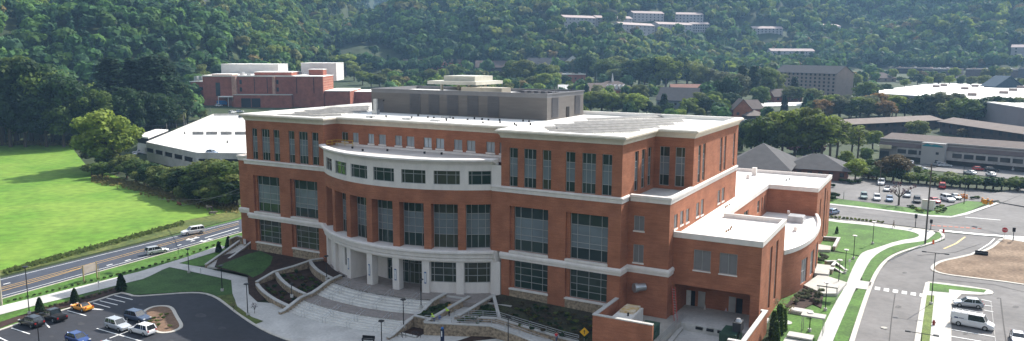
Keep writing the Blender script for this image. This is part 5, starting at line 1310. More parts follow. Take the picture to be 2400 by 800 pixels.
HAIR = mat('dark_hair', (.03, .02, .015), .7)
p = Z(1053, 742, -6.55); person(p, radians(200), 'person in a bright yellow safety vest bending over at the ramp top beside the board', HV, DK, HV, bend=.9, stride=.1)
p = Z(1018, 757, -6.55); person(p, radians(160), 'person in a yellow safety vest crouching at the left end of the ramp wall', HV, JN, HV, bend=1.0, stride=.12)
p = Z(1304, 803, -7.7); person(p, radians(150), 'person in a red jacket and blue trousers walking up the lower ramp', REDS, JN, HAIR, stride=.22)
p = G(2094, 535); p.z += .1; person(p, radians(0), 'person in dark shirt and pale shorts walking along the cross street walk', DK, mat('pale_shorts', (.3, .27, .22), .8), HAIR, stride=.28)
q = MB(); a = Z(1045, 728, -6.5); b = Z(1054, 706, -6.3); d = (b - a); q.add([a, b, b + Vector((.7, 0, 0)), a + Vector((.7, 0, 0)), a + Vector((0, 0, .12)), b + Vector((0, 0, .12)), b + Vector((.7, 0, .12)), a + Vector((.7, 0, .12))], [(4, 5, 6, 7), (0, 1, 5, 4), (1, 2, 6, 5), (2, 3, 7, 6), (3, 0, 4, 7)])
lab(q.out('wooden_board', mat('plywood', (.55, .32, .10), .7)), 'orange wooden board lying on the ramp behind the workers', 'board')
p = Z(1028, 747, -6.5); o = MB().box(-.3, .3, -.25, .25, 0, .5).out('tool_box', mat('tool_blue', (.03, .06, .25), .5)); o.location = p; lab(o, 'blue tool box between the two workers on the ramp', 'tool box')
def cow(pos, ang, label, lying, m):
    t = thing('cow', label, 'cow', pos, ang, 'cows at the meadow edge'); b0 = .55 if lying else 1.15
    J = [(0, 0, b0, .34), (-.55, 0, b0 + .03, .36), (-1.0, 0, b0, .28), (.5, 0, b0 + .03, .33), (.85, 0, b0 + .2, .2), (1.2, 0, b0 + .25 if lying else b0 - .25, .15), (1.5, 0, b0 + .12 if lying else b0 - .6, .09)]
    E_ = [(0, 1), (1, 2), (0, 3), (3, 4), (4, 5), (5, 6)]
    for sx, sy, r in ((2, -1, 0), (2, 1, 0), (3, -1, 0), (3, 1, 0)):
        k = len(J); x = J[sx][0]; fd_ = -.12 if sx == 2 else .05
        if lying: J += [(x, .25 * sy, .3, .13), (x + .3, .38 * sy, .12, .07), (x + .6, .34 * sy, .07, .05)]
        else: J += [(x, .2 * sy, b0 - .35, .14), (x + fd_, .2 * sy, .5, .075), (x, .2 * sy, .06, .06)]
        E_ += [(sx, k), (k, k + 1), (k + 1, k + 2)]
    k = len(J); J += [(-1.25, 0, b0 + .1, .04), (-1.35, 0, b0 - .45, .03)]; E_ += [(2, k), (k, k + 1)]
    for sy in (-1, 1): k = len(J); J += [(1.15, .18 * sy, J[5][2] + .12, .04)]; E_ += [(5, k)]
    skin('body', J, E_, m, t)
CB = mat('cow_hide', (.16, .06, .03), .9, .0, 1.2, col2=(.22, .09, .05)); CB2 = mat('cow_hide_patched', (.05, .025, .02), .9, .0, .9, col2=(.42, .36, .32))
p = G(420, 481); cow(p, radians(170), 'brown cow lying alone in the shade line of the meadow', True, CB)
p = G(490, 494); cow(p, radians(190), 'dark brown and white cow standing nearest the trees', False, CB2)
p = G(499, 503); cow(p, radians(20), 'brown and white cow lying below the standing cow', True, CB2)
p = G(508, 512); 
# ================================================================== BACKGROUND BUILDINGS
SHG = mat('grey_shingle', (.062, .060, .063), .9, .12, .5, fine=.15); SHB = mat('brown_shingle', (.095, .072, .064), .9, .12, .5, fine=.1); SHT = mat('tan_shingle', (.155, .122, .105), .9, .08, .3)
SHR = mat('reddish_shingle', (.24, .12, .09), .9, .1, .5); WW = mat('pale_siding', (.42, .40, .40), .8, .08, .3); TAN = mat('tan_brick', (.28, .22, .19), .9, .06, .4); GREYW = mat('grey_siding', (.13, .15, .165), .8, .08, .5)
DGL = mat('far_glass', (.03, .035, .045), .15, .3, .2, spec=.6, objrand=.4); HW = mat('pale_wall', (.60, .57, .54), .8, .05, .3); DBR = mat('dark_brown_wall', (.06, .045, .045), .9, .15, .4)
def bldg(name, label, A, B, H, D, roof='flat', wm=BRICK2, rm=ROOFM, win=None, cat='building', group=None, rh=3, over=.5, cols=6, rows=2, sunk=1.5, side_win=True):
    """A, B: ground points of the front base; D depth away from the camera"""
    A, B = Vector(A), Vector(B); u = Vector((B.x - A.x, B.y - A.y)); L = u.length; u /= L; n = Vector((-u.y, u.x))
    z0 = min(A.z, B.z)
    t = thing(name, label, cat, (A.x, A.y, z0), atan2(u.y, u.x), group)
    mb = MB(); mb.box(0, L, 0, D, -sunk, H)
    if roof in ('gable', 'gable_end'):
        if roof == 'gable': mb.add([(0, 0, H), (0, D, H), (0, D / 2, H + rh)], [(0, 1, 2)]); mb.add([(L, 0, H), (L, D, H), (L, D / 2, H + rh)], [(0, 1, 2)])
        else: mb.add([(0, 0, H), (L, 0, H), (L / 2, 0, H + rh)], [(0, 1, 2)]); mb.add([(0, D, H), (L, D, H), (L / 2, D, H + rh)], [(0, 1, 2)])
    mb.out('wall', wm, t)
    r = MB(); o = over
    if roof == 'flat':
        r.box(-o * .3, L + o * .3, -o * .3, D + o * .3, H, H + .25); ro = r.out('roof', rm, t)
        sweep([(0, 0), (L, 0), (L, D), (0, D)], [(-.3, H + .25), (.15 + o * .3, H + .25), (.15 + o * .3, H + .8), (-.3, H + .8)], True).out('parapet', wm if wm is not BRICK2 else ROOFM, t)
    elif roof == 'gable':
        s = rh / (D / 2)
        r.add([(-o, -o, H - o * s), (L + o, -o, H - o * s), (L + o, D / 2, H + rh), (-o, D / 2, H + rh), (-o, D + o, H - o * s), (L + o, D + o, H - o * s)] +
              [(-o, -o, H - o * s + .25), (L + o, -o, H - o * s + .25), (L + o, D / 2, H + rh + .25), (-o, D / 2, H + rh + .25), (-o, D + o, H - o * s + .25), (L + o, D + o, H - o * s + .25)],
              [(6, 7, 8, 9), (9, 8, 11, 10), (0, 1, 7, 6), (4, 5, 11, 10), (0, 6, 9, 3), (3, 9, 10, 4), (1, 7, 8, 2), (2, 8, 11, 5)]); ro = r.out('roof', rm, t)
    elif roof == 'gable_end':
        s = rh / (L / 2)
        r.add([(-o, -o, H - o * s), (-o, D + o, H - o * s), (L / 2, D + o, H + rh), (L / 2, -o, H + rh), (L + o, -o, H - o * s), (L + o, D + o, H - o * s)] +
              [(-o, -o, H - o * s + .25), (-o, D + o, H - o * s + .25), (L / 2, D + o, H + rh + .25), (L / 2, -o, H + rh + .25), (L + o, -o, H - o * s + .25), (L + o, D + o, H - o * s + .25)],
              [(6, 7, 8, 9), (9, 8, 11, 10), (0, 1, 7, 6), (4, 5, 11, 10), (0, 6, 9, 3), (3, 9, 10, 4)]); ro = r.out('roof', rm, t)
    elif roof == 'hip':
        a = min(D, L) / 2
        r.add([(-o, -o, H), (L + o, -o, H), (L + o, D + o, H), (-o, D + o, H), (a, D / 2, H + rh), (L - a, D / 2, H + rh)], [(0, 1, 5, 4), (1, 2, 5), (2, 3, 4, 5), (3, 0, 4), (3, 2, 1, 0)]); ro = r.out('roof', rm, t)
    if D >= 20 and roof == 'flat' and cat == 'building':
        for i in range(4): MB().box(L * (.12 + .24 * i), L * (.12 + .24 * i) + 2.4, D * .4, D * .4 + 1.8, H + .27, H + 1.6).out('roof_unit', METAL if i % 2 else TAN, t)
    if win:
        wd, wh = win; gx = L / cols
        for j in range(rows):
            zc = (j + .55) * H / rows
            for i in range(cols):
                xc = (i + .5) * gx; q = MB(); q.box(xc - wd / 2, xc + wd / 2, -.06, .02, zc - wh / 2, zc + wh / 2); q.out('window', DGL, t)
    t['_L'] = L; return t
def gb(name, label, a, b, top, D, **k):
    A, B = G(*a), G(*b); H = htop((A + B) / 2, top); return bldg(name, label, A, B, H, D, **k)
def local(t, mbx, nm, m): return mbx.out(nm, m, t)

# hospital like red brick complex, upper left
A, B = G(478, 247), G(692, 250)
t = bldg('brick_complex', 'large red brick flat roofed complex with service yard behind the garage', A, B, htop(A, 177), 60, 'flat', over=0)
L = t['_L']
H0 = htop(A, 177)
def addbox(t, x0, x1, y0, y1, z0, z1, m, nm='wing_wall', roofm=ROOFM):
    o = MB().box(x0, x1, y0, y1, z0, z1).out(nm, m, t)
    if roofm: MB().box(x0 - .2, x1 + .2, y0 - .2, y1 + .2, z1 + .002, z1 + .35).out('wing_roof', roofm, o)
    return o
B2g, B3g = G(765, 255), G(803, 246)
sx = L / 214.
addbox(t, 213 * sx, 284 * sx, -4, 30, -2, H0 + .2, BRICK2)
addbox(t, 285 * sx, 345 * sx, -2, 40, -2, H0 * .52, BRICK2)
addbox(t, 345 * sx, 395 * sx, 14, 44, -2, H0 * .46, BRICK2)
addbox(t, 80 * sx, 212 * sx, -9, -.05, -1.5, H0 * .40, BRICK2, roofm=CONCD)
for a, b in ((98, 120), (122, 142)): MB().box(a * sx, b * sx, -9.2, -9.02, .1, H0 * .30).out('loading_bay', DARK, t)
addbox(t, -60 * sx, -.1, 22, 60, -1.5, H0 * .78, BRICK2)
for zz in (.22, .5): MB().box(-58 * sx, -3 * sx, 21.8, 21.98, H0 * zz, H0 * (zz + .1)).out('window_strip', DGL, t)
addbox(t, -30 * sx, 118 * sx, 62, 90, H0 * .6, H0 * 1.36, HW)
addbox(t, 195 * sx, 284 * sx, 42, 70, H0 * .8, H0 * 1.42, HW)
addbox(t, 234 * sx, 268 * sx, 18, 30, H0, H0 * 1.22, BRICK2)
addbox(t, 70 * sx, 80 * sx, -2.5, -.04, -1, H0, mat('light_brick', (.42, .24, .17), .9), roofm=None); addbox(t, 164 * sx, 170 * sx, -2.0, -.04, H0 * .4, H0, MT['light_brick'], roofm=None)
addbox(t, 100 * sx, 190 * sx, 20, 45, H0, H0 * 1.12, BRICK2)
addbox(t, 12 * sx, 60 * sx, 8, 20, H0, H0 * 1.06, MT['light_brick'])
for x in (-52, -40, -28, 60, 150, 176, 205): MB().box(x * sx, (x + 7) * sx, 24, 30, H0 * (.8 if x < 0 else 1.0) + .36, H0 * (.95 if x < 0 else 1.1) + .5).out('roof_unit', GREYL if x % 4 else METAL, t)
for x in (120, 150, 222, 262): MB().box(x * sx, (x + 1.2) * sx, -4.25 if x > 213 else -.25, -4.02 if x > 213 else -.02, H0 * .45, H0 * .98).out('expansion_joint', DARK, t)
MB().box(30 * sx, 40 * sx, -.2, -.02, H0 * .35, H0 * .8).out('stair_glazing', DGL, t)
for x in (86, 172): 
    for zz in (.5, .75): MB().box(x * sx, (x + 5) * sx, -.2, -.02, H0 * zz, H0 * (zz + .14)).out('window', DGL, t)
for i in range(12):
    for j in range(5): MB().box(284 * sx + .02, 284 * sx + .1, -2 + i * 2.6, -1 + i * 2.6, H0 * .56 + j * 1.7, H0 * .56 + 1.0 + j * 1.7).out('brick_panel', MT['light_brick'], t)
p = G(492, 243); o = MB().cyl((0, 0, 0), (0, 0, 6.5), 2.0, n=14).cyl((0, 0, 6.5), (0, 0, 7.2), 2.0, .6, n=14).out('storage_tank', HW); o.location = p; lab(o, 'white cylindrical storage tank at the left corner of the brick complex', 'tank')
p0, p1 = G(512, 250), G(582, 251); t2 = thing('loading_shelter', 'pale roofed loading shelter with brick compactor bays beside the tank', 'shelter', p0, atan2(p1.y - p0.y, p1.x - p0.x)); Ls = (p1 - p0).length
MB().box(0, Ls, 0, 9, 6.2, 6.7).out('shelter_roof', ROOFM, t2)
for x in (0, Ls * .33, Ls * .66, Ls - .3): MB().box(x, x + .3, 0, .3, 0, 6.2).out('post', HW, t2)
MB().box(Ls * .45, Ls * .95, .5, 5, 0, 3.2).out('brick_bay', mat('bay_brick', (.30, .10, .05), .9), t2)
p = G(522, 248); t3 = thing('delivery_truck', 'bright blue delivery truck in the loading shelter of the brick complex', 'truck', p, radians(70))
MB().box(-3.5, 1.8, -1.25, 1.25, .9, 3.4).out('cargo_box', mat('truck_blue', (.02, .16, .42), .4), t3); MB().box(1.85, 3.6, -1.15, 1.15, .6, 2.7).out('cab', MT['truck_blue'], t3)
for x in (-2.4, 2.6):
    for s in (-1, 1): MB().cyl((x, s * .95, .5), (x, s * 1.2, .5), .5, n=10).out('wheel', TYRE, t3)

# parking garage
GZt = .7
gpoly = [Z(a, b, GZt) for a, b in ((342, 333), (461, 358), (640, 360), (668, 280), (640, 266), (500, 267))]
t = thing('parking_garage', 'low pale concrete parking garage with open white top deck behind the hedge', 'parking garage', (0, 0, 0))
pts = [(p.x, p.y) for p in gpoly]
DECK = mat('deck_concrete', (.66, .64, .60), .9, .06, .08, fine=.04)
q = MB(); q.v = [(*p, GZt - 1.1) for p in pts]; q.f = [tuple(range(len(pts)))]; q.out('top_deck', DECK, t)
q = MB(); sweep(pts, [(-.3, -2.2), (0, -2.2), (0, 0), (-.3, 0)], True, mb=q); q.v = [(a, b, c + GZt) for a, b, c in q.v]; q.out('parapet', CONC, t)
q = MB(); sweep(pts, [(-.3, -7.5), (0, -7.5), (0, -4.0), (-.3, -4.0)], True, mb=q); q.v = [(a, b, c + GZt) for a, b, c in q.v]; q.out('wall', CONC, t)
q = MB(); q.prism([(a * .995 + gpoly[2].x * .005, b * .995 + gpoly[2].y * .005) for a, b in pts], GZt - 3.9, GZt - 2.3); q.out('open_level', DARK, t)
for (a, b) in zip(pts[:3], pts[1:3] + [pts[2]]):
    a, b = Vector(a), Vector(b); L = (b - a).length
    if L < 1: continue
    for i in range(int(L / 9) + 1):
        c = a + (b - a) * min(1, i * 9 / L); MB().box(c.x - .5, c.x + .5, c.y - .5, c.y + .5, GZt - 4.0, GZt - 2.2).out('pier', CONC, t)
zd = GZt - 1.1
ra, rb_ = Z(395, 300, zd), Z(640, 300, zd)
for i, (x0, x1) in enumerate(((451, 477), (483, 509), (517, 543), (550, 577), (585, 612))):
    a, b = Z(x0, 316, zd), Z(x1, 316, zd); q = MB(); u = Vector((b.x - a.x, b.y - a.y)).normalized(); n = Vector((-u.y, u.x)) * .4
    q.prism([(a.x, a.y), (b.x, b.y), (b.x + n.x, b.y + n.y), (a.x + n.x, a.y + n.y)], zd, zd + 1.4); q.out('ramp_barrier', mat('grey_barrier', (.26, .25, .24), .9), t)
for x, y, ty in ((392, 318, 290), (433, 315, 270), (436, 293, 283), (533, 336, 308), (493, 262, 252)):
    v = Z(x, y, zd); hh = max(2, htop(v, ty)); q = MB(); q.cyl(v, v + Vector((0, 0, hh)), .1, n=6); q.cyl(v, v + Vector((0, 0, 1)), .35, n=8); q.out('deck_lamp', mat('lamp_grey', (.2, .19, .18), .7), t)
a = [Z(*q_, .4) for q_ in ((320, 318), (347, 322), (394, 304), (365, 303))]; t4 = thing('garage_annex', 'small flat roofed white shelter left of the parking garage', 'shelter', (0, 0, 0))
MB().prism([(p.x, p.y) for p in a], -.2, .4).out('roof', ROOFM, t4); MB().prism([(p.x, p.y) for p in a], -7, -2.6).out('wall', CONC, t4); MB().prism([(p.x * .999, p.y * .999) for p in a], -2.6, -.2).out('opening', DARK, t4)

# hotel
A, B = G(1822, 232), G(1957, 224)
d_ = G(2006, 216)
A = G(1815, 210); B = G(1957, 226); Hh = htop(B, 173)
ang_d = 30
t = bldg('hotel_building', 'tall tan hotel with grey gabled roof and columns of windows', A, B, Hh, 17, 'gable', TAN, SHG, (2.0, 1.6), rh=5.5, cols=14, rows=6, over=.8)
# long motel wings
def longroof(nm, label, eL, eR, zroof, D, rh, m, cols=10, wm_=DBR):
    A, B = Z(*eL, zroof), Z(*eR, zroof); zg = h((A.x + B.x) / 2, (A.y + B.y) / 2); A.z = B.z = zg
    return bldg(nm, label, A, B, zroof - zg, D, 'gable', wm_, m, (2.2, 1.8), rh=rh, cols=cols, rows=2, over=1.2)
longroof('motel_wing', 'long low motel wing with pale brown roof left of the roof corner', (1962, 293), (2205, 281), 1.8, 15, 1.6, SHT, 12)
longroof('motel_wing', 'long low motel wing with pale brown roof running to the right edge', (2204, 285), (2450, 321), 1.8, 15, 1.8, SHT, 12)
# shopping strip with tower
A, B = G(2060, 372), G(2440, 408); Hs = htop(A, 328)
t = bldg('shopping_strip', 'two storey shopping strip with brown mansard roof, window bands and pale tower', A, B, Hs, 26, 'flat', mat('strip_wall', (.30, .28, .27), .85, .06, .3), SHB, None, over=0)
L = t['_L']; k = L / 380.
MB().box(-.5, L, -1.2, 0, Hs * .70, Hs * .71).out('fascia', CONC, t)
q = MB(); q.add([(0, -1.3, Hs * .74), (L, -1.3, Hs * .74), (L, 1, Hs + .6), (0, 1, Hs + .6)], [(0, 1, 2, 3)]); q.out('mansard_roof', mat('mansard_brown', (.13, .10, .095), .9, .1, .6), t)
q = MB(); q.add([(0, .9, Hs + .62), (L, .9, Hs + .62), (L, 12, Hs + 2.2), (0, 12, Hs + 2.2)], [(0, 1, 2, 3)]); q.out('upper_roof', SHB, t)
for i in range(13):
    x0 = (50 + i * 27) * k
    if 112 < 50 + i * 27 < 172: continue
    MB().box(x0, x0 + 22 * k, -1.25, -.05, Hs * .40, Hs * .62).out('window', DGL, t)
MB().box(48 * k, L, -1.2, -.02, Hs * .26, Hs * .72).out('upper_storey', mat('strip_pale', (.34, .32, .31), .8), t)
MB().box(45 * k, L, -.35, -.03, .2, Hs * .26).out('shop_front', mat('shop_glass', (.025, .03, .032), .2, .4, .2, spec=.6), t)
tw = MB().box(113 * k, 170 * k, -3, 3, -1, Hs * 1.08).out('tower', mat('tower_wall', (.36, .345, .33), .8, .05, .3), t)
xm = 113 * k
MB().add([(xm + 2 * k, -3.1, Hs * .93), (xm + 14 * k, -3.1, Hs * 1.05), (xm + 24 * k, -3.1, Hs * .97), (xm + 32 * k, -3.1, Hs * 1.03), (xm + 52 * k, -3.1, Hs * .95), (xm + 52 * k, -3.1, Hs * .90), (xm + 2 * k, -3.1, Hs * .90)], [(0, 1, 2, 3, 4, 5, 6)]).out('mountain_emblem', mat('emblem_teal', (.02, .20, .24), .6), tw)
for zz in (.12, .52): MB().box(xm + 36 * k, xm + 43 * k, -3.12, -3.0, Hs * zz, Hs * (zz + .12)).out('tower_window', DGL, tw)
MB().box(3 * k, 34 * k, -1.6, -1.25, Hs * .58, Hs * .78).out('sign_panel', mat('sign_cream', (.62, .55, .38), .7), t)
MB().box(4 * k, 28 * k, -1.4, -1.1, Hs * .05, Hs * .45).out('window', DGL, t)
# big store with white roof
zr = 11.0
rp_ = [Z(a, b, zr) for a, b in ((2060, 211), (2175, 197), (2210, 194), (2460, 203), (2460, 262), (2262, 231), (2060, 219))]
t = thing('big_store', 'huge white flat roofed store with rows of small rooftop units', 'store', (0, 0, 0))
ctr = sum(rp_, Vector()) / len(rp_)
MB().prism([(p.x, p.y) for p in rp_], zr - .5, zr).out('roof', ROOFM, t)
MB().prism([(p.x + (ctr.x - p.x) * .006, p.y + (ctr.y - p.y) * .006) for p in rp_], -6, zr - .51).out('wall', mat('store_wall', (.24, .22, .23), .85, .06, .1), t)
for x, y in ((2194, 205), (2212, 202.5), (2261, 210), (2285, 204), (2352, 220), (2374, 213.5), (2278, 225), (2392, 207)):
    v = Z(x, y, zr); MB().box(v.x - 2.5, v.x + 2.5, v.y - 1.5, v.y + 1.5, zr, zr + 1.8).out('rooftop_unit', TAN, t)
A, B = G(2334, 214), G(2392, 214); t = bldg('gabled_hall', 'dark blue gabled entrance hall behind the white store roof', Z(2334, 206, 11.0), Z(2392, 206, 11.0), 2, 14, 'gable_end', mat('slate_blue', (.035, .06, .085), .7), mat('blue_metal_roof', (.022, .05, .075), .6), None, rh=7, sunk=8, over=2)
# far mall
for i, (x0, x1, yb, yt, m_) in enumerate(((2086, 2245, 172, 161, DBR), (2160, 2240, 181, 163, mat('far_wall', (.12, .12, .14), .9)), (2262, 2385, 180, 164, mat('far_wall2', (.14, .11, .11), .9)), (2385, 2470, 182, 162, MT['far_wall']))):
    gb('far_mall', ['dark far mall block with bright roof left of the blue hall', 'dark far mall front with a wide canopy', 'long reddish far mall block with bright roof', 'pale far block at the right edge behind the blue hall'][i], (x0, yb), (x1, yb + 2), yt, 45, wm=m_, over=0, group='far shopping mall blocks')
# hip roof houses and others
t = bldg('shingled_house', 'wide house with grey hip roof just behind the annex', Z(1700, 418, -5.5), Z(1845, 428, -5.5), 4, 30, 'hip', mat('house_brick', (.16, .075, .055), .9, .1, .6), SHG, (1.4, 1.4), rh=7.0, cols=5, rows=1, over=1.2)
t = bldg('shingled_house', 'low grey roofed wing with porch beside the small parking lot', Z(1836, 414, -5.8), Z(1985, 424, -5.8), 3.2, 17, 'hip', MT['house_brick'], SHG, (1.4, 1.4), rh=4.4, cols=6, rows=1, over=1.2)
hs = [  # name,label,a,b,top(eave),depth,roof,wall,roofmat,rh,cols,rows
 ('school_building', 'brown roofed brick school with a row of white dormers', (1395, 228), (1497, 226), 212, 26, 'hip', BRICK2, SHB, 7, 8, 1),
 ('school_building', 'long brown roofed block left of the dormered school', (1368, 232), (1440, 228), 214, 20, 'gable', DBR, SHB, 6, 5, 1),
 ('grey_house', 'grey gabled house with blue grey siding behind the roof solar rows', (1538, 252), (1628, 256), 235, 24, 'gable', GREYW, SHG, 8, 7, 1),
 ('gabled_house', 'reddish brown roofed building behind the grey gabled house', (1575, 225), (1655, 225), 214, 20, 'gable', BRICK2, SHR, 5, 6, 1),
 ('brick_house', 'small red brick house with steep gable past the roof corner', (1718, 278), (1762, 278), 257, 12, 'gable_end', BRICK, SHB, 6, 2, 1),
 ('brick_house', 'brown roofed rear wing of the gabled brick house', (1748, 272), (1790, 270), 255, 16, 'gable', BRICK2, SHB, 5, 3, 1),
 ('low_building', 'low tan roofed building right of the gabled brick house', (1752, 281), (1800, 279), 271, 12, 'hip', DBR, SHT, 3, 3, 1),
 ('brick_house', 'brown roofed house below the hotel among trees', (1815, 240), (1880, 238), 226, 16, 'gable', BRICK2, SHB, 5, 4, 1),
 ('long_hall', 'very long low hall with bright white barrel roof below the hotel', (1745, 254), (2020, 239), 243, 14, 'gable', DBR, ROOFM, 1.6, 14, 1),
 ('low_building', 'brick box building with white roof beside the pale car park', (1310, 195), (1372, 194), 175, 22, 'flat', BRICK2, ROOFM, 0, 4, 1),
 ('white_house', 'long white house with grey roof and gables at the foot of the hill', (1238, 160), (1330, 158), 148, 14, 'gable', HW, SHG, 6, 9, 2),
 ('white_house', 'white gable fronted house at the end of the long white one', (1322, 160), (1362, 159), 145, 12, 'gable_end', HW, SHG, 7, 3, 2),
 ('barn', 'brown barn like building with steep gable in the valley', (1115, 172), (1188, 172), 158, 20, 'gable', DBR, SHB, 7, 4, 1),
 ('long_shop', 'long dark roofed building at the foot of the middle hill', (945, 158), (1083, 158), 146, 20, 'gable', BRICK2, SHB, 3, 12, 1),
 ('long_shop', 'long red brick row left of the barn', (912, 167), (1060, 168), 156, 16, 'flat', BRICK2, ROOFM, 0, 10, 1),
 ('low_building', 'low white topped building in front of the brick row', (957, 182), (1015, 182), 173, 14, 'flat', HW, ROOFM, 0, 4, 1),
 ('low_building', 'white roofed shed behind the dark pines on the left', (185, 203), (238, 203), 194, 20, 'flat', HW, ROOFM, 0, 3, 1),
 ('tan_house', 'tan hip roofed house left of the far mall', (2035, 192), (2100, 192), 183, 18, 'hip', TAN, SHB, 5, 4, 1),
 ('pink_row', 'row of pinkish roofed buildings in the trees left of the hotel', (1630, 165), (1712, 165), 154, 16, 'gable', TAN, mat('pinkish_roof', (.30, .20, .18), .9), 4, 8, 1),
 ('pink_row', 'pinkish roofed building just left of the tall dark pine', (1712, 168), (1765, 168), 153, 16, 'hip', TAN, MT['pinkish_roof'], 6, 4, 1),
 ('low_building', 'low brown roof just beyond the top edge of the penthouse', (1155, 210), (1180, 210), 200, 14, 'hip', DBR, SHB, 4, 2, 1),
 ('low_building', 'white roofed shed beyond the right end of the penthouse', (1310, 222), (1372, 222), 209, 14, 'gable', HW, mat('pale_tile', (.5, .48, .46), .8), 3, 2, 1),
]
for nm, l, a, b, top, D, rf, wm_, rm_, rh_, c_n, r_n in hs:
    t = gb(nm, l, a, b, top, D, roof=rf, wm=wm_, rm=rm_, rh=max(rh_, .1), cols=c_n, rows=r_n, win=(1.6, 1.6), over=.6)
    if 'dormers' in l:
        Lx = t['_L']; A_g = G(*a); Hq = htop((G(*a) + G(*b)) / 2, top)
        for i in range(5):
            x = Lx * (.3 + .1 * i); q = MB(); q.box(x - 1.1, x + 1.1, 1.5, 7, Hq, Hq + 3.2); q.add([(x - 1.4, 1.3, Hq + 3.2), (x + 1.4, 1.3, Hq + 3.2), (x, 1.3, Hq + 4.6), (x - 1.4, 8, Hq + 3.2), (x + 1.4, 8, Hq + 3.2), (x, 8, Hq + 4.6)], [(0, 1, 2), (0, 2, 5, 3), (1, 4, 5, 2)]); q.out('dormer', HW, t)
        MB().cyl((Lx * .5, 13, Hq + 6), (Lx * .5, 13, Hq + 13), 1.0, .2, n=8).out('cupola', HW, t)
    if nm == 'grey_house':
        Lx = t['_L']; Hq = htop((G(*a) + G(*b)) / 2, top)
        q = MB(); q.box(Lx * .86, Lx * 1.28, -3, 16, -1, Hq * .9); q.add([(Lx * .86, -3.02, Hq * .9), (Lx * 1.28, -3.02, Hq * .9), (Lx * 1.07, -3.02, Hq * .9 + 5)], [(0, 1, 2)]); q.out('gable_wing', GREYW, t)
        q = MB(); q.add([(Lx * .83, -3.6, Hq * .9 - .5), (Lx * 1.07, -3.6, Hq * .9 + 5.4), (Lx * 1.31, -3.6, Hq * .9 - .5), (Lx * .83, 16, Hq * .9 - .5), (Lx * 1.07, 16, Hq * .9 + 5.4), (Lx * 1.31, 16, Hq * .9 - .5)], [(0, 1, 4, 3), (1, 2, 5, 4)]); q.out('gable_roof', SHG, t)
        MB().box(Lx * 1.0, Lx * 1.14, -3.1, -3.0, Hq * .35, Hq * .7).out('window', PAINT, t)
# hillside apartments
APT = mat('apartment_siding', (.34, .32, .33), .8, .06, .2); APR = mat('apartment_roof', (.36, .29, .27), .85, .06, .2)
for i, (x0, x1, yb, yt, l) in enumerate(((1322, 1396, 66, 44, 'leftmost pale apartment block high on the hill'), (1398, 1482, 62, 45, 'pale apartment block right of the leftmost on the hill'), (1484, 1556, 50, 34, 'upper pale apartment block in the middle of the hill'),
    (1582, 1648, 54, 37, 'upper right pale apartment block on the hill'), (1455, 1535, 80, 61, 'lower left pale apartment block on the hill'), (1543, 1622, 80, 60, 'lower middle pale apartment block on the hill'), (1618, 1662, 76, 60, 'lower right pale apartment block on the hill'),
    (1764, 1834, 83, 70, 'small pale apartment block hidden in the wood on the right'), (1806, 1908, 145, 123, 'pale block standing on the slope just behind the hotel'), (2368, 2440, 133, 114, 'dim pale block in the wood at the right edge'), (1930, 1970, 72, 64, 'tiny white block high in the right hand wood'))):
    gb('apartment_block', l, (x0, yb), (x1, yb), yt - 3, 14, roof='gable', wm=APT, rm=APR, rh=3, cols=8 if i < 9 else 3, rows=3, win=(1.6, 1.6), group='pale apartment blocks on the hill')
for i, (x0, x1, l) in enumerate(((246, 320, 'grey mansion cut by the top edge at the left hill'), (440, 540, 'large pale mansion cut by the top edge of the left hill'))):
    gb('hill_mansion', l, (x0, 15), (x1, 14), 2, 16, roof='gable', wm=WW, rm=SHG, rh=7, cols=8, rows=2, win=(1.8, 2))

# little cars dotted through the town
spots = [(1442, 219), (1452, 221), (1464, 222), (1476, 223), (1488, 222), (1500, 225), (1350, 192), (1358, 194), (1366, 191), (1380, 190), (1610, 184), (1622, 186), (1700, 178), (1712, 180), (2092, 186), (2104, 187), (2116, 188), (2128, 187), (2140, 189), (2160, 188), (2180, 190), (2204, 189), (2226, 190), (2344, 192), (2360, 193), (2376, 192), (1655, 181), (1668, 180), (1545, 262), (1532, 258), (2330, 262), (2345, 264), (2362, 263)]
for i, (x, y) in enumerate(spots):
    p = G(x, y); p.z += .1; c_ = ['white', 'silver', 'white', 'bluegrey', 'black', 'red', 'silver'][i % 7]
    car('suv' if i % 2 else 'sedan', c_, p, rnd.uniform(0, 3), f"tiny {c_.replace('bluegrey', 'pale blue')} car far off in the valley town, {ord_(sorted(q[0] for q in spots).index(x))} of them", 'car', 'far cars in the valley town')
# ================================================================== VEGETATION
LEAF = {}
def translu(m, f=.38):
    n = m.node_tree; b = n.nodes['Principled BSDF']; src = b.inputs['Base Color'].links[0].from_socket
    t = n.nodes.new('ShaderNodeBsdfTranslucent'); hs = n.nodes.new('ShaderNodeHueSaturation'); hs.inputs['Value'].default_value = 1.5; hs.inputs['Hue'].default_value = .49
    n.links.new(src, hs.inputs['Color']); n.links.new(hs.outputs[0], t.inputs['Color'])
    x = n.nodes.new('ShaderNodeMixShader'); x.inputs[0].default_value = f; o = n.nodes['Material Output']
    n.links.new(b.outputs[0], x.inputs[1]); n.links.new(t.outputs[0], x.inputs[2]); n.links.new(x.outputs[0], o.inputs['Surface'])
def leafmat(name, c, c2=None, orand=.2):
    c2 = c2 or tuple(v * 1.7 for v in c); c = tuple(v * 1.05 for v in c); c2 = tuple(v * 1.3 for v in c2)
    m = mat('leaves_' + name, c, .75, .0, .9, spec=.25, col2=c2, fine=.25, objrand=orand)
    LEAF[name] = m; translu(m); return m
leafmat('mid', (.040, .075, .016), (.085, .125, .028)); leafmat('olive', (.075, .10, .024), (.125, .15, .04)); leafmat('dark', (.011, .030, .010), (.026, .054, .016)); leafmat('lime', (.10, .15, .02), (.17, .21, .035))
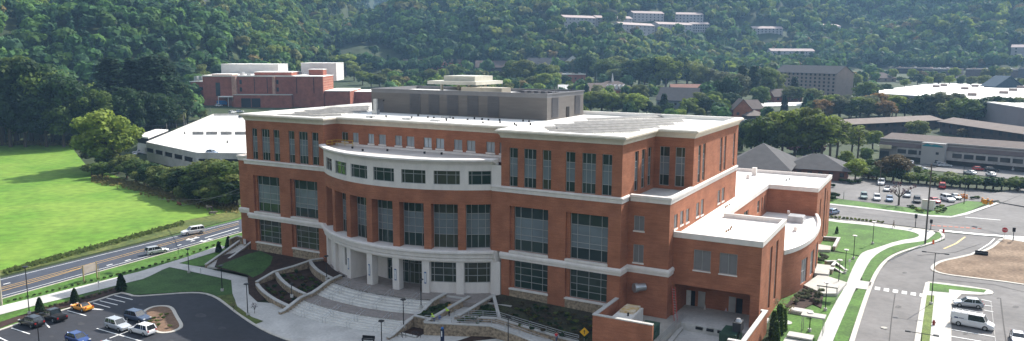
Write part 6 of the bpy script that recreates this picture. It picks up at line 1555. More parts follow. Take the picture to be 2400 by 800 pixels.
leafmat('pine', (.016, .034, .020), (.030, .058, .030)); leafmat('rust', (.14, .09, .03), (.20, .13, .045)); leafmat('plum', (.035, .014, .020), (.07, .03, .035)); leafmat('dry', (.13, .11, .06), (.2, .17, .10)); leafmat('grey', (.06, .075, .04), (.12, .13, .07)); leafmat('bronze', (.05, .04, .02), (.10, .075, .03))
def cards(centers, size, rs, up=.3, nrm=None, jit=.5):
    if isinstance(centers, tuple): centers, nrm = centers
    """one bent leaf clump quad per centre, facing outward at random"""
    N = len(centers); nr = rs.normal(size=(N, 3)); nr[:, 2] = np.abs(nr[:, 2]) * .9 + up
    if nrm is not None: nr = nrm + rs.normal(size=(N, 3)) * jit + np.array([0, 0, up * .4])
    nr /= np.linalg.norm(nr, axis=1)[:, None]
    a = np.cross(nr, rs.normal(size=(N, 3))); a /= np.linalg.norm(a, axis=1)[:, None]; b = np.cross(nr, a)
    s = size * (.6 + .8 * rs.random((N, 1)))
    v = np.stack([centers - a * s - b * s * .7, centers + a * s - b * s * .6, centers + a * s * .8 + b * s * .8, centers - a * s * .9 + b * s * .6], 1)
    return v.reshape(-1, 3)
def mk_quads(name, V, m):
    n = len(V) // 4; me = bpy.data.meshes.new(name)
    me.vertices.add(len(V)); me.vertices.foreach_set('co', V.astype(np.float32).ravel())
    me.loops.add(n * 4); me.loops.foreach_set('vertex_index', np.arange(n * 4, dtype=np.int32))
    me.polygons.add(n); me.polygons.foreach_set('loop_start', np.arange(0, n * 4, 4, dtype=np.int32))
    try: me.polygons.foreach_set('loop_total', np.full(n, 4, dtype=np.int32))
    except Exception: pass
    me.update(); me.validate()
    if m: me.materials.append(m)
    return me
def blob_points(rs, blobs, dens):
    out = []; dirs = []
    for (c, r, f) in blobs:
        n = max(4, int(dens * r * r * f)); d = rs.normal(size=(n, 3)); d /= np.linalg.norm(d, axis=1)[:, None]
        out.append(np.array(c) + d * (r * (.62 + .42 * rs.random((n, 1)))) * np.array([1, 1, .82])); dirs.append(d)
    return np.concatenate(out), np.concatenate(dirs)
PROTO = {}
def tree_meshes(kind, var, leaf):
    key = (kind, var, leaf)
    if key in PROTO: return PROTO[key]
    rs = np.random.RandomState(hash((kind, var)) % 1000 if False else (len(kind) * 31 + var * 7))
    tm = MB()
    if kind == 'broad':       # unit height 1
        tm.cyl((0, 0, 0), (.01, 0, .45), .028, .018, n=7)
        blobs = []
        nb = 15
        for i in range(nb):
            z = .32 + .56 * (i + .5) / nb + rs.uniform(-.04, .04); R = .30 * sin(min(1, (z - .16) / .84) * pi) ** .6 + .02
            a = i * 2.4 + rs.uniform(-.4, .4); rr = R * rs.uniform(.55, 1.0); r = rs.uniform(.11, .17)
            c = (cos(a) * rr, sin(a) * rr, z); blobs.append((c, r, 1))
            if i % 2 == 0: tm.cyl((.005, 0, .2 + .02 * i), (c[0] * .8, c[1] * .8, c[2] - .02), .012, .004, n=5)
        blobs.append(((0, 0, .86), .13, 1)); blobs.append(((0, 0, .6), .2, .6))
        P = blob_points(rs, blobs, 10500); V = cards(P, .021, rs)
    elif kind == 'slender':
        tm.cyl((0, 0, 0), (.015, 0, .7), .018, .010, n=6); blobs = []
        for i in range(11):
            z = .42 + .5 * i / 11 + rs.uniform(-.03, .03); a = i * 2.1; rr = .13 * rs.uniform(.4, 1.1); c = (cos(a) * rr, sin(a) * rr, z); blobs.append((c, rs.uniform(.06, .10), 1)); tm.cyl((.005, 0, z - .12), c, .007, .003, n=4)
        P = blob_points(rs, blobs, 11000); V = cards(P, .017, rs)
    elif kind == 'pine':
        tm.cyl((0, 0, 0), (0, 0, .97), .018, .004, n=6); pts = []
        for i in range(26):
            z = .22 + .74 * i / 26; R = (.19 * (1 - (z - .18) / .86) ** .75 + .02) * rs.uniform(.65, 1.15)
            for j in range(5):
                a = rs.uniform(0, 2 * pi); n = 26; t = rs.random((n, 1)) ** .7
                c = np.array([cos(a), sin(a), -.12 + .2 * rs.rand()]) * R * t + np.array([0, 0, z]) + rs.normal(size=(n, 3)) * .014
                pts.append(c)
            a = rs.uniform(0, 6.28); tm.cyl((0, 0, z), (cos(a) * R * .8, sin(a) * R * .8, z), .005, .002, n=4)
        P = np.concatenate(pts); V = cards(P, .014, rs, up=.6)
    elif kind == 'cone':      # small ornamental evergreen
        tm.cyl((0, 0, 0), (0, 0, .3), .03, .02, n=6); n = 1500; z = rs.random(n) ** .8 * .95 + .04; R = .26 * np.clip(1.15 * (1 - z), 0, 1) ** .6 * np.clip(z * 9, 0, 1) ** .5
        a = rs.random(n) * 2 * pi; q = R * (.7 + .35 * rs.random(n)); P = np.stack([np.cos(a) * q, np.sin(a) * q, z], 1); V = cards(P, .035, rs)
    elif kind == 'column':
        tm.cyl((0, 0, 0), (0, 0, .3), .02, .015, n=6); n = 1500; z = rs.random(n) * .97 + .02; R = .15 * np.clip(1.1 * (1.03 - z), 0, 1) ** .4
        a = rs.random(n) * 2 * pi; q = R * (.7 + .4 * rs.random(n)); P = np.stack([np.cos(a) * q, np.sin(a) * q, z], 1); V = cards(P, .026, rs)
    elif kind == 'bush':      # unit radius ~.5, height 1
        tm.cyl((0, 0, 0), (0, 0, .3), .04, .03, n=6); blobs = [((rs.uniform(-.28, .28), rs.uniform(-.28, .28), rs.uniform(.35, .62)), rs.uniform(.2, .3), 1) for _ in range(8)]
        P = blob_points(rs, blobs, 2600); V = cards(P, .045, rs)
    elif kind == 'bare':
        blobs = []
        tm.cyl((0, 0, 0), (0, 0, .4), .03, .022, n=6)
        for i in range(16):
            a = i * 2.4; rr = rs.uniform(.15, .4); c = (cos(a) * rr, sin(a) * rr, rs.uniform(.6, .95)); tm.cyl((0, 0, .35), c, .012, .003, n=4); blobs.append((c, .08, 1))
        P = blob_points(rs, blobs, 2600); V = cards(P, .02, rs)
    cm_ = mk_quads('crown', V, LEAF[leaf]); tmesh = bpy.data.meshes.new('trunk'); tmesh.from_pydata(tm.v, [], tm.f); tmesh.materials.append(TRUNK)
    PROTO[key] = (cm_, tmesh); return PROTO[key]
ORDER = {}
def tree(px, base_y, top_y, kind, leaf, label=None, group=None, wide=1., name=None, z=None, cat=None, pos=None, hgt=None):
    p = pos or (Z(px, base_y, z) if z is not None else G(px, base_y)); H = hgt or htop(p, top_y)
    nm = name or {'broad': 'broadleaf_tree', 'slender': 'slender_tree', 'pine': 'pine_tree', 'cone': 'evergreen_shrub', 'column': 'columnar_evergreen', 'bush': 'shrub', 'bare': 'sparse_tree'}[kind]
    t = thing(nm, label, cat or ('shrub' if kind in ('bush', 'cone') else 'tree'), p, rnd.uniform(0, 6.28), group)
    cm_, tmm = tree_meshes(kind, rnd.randrange(3), leaf)
    s = H; t.scale = (s * wide, s * wide, s)
    a = bpy.data.objects.new('crown', cm_); COL.objects.link(a); a.parent = t
    b = bpy.data.objects.new('trunk', tmm); COL.objects.link(b); b.parent = t
    if group and not label: ORDER.setdefault((group, nm, leaf), []).append((proj(p)[0], t))
    return t
# named near trees
tree(252, 402, 250, 'broad', 'lime', 'big olive green tree standing alone at the meadow corner', wide=1.25)
tree(228, 395, 300, 'broad', 'grey', 'lower greyish tree on the left of the big olive tree', wide=1.3)
tree(282, 385, 290, 'broad', 'mid', 'green tree on the right of the big olive tree', wide=1.0)
for i, (x, yb, yt) in enumerate(((176, 712, 676), (285, 683, 641), (513, 592, 566), (536, 583, 554), (94, 732, 697))):
    tree(x, yb, yt, 'cone', 'dark', ['small dark evergreen on the verge above the yellow convertible', 'small dark evergreen at the upper corner of the parking lot', 'dark evergreen left of the street stair', 'dark evergreen beside the street stair landing', 'dark evergreen on the verge behind the pickup truck'][i], 'small evergreens by the street walk', wide=1.1)
gg = 'dark trees at the far edge of the meadow'
for x, yb, yt, k, l, w_ in ((-60, 345, 120, 'broad', 'dark', 1), (8, 340, 132, 'broad', 'dark', 1), (40, 336, 128, 'broad', 'mid', 1), (75, 336, 135, 'broad', 'dark', 1), (100, 338, 158, 'broad', 'mid', .9), (125, 338, 172, 'broad', 'dark', 1), (150, 338, 168, 'broad', 'dark', .9), (175, 340, 178, 'broad', 'dark', 1), (200, 336, 200, 'broad', 'mid', .9), (25, 345, 190, 'broad', 'dark', 1), (60, 345, 205, 'broad', 'dark', 1), (110, 345, 215, 'broad', 'dark', 1.1), (150, 345, 225, 'broad', 'mid', 1.1), (-20, 342, 165, 'broad', 'dark', 1), (-100, 342, 150, 'broad', 'dark', 1)):
    tree(x, yb, yt, k, l, None, gg, w_)
gg = 'tall pines left of the brick complex'
for x, yb, yt, k in ((268, 318, 128, 'pine'), (296, 316, 165, 'pine'), (322, 312, 130, 'pine'), (345, 310, 128, 'pine'), (364, 310, 122, 'pine'), (383, 308, 124, 'pine'), (402, 300, 140, 'pine'), (240, 325, 190, 'pine')):
    tree(x, yb, yt, k, 'pine', None, gg, 1.55)
gg = 'trees between the pines and the garage'
for x, yb, yt, l, w_ in ((300, 330, 200, 'dark', 1), (340, 325, 210, 'dark', 1), (378, 320, 215, 'dark', 1.1), (412, 300, 190, 'dark', 1.1), (432, 285, 205, 'dark', 1.0), (225, 340, 205, 'mid', 1.0), (250, 335, 230, 'dark', 1.1), (440, 290, 245, 'olive', 1.3), (470, 283, 250, 'olive', 1.3), (410, 298, 255, 'olive', 1.2), (355, 316, 262, 'mid', 1.2), (205, 335, 250, 'dark', 1.1)):
    tree(x, yb, yt, 'broad', l, None, gg, w_)
gg = 'bushy hedge trees along the street side of the garage'
for i, (x, yb, yt) in enumerate(((215, 412, 372), (240, 418, 378), (258, 402, 355), (278, 408, 358), (298, 418, 362), (318, 425, 370), (338, 430, 378), (358, 436, 380), (378, 442, 386), (398, 448, 384), (418, 455, 388), (438, 460, 392), (456, 462, 385), (474, 466, 380), (492, 462, 376), (508, 470, 374), (524, 468, 372), (540, 474, 376), (554, 470, 374), (470, 478, 420), (500, 484, 425), (530, 488, 425), (548, 480, 400), (556, 486, 420), (440, 470, 425), (405, 458, 420), (370, 446, 410))):
    tree(x, yb, yt, 'broad' if i % 3 else 'bush', ['olive', 'mid', 'olive', 'dark'][i % 4], None, gg, 1.7 if i % 3 else 1.1)
# right near group
gg = 'tall slender trees behind the grey roofed house'
for x, yb, yt, l, k in ((1778, 375, 268, 'mid', 'broad'), (1800, 372, 262, 'olive', 'broad'), (1832, 372, 255, 'lime', 'broad'), (1862, 370, 250, 'lime', 'broad'), (1885, 372, 246, 'olive', 'broad'), (1905, 374, 258, 'lime', 'broad'), (1925, 378, 268, 'lime', 'slender'), (1945, 380, 266, 'lime', 'slender'), (1960, 378, 270, 'olive', 'slender'), (1995, 368, 285, 'lime', 'slender'), (2010, 372, 292, 'olive', 'slender'), (1760, 360, 275, 'dark', 'broad'), (1740, 350, 285, 'mid', 'broad'), (1722, 350, 300, 'dark', 'broad'), (1725, 362, 318, 'mid', 'broad')):
    tree(x, yb, yt, k, l, None, gg, 1.0 if k == 'broad' else 1.6)
tree(2004, 424, 370, 'broad', 'lime', 'yellow green round tree at the porch of the low grey roof', wide=1.3)
tree(2093, 425, 360, 'broad', 'bronze', 'bronze leaved tree in front of the shopping strip corner', wide=1.5)
tree(2106, 482, 428, 'bare', 'plum', 'small spreading dark leaved tree on the far lot verge', wide=1.5)
tree(1888, 372, 340, 'bush', 'mid', 'round green bush behind the low grey roof', wide=1.2)
for i, (x, yb, yt) in enumerate(((1758, 400, 372), (1805, 405, 372), (1868, 360, 325), (1905, 368, 330))):
    tree(x, yb, yt, 'bush', 'plum', ['purple leaved bush against the left slope of the grey roof', 'purple leaved bush in front of the grey roof valley', 'purple leaved tree left of the round green bush', 'purple leaved tree right of the round green bush'][i], wide=1.4)
gg = 'long hedge beyond the far lot'
for i in range(20):
    x = 2035 + i * 19.5; yb = 421 + i * 1.7 - (i > 12) * (i - 12) * .6; tree(x, yb, yb - 34 - 8 * (i % 3 == 0), 'bush', ['mid', 'olive', 'mid', 'dark'][i % 4], None, gg, 1.5)
gg = 'shrubs in the far lot corner bed'
for x, y, l in ((2133, 487, 'dark'), (2142, 490, 'mid'), (2152, 496, 'lime'), (2162, 499, 'lime'), (2186, 493, 'mid'), (2198, 490, 'dark'), (2206, 487, 'lime'), (2208, 498, 'mid'), (2196, 500, 'olive'), (2215, 494, 'dark'), (2290, 466, 'mid'), (2278, 468, 'dark'), (2240, 462, 'dark')):
    tree(x, y, y - 10, 'bush', l, None, gg, 1.3)
gg = 'shrubs at the annex corner of the far lot'
for x, y, t_ in ((1950, 440, 428), (1958, 466, 446), (1945, 470, 448), (1975, 430, 415), (1995, 432, 416), (2010, 430, 416)): tree(x, y, t_, 'bush', 'dark', None, gg, 1.2)
gg = 'small flowering plants along the cross street walk'
for i in range(14): tree(1950 + i * 9, 512 + i * .95, 503 + i * .95, 'bush', 'olive' if i % 2 else 'lime', None, gg, .8)
gg = 'shrubs in the annex beds'
for x, y, w_ in ((1866, 700, 1), (1878, 694, 1), (1888, 690, 1), (1898, 688, 1), (1882, 704, 1), (1894, 700, 1), (1912, 702, 1), (1918, 694, 1), (1924, 688, 1), (1914, 712, 1), (1925, 605, 1.1), (1932, 610, 1.1), (1922, 614, 1.1), (1864, 712, 1)):
    tree(x, y, y - 15, 'bush', 'grey', None, gg, 1.1, z=-6.1)
for i, (x, y, t_) in enumerate(((1812, 792, 728), (1825, 784, 712), (1836, 775, 722), (1818, 812, 752))): tree(x, y, t_, 'column', 'mid', ['columnar evergreen against the right dock wall', 'second columnar evergreen from the dock wall, tallest', 'columnar evergreen nearest the small lawn', 'columnar evergreen at the bottom edge by the dock wall'][i], wide=1.0)
tree(1832, 765, 695, 'bare', 'dry', 'pale sparse flowering tree above the columnar evergreens', wide=.9)
tree(1961, 548, 531, 'cone', 'dark', 'small dark cone evergreen on the east lawn by the annex', wide=.9)
tree(1500, 812, 782, 'cone', 'mid', 'small pale green conifer before the brick screen wall', z=-8.1, wide=.9)
tree(1404, 707, 680, 'cone', 'dark', 'small dark evergreen behind the screen wall corner', z=-5.9, wide=1)
tree(548, 728, 707, 'bare', 'dry', 'tiny leafless sapling in the bed beside the plaza walk', z=-8.1, wide=.9)
tree(597, 735, 710, 'bare', 'plum', 'tiny sapling with reddish twigs on the plaza', z=-8.1, wide=.8)
gg = 'low shrubs in the island bed'
for x, y in ((352, 756), (360, 750), (368, 756), (376, 742), (384, 748), (392, 740), (372, 765), (398, 768)): tree(x, y, y - 9, 'bush', 'olive' if x % 3 else 'mid', None, gg, 1.2, z=-8.0)
gg = 'low shrubs along the street verge'
for i in range(34):
    x = 20 + i * 15; y = interp(x, [0, 150, 330, 440, 515], [714, 677, 632, 599, 572]); tree(x, y, y - 7, 'bush', ['mid', 'dark', 'olive'][i % 3], None, gg, 1.1)
gg = 'low shrubs on the parking kerb bed'
for i in range(14):
    x = 105 + i * 13; y = interp(x, [90, 218, 280], [727, 697, 676]); tree(x, y, y - 8, 'bush', ['dry', 'mid', 'grey'][i % 3], None, gg, 1.1)
gg = 'low shrubs in the tiered beds'
for i in range(60):
    R_ = rnd.choice([36, 37.3, 38.6, 40, 42.4, 43.7]); x = rnd.uniform(-66, -54.5)
    y = C0[1] - sqrt(R_ * R_ - (x - C0[0]) ** 2); zz = -6.6 if R_ < 41 else -7.45
    tree(0, 0, 0, 'bush', rnd.choice(['dark', 'mid', 'bronze']), None, gg, 1.3, pos=Vector((x, y, zz)), hgt=rnd.uniform(.5, .8))
gg = 'low shrubs in the beds right of the steps'
for i in range(40):
    if i < 16: pos = Vector((rnd.uniform(-29.2, -26.6), rnd.uniform(-14, -6), -6.3))
    else: pos = Vector((rnd.uniform(-22, -18.5), rnd.uniform(-13.5, -5), -6.35))
    tree(0, 0, 0, 'bush', rnd.choice(['dark', 'mid']), None, gg, 1.5, pos=pos, hgt=rnd.uniform(.45, .75))
gg = 'small plants on the dark slope below the right windows'
for i in range(110):
    x = rnd.uniform(-17, -1); t_ = rnd.uniform(.08, .85); y = -.6 - t_ * 11 * (1 - max(0, -x - 14) * .1); tree(0, 0, 0, 'bush', rnd.choice(['dark', 'olive', 'bronze']), None, gg, 1.6, pos=Vector((x, y, -5.7 - t_ * 1.3)), hgt=rnd.uniform(.35, .6))
# valley trees as individuals
gg = 'trees scattered through the valley town'
VT = [(470, 200, 150, 'olive'), (640, 160, 130, 'mid'), (830, 190, 150, 'mid'), (850, 200, 165, 'lime'), (870, 205, 170, 'lime'), (890, 205, 172, 'olive'), (905, 195, 160, 'mid'), (925, 205, 178, 'dark'), (780, 175, 130, 'mid'), (810, 180, 125, 'mid'), (760, 170, 130, 'dark'),
      (960, 200, 172, 'mid'), (985, 205, 168, 'dark'), (1010, 198, 160, 'mid'), (1040, 185, 160, 'mid'), (1060, 178, 150, 'olive'), (1080, 190, 155, 'mid'), (1100, 196, 165, 'dark'), (1205, 200, 140, 'mid'), (1225, 205, 138, 'olive'), (1248, 205, 150, 'mid'), (1270, 205, 148, 'dark'), (1290, 205, 150, 'mid'), (1215, 212, 180, 'mid'), (1245, 215, 178, 'olive'), (1275, 215, 170, 'lime'), (1300, 212, 170, 'mid'), (1325, 205, 175, 'dark'),
      (1375, 190, 125, 'dark'), (1395, 188, 132, 'mid'), (1420, 200, 135, 'mid'), (1440, 205, 160, 'olive'), (1450, 190, 130, 'mid'), (1480, 205, 140, 'dark'), (1510, 208, 132, 'mid'), (1535, 208, 130, 'dark'), (1560, 210, 128, 'mid'), (1585, 208, 132, 'dark'), (1610, 205, 140, 'mid'), (1520, 235, 205, 'dark'), (1545, 225, 200, 'mid'),
      (1640, 215, 150, 'olive'), (1665, 215, 160, 'grey'), (1690, 225, 165, 'mid'), (1705, 250, 175, 'dark'), (1730, 245, 170, 'mid'), (1790, 235, 155, 'mid'), (1810, 230, 160, 'olive'), (1780, 255, 200, 'mid'), (1640, 260, 215, 'olive'), (1670, 262, 212, 'mid'), (1655, 275, 225, 'dark'), (1690, 278, 238, 'mid'), (1620, 250, 225, 'lime'), (1712, 262, 215, 'dark'), (1850, 240, 200, 'olive'), (1875, 240, 202, 'mid'), (1905, 245, 205, 'olive'),
      (1360, 262, 215, 'mid'), (1385, 265, 212, 'lime'), (1410, 268, 210, 'olive'), (1435, 270, 214, 'lime'), (1460, 270, 216, 'mid'), (1490, 272, 216, 'lime'), (1515, 272, 235, 'dark'), (1540, 275, 245, 'mid'), (1565, 275, 240, 'dark'), (1600, 278, 250, 'mid'), (1640, 280, 252, 'olive'), (1680, 285, 255, 'mid'), (1590, 285, 255, 'lime'), (1470, 240, 200, 'mid'), (1500, 242, 196, 'olive'),
      (1925, 275, 222, 'mid'), (1945, 278, 220, 'lime'), (1965, 280, 222, 'mid'), (1990, 280, 230, 'dark'), (2015, 278, 225, 'mid'), (2035, 275, 222, 'grey'), (2060, 272, 215, 'rust'), (2082, 272, 220, 'olive'), (2100, 275, 222, 'lime'), (2120, 275, 228, 'dark'), (2140, 275, 230, 'mid'), (2165, 278, 218, 'dark'), (2200, 280, 212, 'grey'), (2235, 280, 215, 'grey'), (2310, 290, 225, 'dark'), (2335, 292, 222, 'dark'), (2362, 295, 225, 'dark'), (2390, 295, 230, 'dark'), (2290, 288, 235, 'mid'),
      (2025, 240, 190, 'mid'), (2050, 235, 195, 'dark'), (2075, 230, 195, 'dark'), (2120, 205, 185, 'mid'), (2150, 200, 172, 'dark'), (2175, 200, 178, 'mid'), (2200, 198, 170, 'olive'), (2225, 200, 176, 'mid'), (2250, 202, 180, 'dark'), (2275, 204, 178, 'mid'), (2305, 205, 175, 'olive'), (2330, 200, 180, 'mid'), (2395, 205, 185, 'mid'), (2000, 215, 170, 'olive'),
      (1960, 340, 300, 'lime'), (2040, 400, 372, 'mid'), (2060, 402, 375, 'mid'), (2075, 408, 372, 'dark'), (2120, 405, 375, 'bronze'), (2030, 385, 345, 'mid'), (2045, 350, 305, 'mid'), (2148, 330, 280, 'olive'), (2255, 325, 300, 'dry'), (1980, 395, 352, 'lime'), (2150, 412, 388, 'olive')]
for i in range(46):
    x = 1915 + 11 * i + rnd.uniform(-6, 6); yb = rnd.uniform(258, 292) - (8 if x < 2200 else -4)
    if 2255 < x < 2300: yb += 6
    VT.append((x, yb, max(yb - rnd.uniform(38, 66), rnd.uniform(220, 238)), rnd.choice(['mid', 'dark', 'mid', 'olive', 'grey', 'rust'])))
for i in range(26): x = 2015 + i * 15 + rnd.uniform(-6, 6); yb = rnd.uniform(190, 199); VT.append((x, yb, yb - rnd.uniform(9, 17), rnd.choice(['mid', 'dark', 'olive', 'grey'])))
for x, yb, yt, l in VT:
    if l == 'mid': l = rnd.choice(['mid', 'olive', 'olive', 'lime', 'mid', 'grey'])
    tree(x, yb, yt, 'broad', l, None, gg, rnd.uniform(1.15, 1.7) if yb - yt < 70 else 1.15)
for x, yb, yt in ((1737, 240, 150), (1765, 242, 150), (1838, 260, 222), (1893, 262, 218), (1860, 235, 178), (1068, 170, 132), (1555, 272, 220)):
    tree(x, yb, yt, 'pine' if yt < 200 else 'column', 'pine', None, 'dark conifers rising over the valley town', 1.4)
SHORT = {'dark trees at the far edge of the meadow': 'at the far meadow edge', 'tall pines left of the brick complex': 'left of the brick complex', 'trees between the pines and the garage': 'between meadow and garage',
 'bushy hedge trees along the street side of the garage': 'in front of the garage', 'tall slender trees behind the grey roofed house': 'behind the grey hip roof', 'long hedge beyond the far lot': 'in the far lot hedge',
 'shrubs in the far lot corner bed': 'in the far lot corner', 'shrubs at the annex corner of the far lot': 'by the porch of the house', 'small flowering plants along the cross street walk': 'along the cross street walk',
 'shrubs in the annex beds': 'in the annex beds', 'low shrubs in the island bed': 'in the parking lot island', 'low shrubs along the street verge': 'on the street verge', 'low shrubs on the parking kerb bed': 'on the lot kerb bed',
 'low shrubs in the tiered beds': 'in the tiered beds', 'low shrubs in the beds right of the steps': 'in beds right of steps', 'small plants on the dark slope below the right windows': 'on the dark slope', 'trees scattered through the valley town': 'in the valley town',
 'dark conifers rising over the valley town': 'over the valley town'}
for (g_, nm, leaf), L_ in ORDER.items():
    L_.sort(key=lambda q: q[0])
    W_ = dict(mid='mid green', olive='olive green', dark='dark green', lime='yellow green', pine='blackish green', rust='rusty orange', plum='purple', dry='pale dry', grey='greyish green', bronze='bronze brown')[leaf]
    for i, (x, t) in enumerate(L_):
        sg_ = SHORT[g_]
        t['label'] = f"{W_} {nm.replace('_', ' ')}, {ord_(i)} of those {sg_}" if len(L_) > 1 else f"the only {W_} {nm.replace('_', ' ')} {sg_}"

# ================================================================== FORESTS ON THE HILLS
def forest(name, label, cells, seed, mats, quads=75, lum=1.):
    rs = np.random.RandomState(seed); AV = []; AC = []
    lib = []
    for k in range(6):
        b = [((0, 0, .58), .40, 1.2)] + [((rs.uniform(-.24, .24), rs.uniform(-.24, .24), rs.uniform(.5, .85)), rs.uniform(.16, .24), 1) for _ in range(4)]
        P = blob_points(rs, b, quads / 5 / .06); ix = rs.permutation(len(P[0]))[:quads]; lib.append(cards((P[0][ix], P[1][ix]), .125 * (75 / quads) ** .4, rs, up=.35, jit=.28))
    for k in range(2):
        n = quads; z = rs.random(n); R = .24 * (1.02 - z) ** .8; a = rs.random(n) * 6.28; P = np.stack([np.cos(a) * R, np.sin(a) * R, .12 + z * .95], 1); lib.append(cards(P, .07, rs, up=.6))
    for (x, y, H, cid) in cells:
        V = lib[6 + rs.randint(2)] if cid == 9 else lib[rs.randint(6)]
        a = rs.uniform(0, 6.28); c, s = cos(a), sin(a); w_ = H * rs.uniform(.85, 1.25)
        z = h(x, y)
        AV.append(np.stack([(V[:, 0] * c - V[:, 1] * s) * w_ + x, (V[:, 0] * s + V[:, 1] * c) * w_ + y, V[:, 2] * H + z], 1))
        base = np.array([(.042, .085, .018), (.060, .100, .018), (.090, .125, .022), (.028, .066, .020), (.080, .088, .028), (.024, .054, .024), (.11, .085, .03), (.045, .092, .034), (.11, .14, .026), (.018, .046, .026)][cid]) * rs.uniform(.75, 1.5) * lum
        AC.append(np.tile(base, (len(V), 1)))
    V = np.concatenate(AV); Cc = np.concatenate(AC)
    me = mk_quads(name, V, None)
    at = me.color_attributes.new('leaf_colour', 'FLOAT_COLOR', 'POINT')
    at.data.foreach_set('color', np.concatenate([Cc, np.ones((len(Cc), 1))], 1).astype(np.float32).ravel())
    m = bpy.data.materials.get('forest_leaves')
    if not m:
        m = bpy.data.materials.new('forest_leaves'); m.use_nodes = True; n = m.node_tree; b = n.nodes['Principled BSDF']; b.inputs['Roughness'].default_value = .8; b.inputs['Specular IOR Level'].default_value = .2
        v = n.nodes.new('ShaderNodeVertexColor'); v.layer_name = 'leaf_colour'
        nz = n.nodes.new('ShaderNodeTexNoise'); nz.inputs['Scale'].default_value = .25; nz.inputs['Detail'].default_value = 4; tc = n.nodes.new('ShaderNodeTexCoord'); n.links.new(tc.outputs['Object'], nz.inputs[0])
        mr = n.nodes.new('ShaderNodeMapRange'); mr.inputs[1].default_value = .3; mr.inputs[2].default_value = .7; mr.inputs[3].default_value = .7; mr.inputs[4].default_value = 1.35; n.links.new(nz.outputs['Fac'], mr.inputs[0])
        mx = n.nodes.new('ShaderNodeVectorMath'); mx.operation = 'SCALE'; n.links.new(v.outputs[0], mx.inputs[0]); n.links.new(mr.outputs[0], mx.inputs['Scale']); n.links.new(mx.outputs[0], b.inputs['Base Color']); translu(m, .34)
    me.materials.append(m)
    o = bpy.data.objects.new(name, me); COL.objects.link(o); return lab(o, label, 'forest', None, 'stuff')
def sector(az0, az1, r0, r1, sp, keep, seed, hr=(11, 17)):
    rs = np.random.RandomState(seed); out = []; r = r0
    while r < r1:
        s = sp * (1 + (r - r0) / 2600); n = int(radians(az1 - az0) * r / s)
        for i in range(n):
            a = az0 + (az1 - az0) * (i + rs.rand()) / n; rr = r + rs.uniform(-.5, .5) * s; t = radians(a) - YAW
            x, y = CAM.x + rr * sin(t), CAM.y + rr * cos(t)
            if keep(a, rr, x, y, rs): 
                q = sin(x * .013 + 2) + sin(y * .017 + x * .006)
                cid = rs.choice([0, 1, 2, 3, 4, 5, 7, 8, 6, 9], p=[.2, .16, .13, .15, .06, .1, .08, .05, .02, .05])
                if q > .9: cid = rs.choice([3, 5, 9, 0])
                out.append((x, y, rs.uniform(*hr), cid))
        r += s * .92
    return out
CLEAR = []
for (x0, x1, yb, yt) in ((1318, 1400, 66, 44), (1395, 1486, 62, 45), (1480, 1560, 50, 34), (1578, 1652, 54, 37), (1450, 1540, 80, 61), (1538, 1628, 80, 60), (1615, 1665, 76, 60), (1762, 1836, 83, 70), (1802, 1912, 145, 123), (2366, 2440, 133, 114), (246, 320, 15, 2), (440, 540, 14, 2), (1928, 1972, 72, 64), (905, 1085, 160, 150), (1110, 1192, 172, 158), (1234, 1366, 160, 148), (1626, 1768, 167, 154), (2080, 2250, 173, 160), (2156, 2245, 181, 163), (2255, 2470, 182, 164), (2030, 2104, 192, 183)):
    A, B = G(x0, yb), G(x1, yb); CLEAR.append((A, B))
def nearseg(x, y, A, B, front, back):
    u = Vector((B.x - A.x, B.y - A.y)); L = u.length; u /= L; d = Vector((x - A.x, y - A.y)); s = d.dot(u); t = d.dot(Vector((-u.y, u.x)))
    return -3 < s < L + 3 and -front < t < back
def keep_far(a, r, x, y, rs):
    for A, B in CLEAR:
        if nearseg(x, y, A, B, 48 if A.x > -250 else 9, 15): return False
    px = 1200 + F_PX * math.tan(radians(a))
    if a > 22.5 and r < 1015 and rs.rand() < .94: return False
    if 455 < px < 870 and r < 640: return False
    if 745 < px < 945 and 880 < r < 965 and rs.rand() < .93 and px < 745 + 200 * (1 - (r - 900) / 260): return False
    return True
L1 = sector(-36, -13.5, 490, 1080, 9.4, keep_far, 1, (11, 17))
forest('forest', 'dense mixed wood covering the nearer hill on the left', L1, 11, None, 150, 1.4)
L2 = sector(-16, 37, 850, 1500, 11, keep_far, 2, (12, 20))
forest('forest', 'hazy wood covering the long hills behind the town', L2, 12, None, 95, 1.12)
L3 = sector(-18, 37, 1500, 2050, 16, keep_far, 3, (15, 22)); L3 += sector(-14, -2, 2050, 3000, 24, keep_far, 4, (22, 30))
forest('forest', 'dim bluish wood on the farthest hill slopes', L3, 13, None, 40)
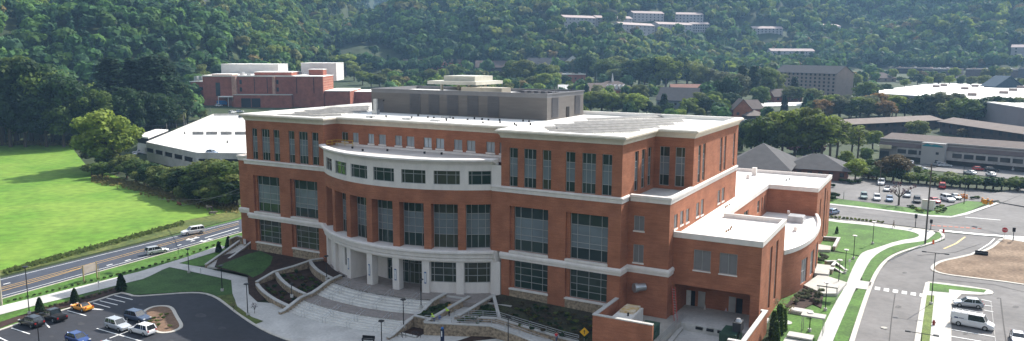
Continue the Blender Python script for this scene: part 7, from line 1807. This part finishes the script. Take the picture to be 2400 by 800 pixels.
def keep_val(a, r, x, y, rs):
    px, py = proj((x, y, h(x, y)))
    if 450 < px < 900 and py > 150: return False
    for (x0, x1, y0, y1) in ((905, 1085, 144, 186), (1108, 1195, 160, 190), (1232, 1368, 148, 184), (1300, 1380, 178, 212), (1368, 1500, 210, 236), (1535, 1645, 205, 270), (1700, 1800, 240, 285), (1745, 2025, 215, 262), (1800, 2012, 205, 240), (2070, 2400, 160, 176), (2050, 2460, 190, 270), (1625, 1770, 158, 175), (1570, 1660, 215, 235), (1955, 2460, 262, 420)):
        if x0 < px < x1 and y0 < py < y1: return False
    return rs.rand() < (.5 if r > 560 else .28)
L4 = sector(-16, 36, 430, 870, 12, keep_val, 5, (8, 14)); L4 += sector(-36, -15, 435, 500, 10, keep_far, 6, (9, 15))
forest('tree_belt', 'ground hugging mass of small trees filling the town in the valley', L4, 14, None, 190, 1.35)
# meadow tufts
def tufts(name, label, n, fn, s, m, seed):
    rs = np.random.RandomState(seed); P = []
    for i in range(n):
        a = fn(rs); P.append((a.x, a.y, a.z + .25))
    o = bpy.data.objects.new(name, mk_quads(name, cards(np.array(P), s, rs, up=-.3), m)); COL.objects.link(o); lab(o, label, 'grass', None, 'stuff')
tufts('tall_grass', 'tall dark grass tufts in the ditch between meadow and street', 2600, lambda rs: (lambda t: G(interp(t, [0, 1], [10, 430]) , interp(t, [0, 1], [640, 524]) + rs.normal() * 2.2))(rs.rand()), .26, leafmat('ditch', (.05, .08, .02), (.10, .13, .04), 0), 3)
tufts('shade_scrub', 'brown and green scrub strip at the foot of the far tree line', 2500, lambda rs: G(rs.uniform(-20, 200), 337 + rs.normal() * 1.5), .9, leafmat('scrub', (.10, .10, .03), (.19, .16, .06), 0), 4)
tufts('tall_grass', 'rough grass under the hedge trees at the right of the meadow', 2200, lambda rs: (lambda t: G(interp(t, [0, 1], [215, 560]), interp(t, [0, .2, .6, 1], [418, 430, 466, 490]) + rs.normal() * 5))(rs.rand()), .4, LEAF['scrub'], 5)

# ================================================================== HAZE
hz = MB().box(-3600, 3600, -700, 3600, -12, 1250).out('haze', None)
hm = bpy.data.materials.new('haze_air'); hm.use_nodes = True; n = hm.node_tree; n.nodes.clear()
vo = n.nodes.new('ShaderNodeVolumePrincipled'); vo.inputs['Color'].default_value = (.36, .63, 1.0, 1); vo.inputs['Density'].default_value = HAZE_D; vo.inputs['Anisotropy'].default_value = .2
ou = n.nodes.new('ShaderNodeOutputMaterial'); n.links.new(vo.outputs[0], ou.inputs['Volume']); hz.data.materials.append(hm); lab(hz, kind='stuff'); lab(hz, 'thin bluish air between the camera and the hills', 'haze')
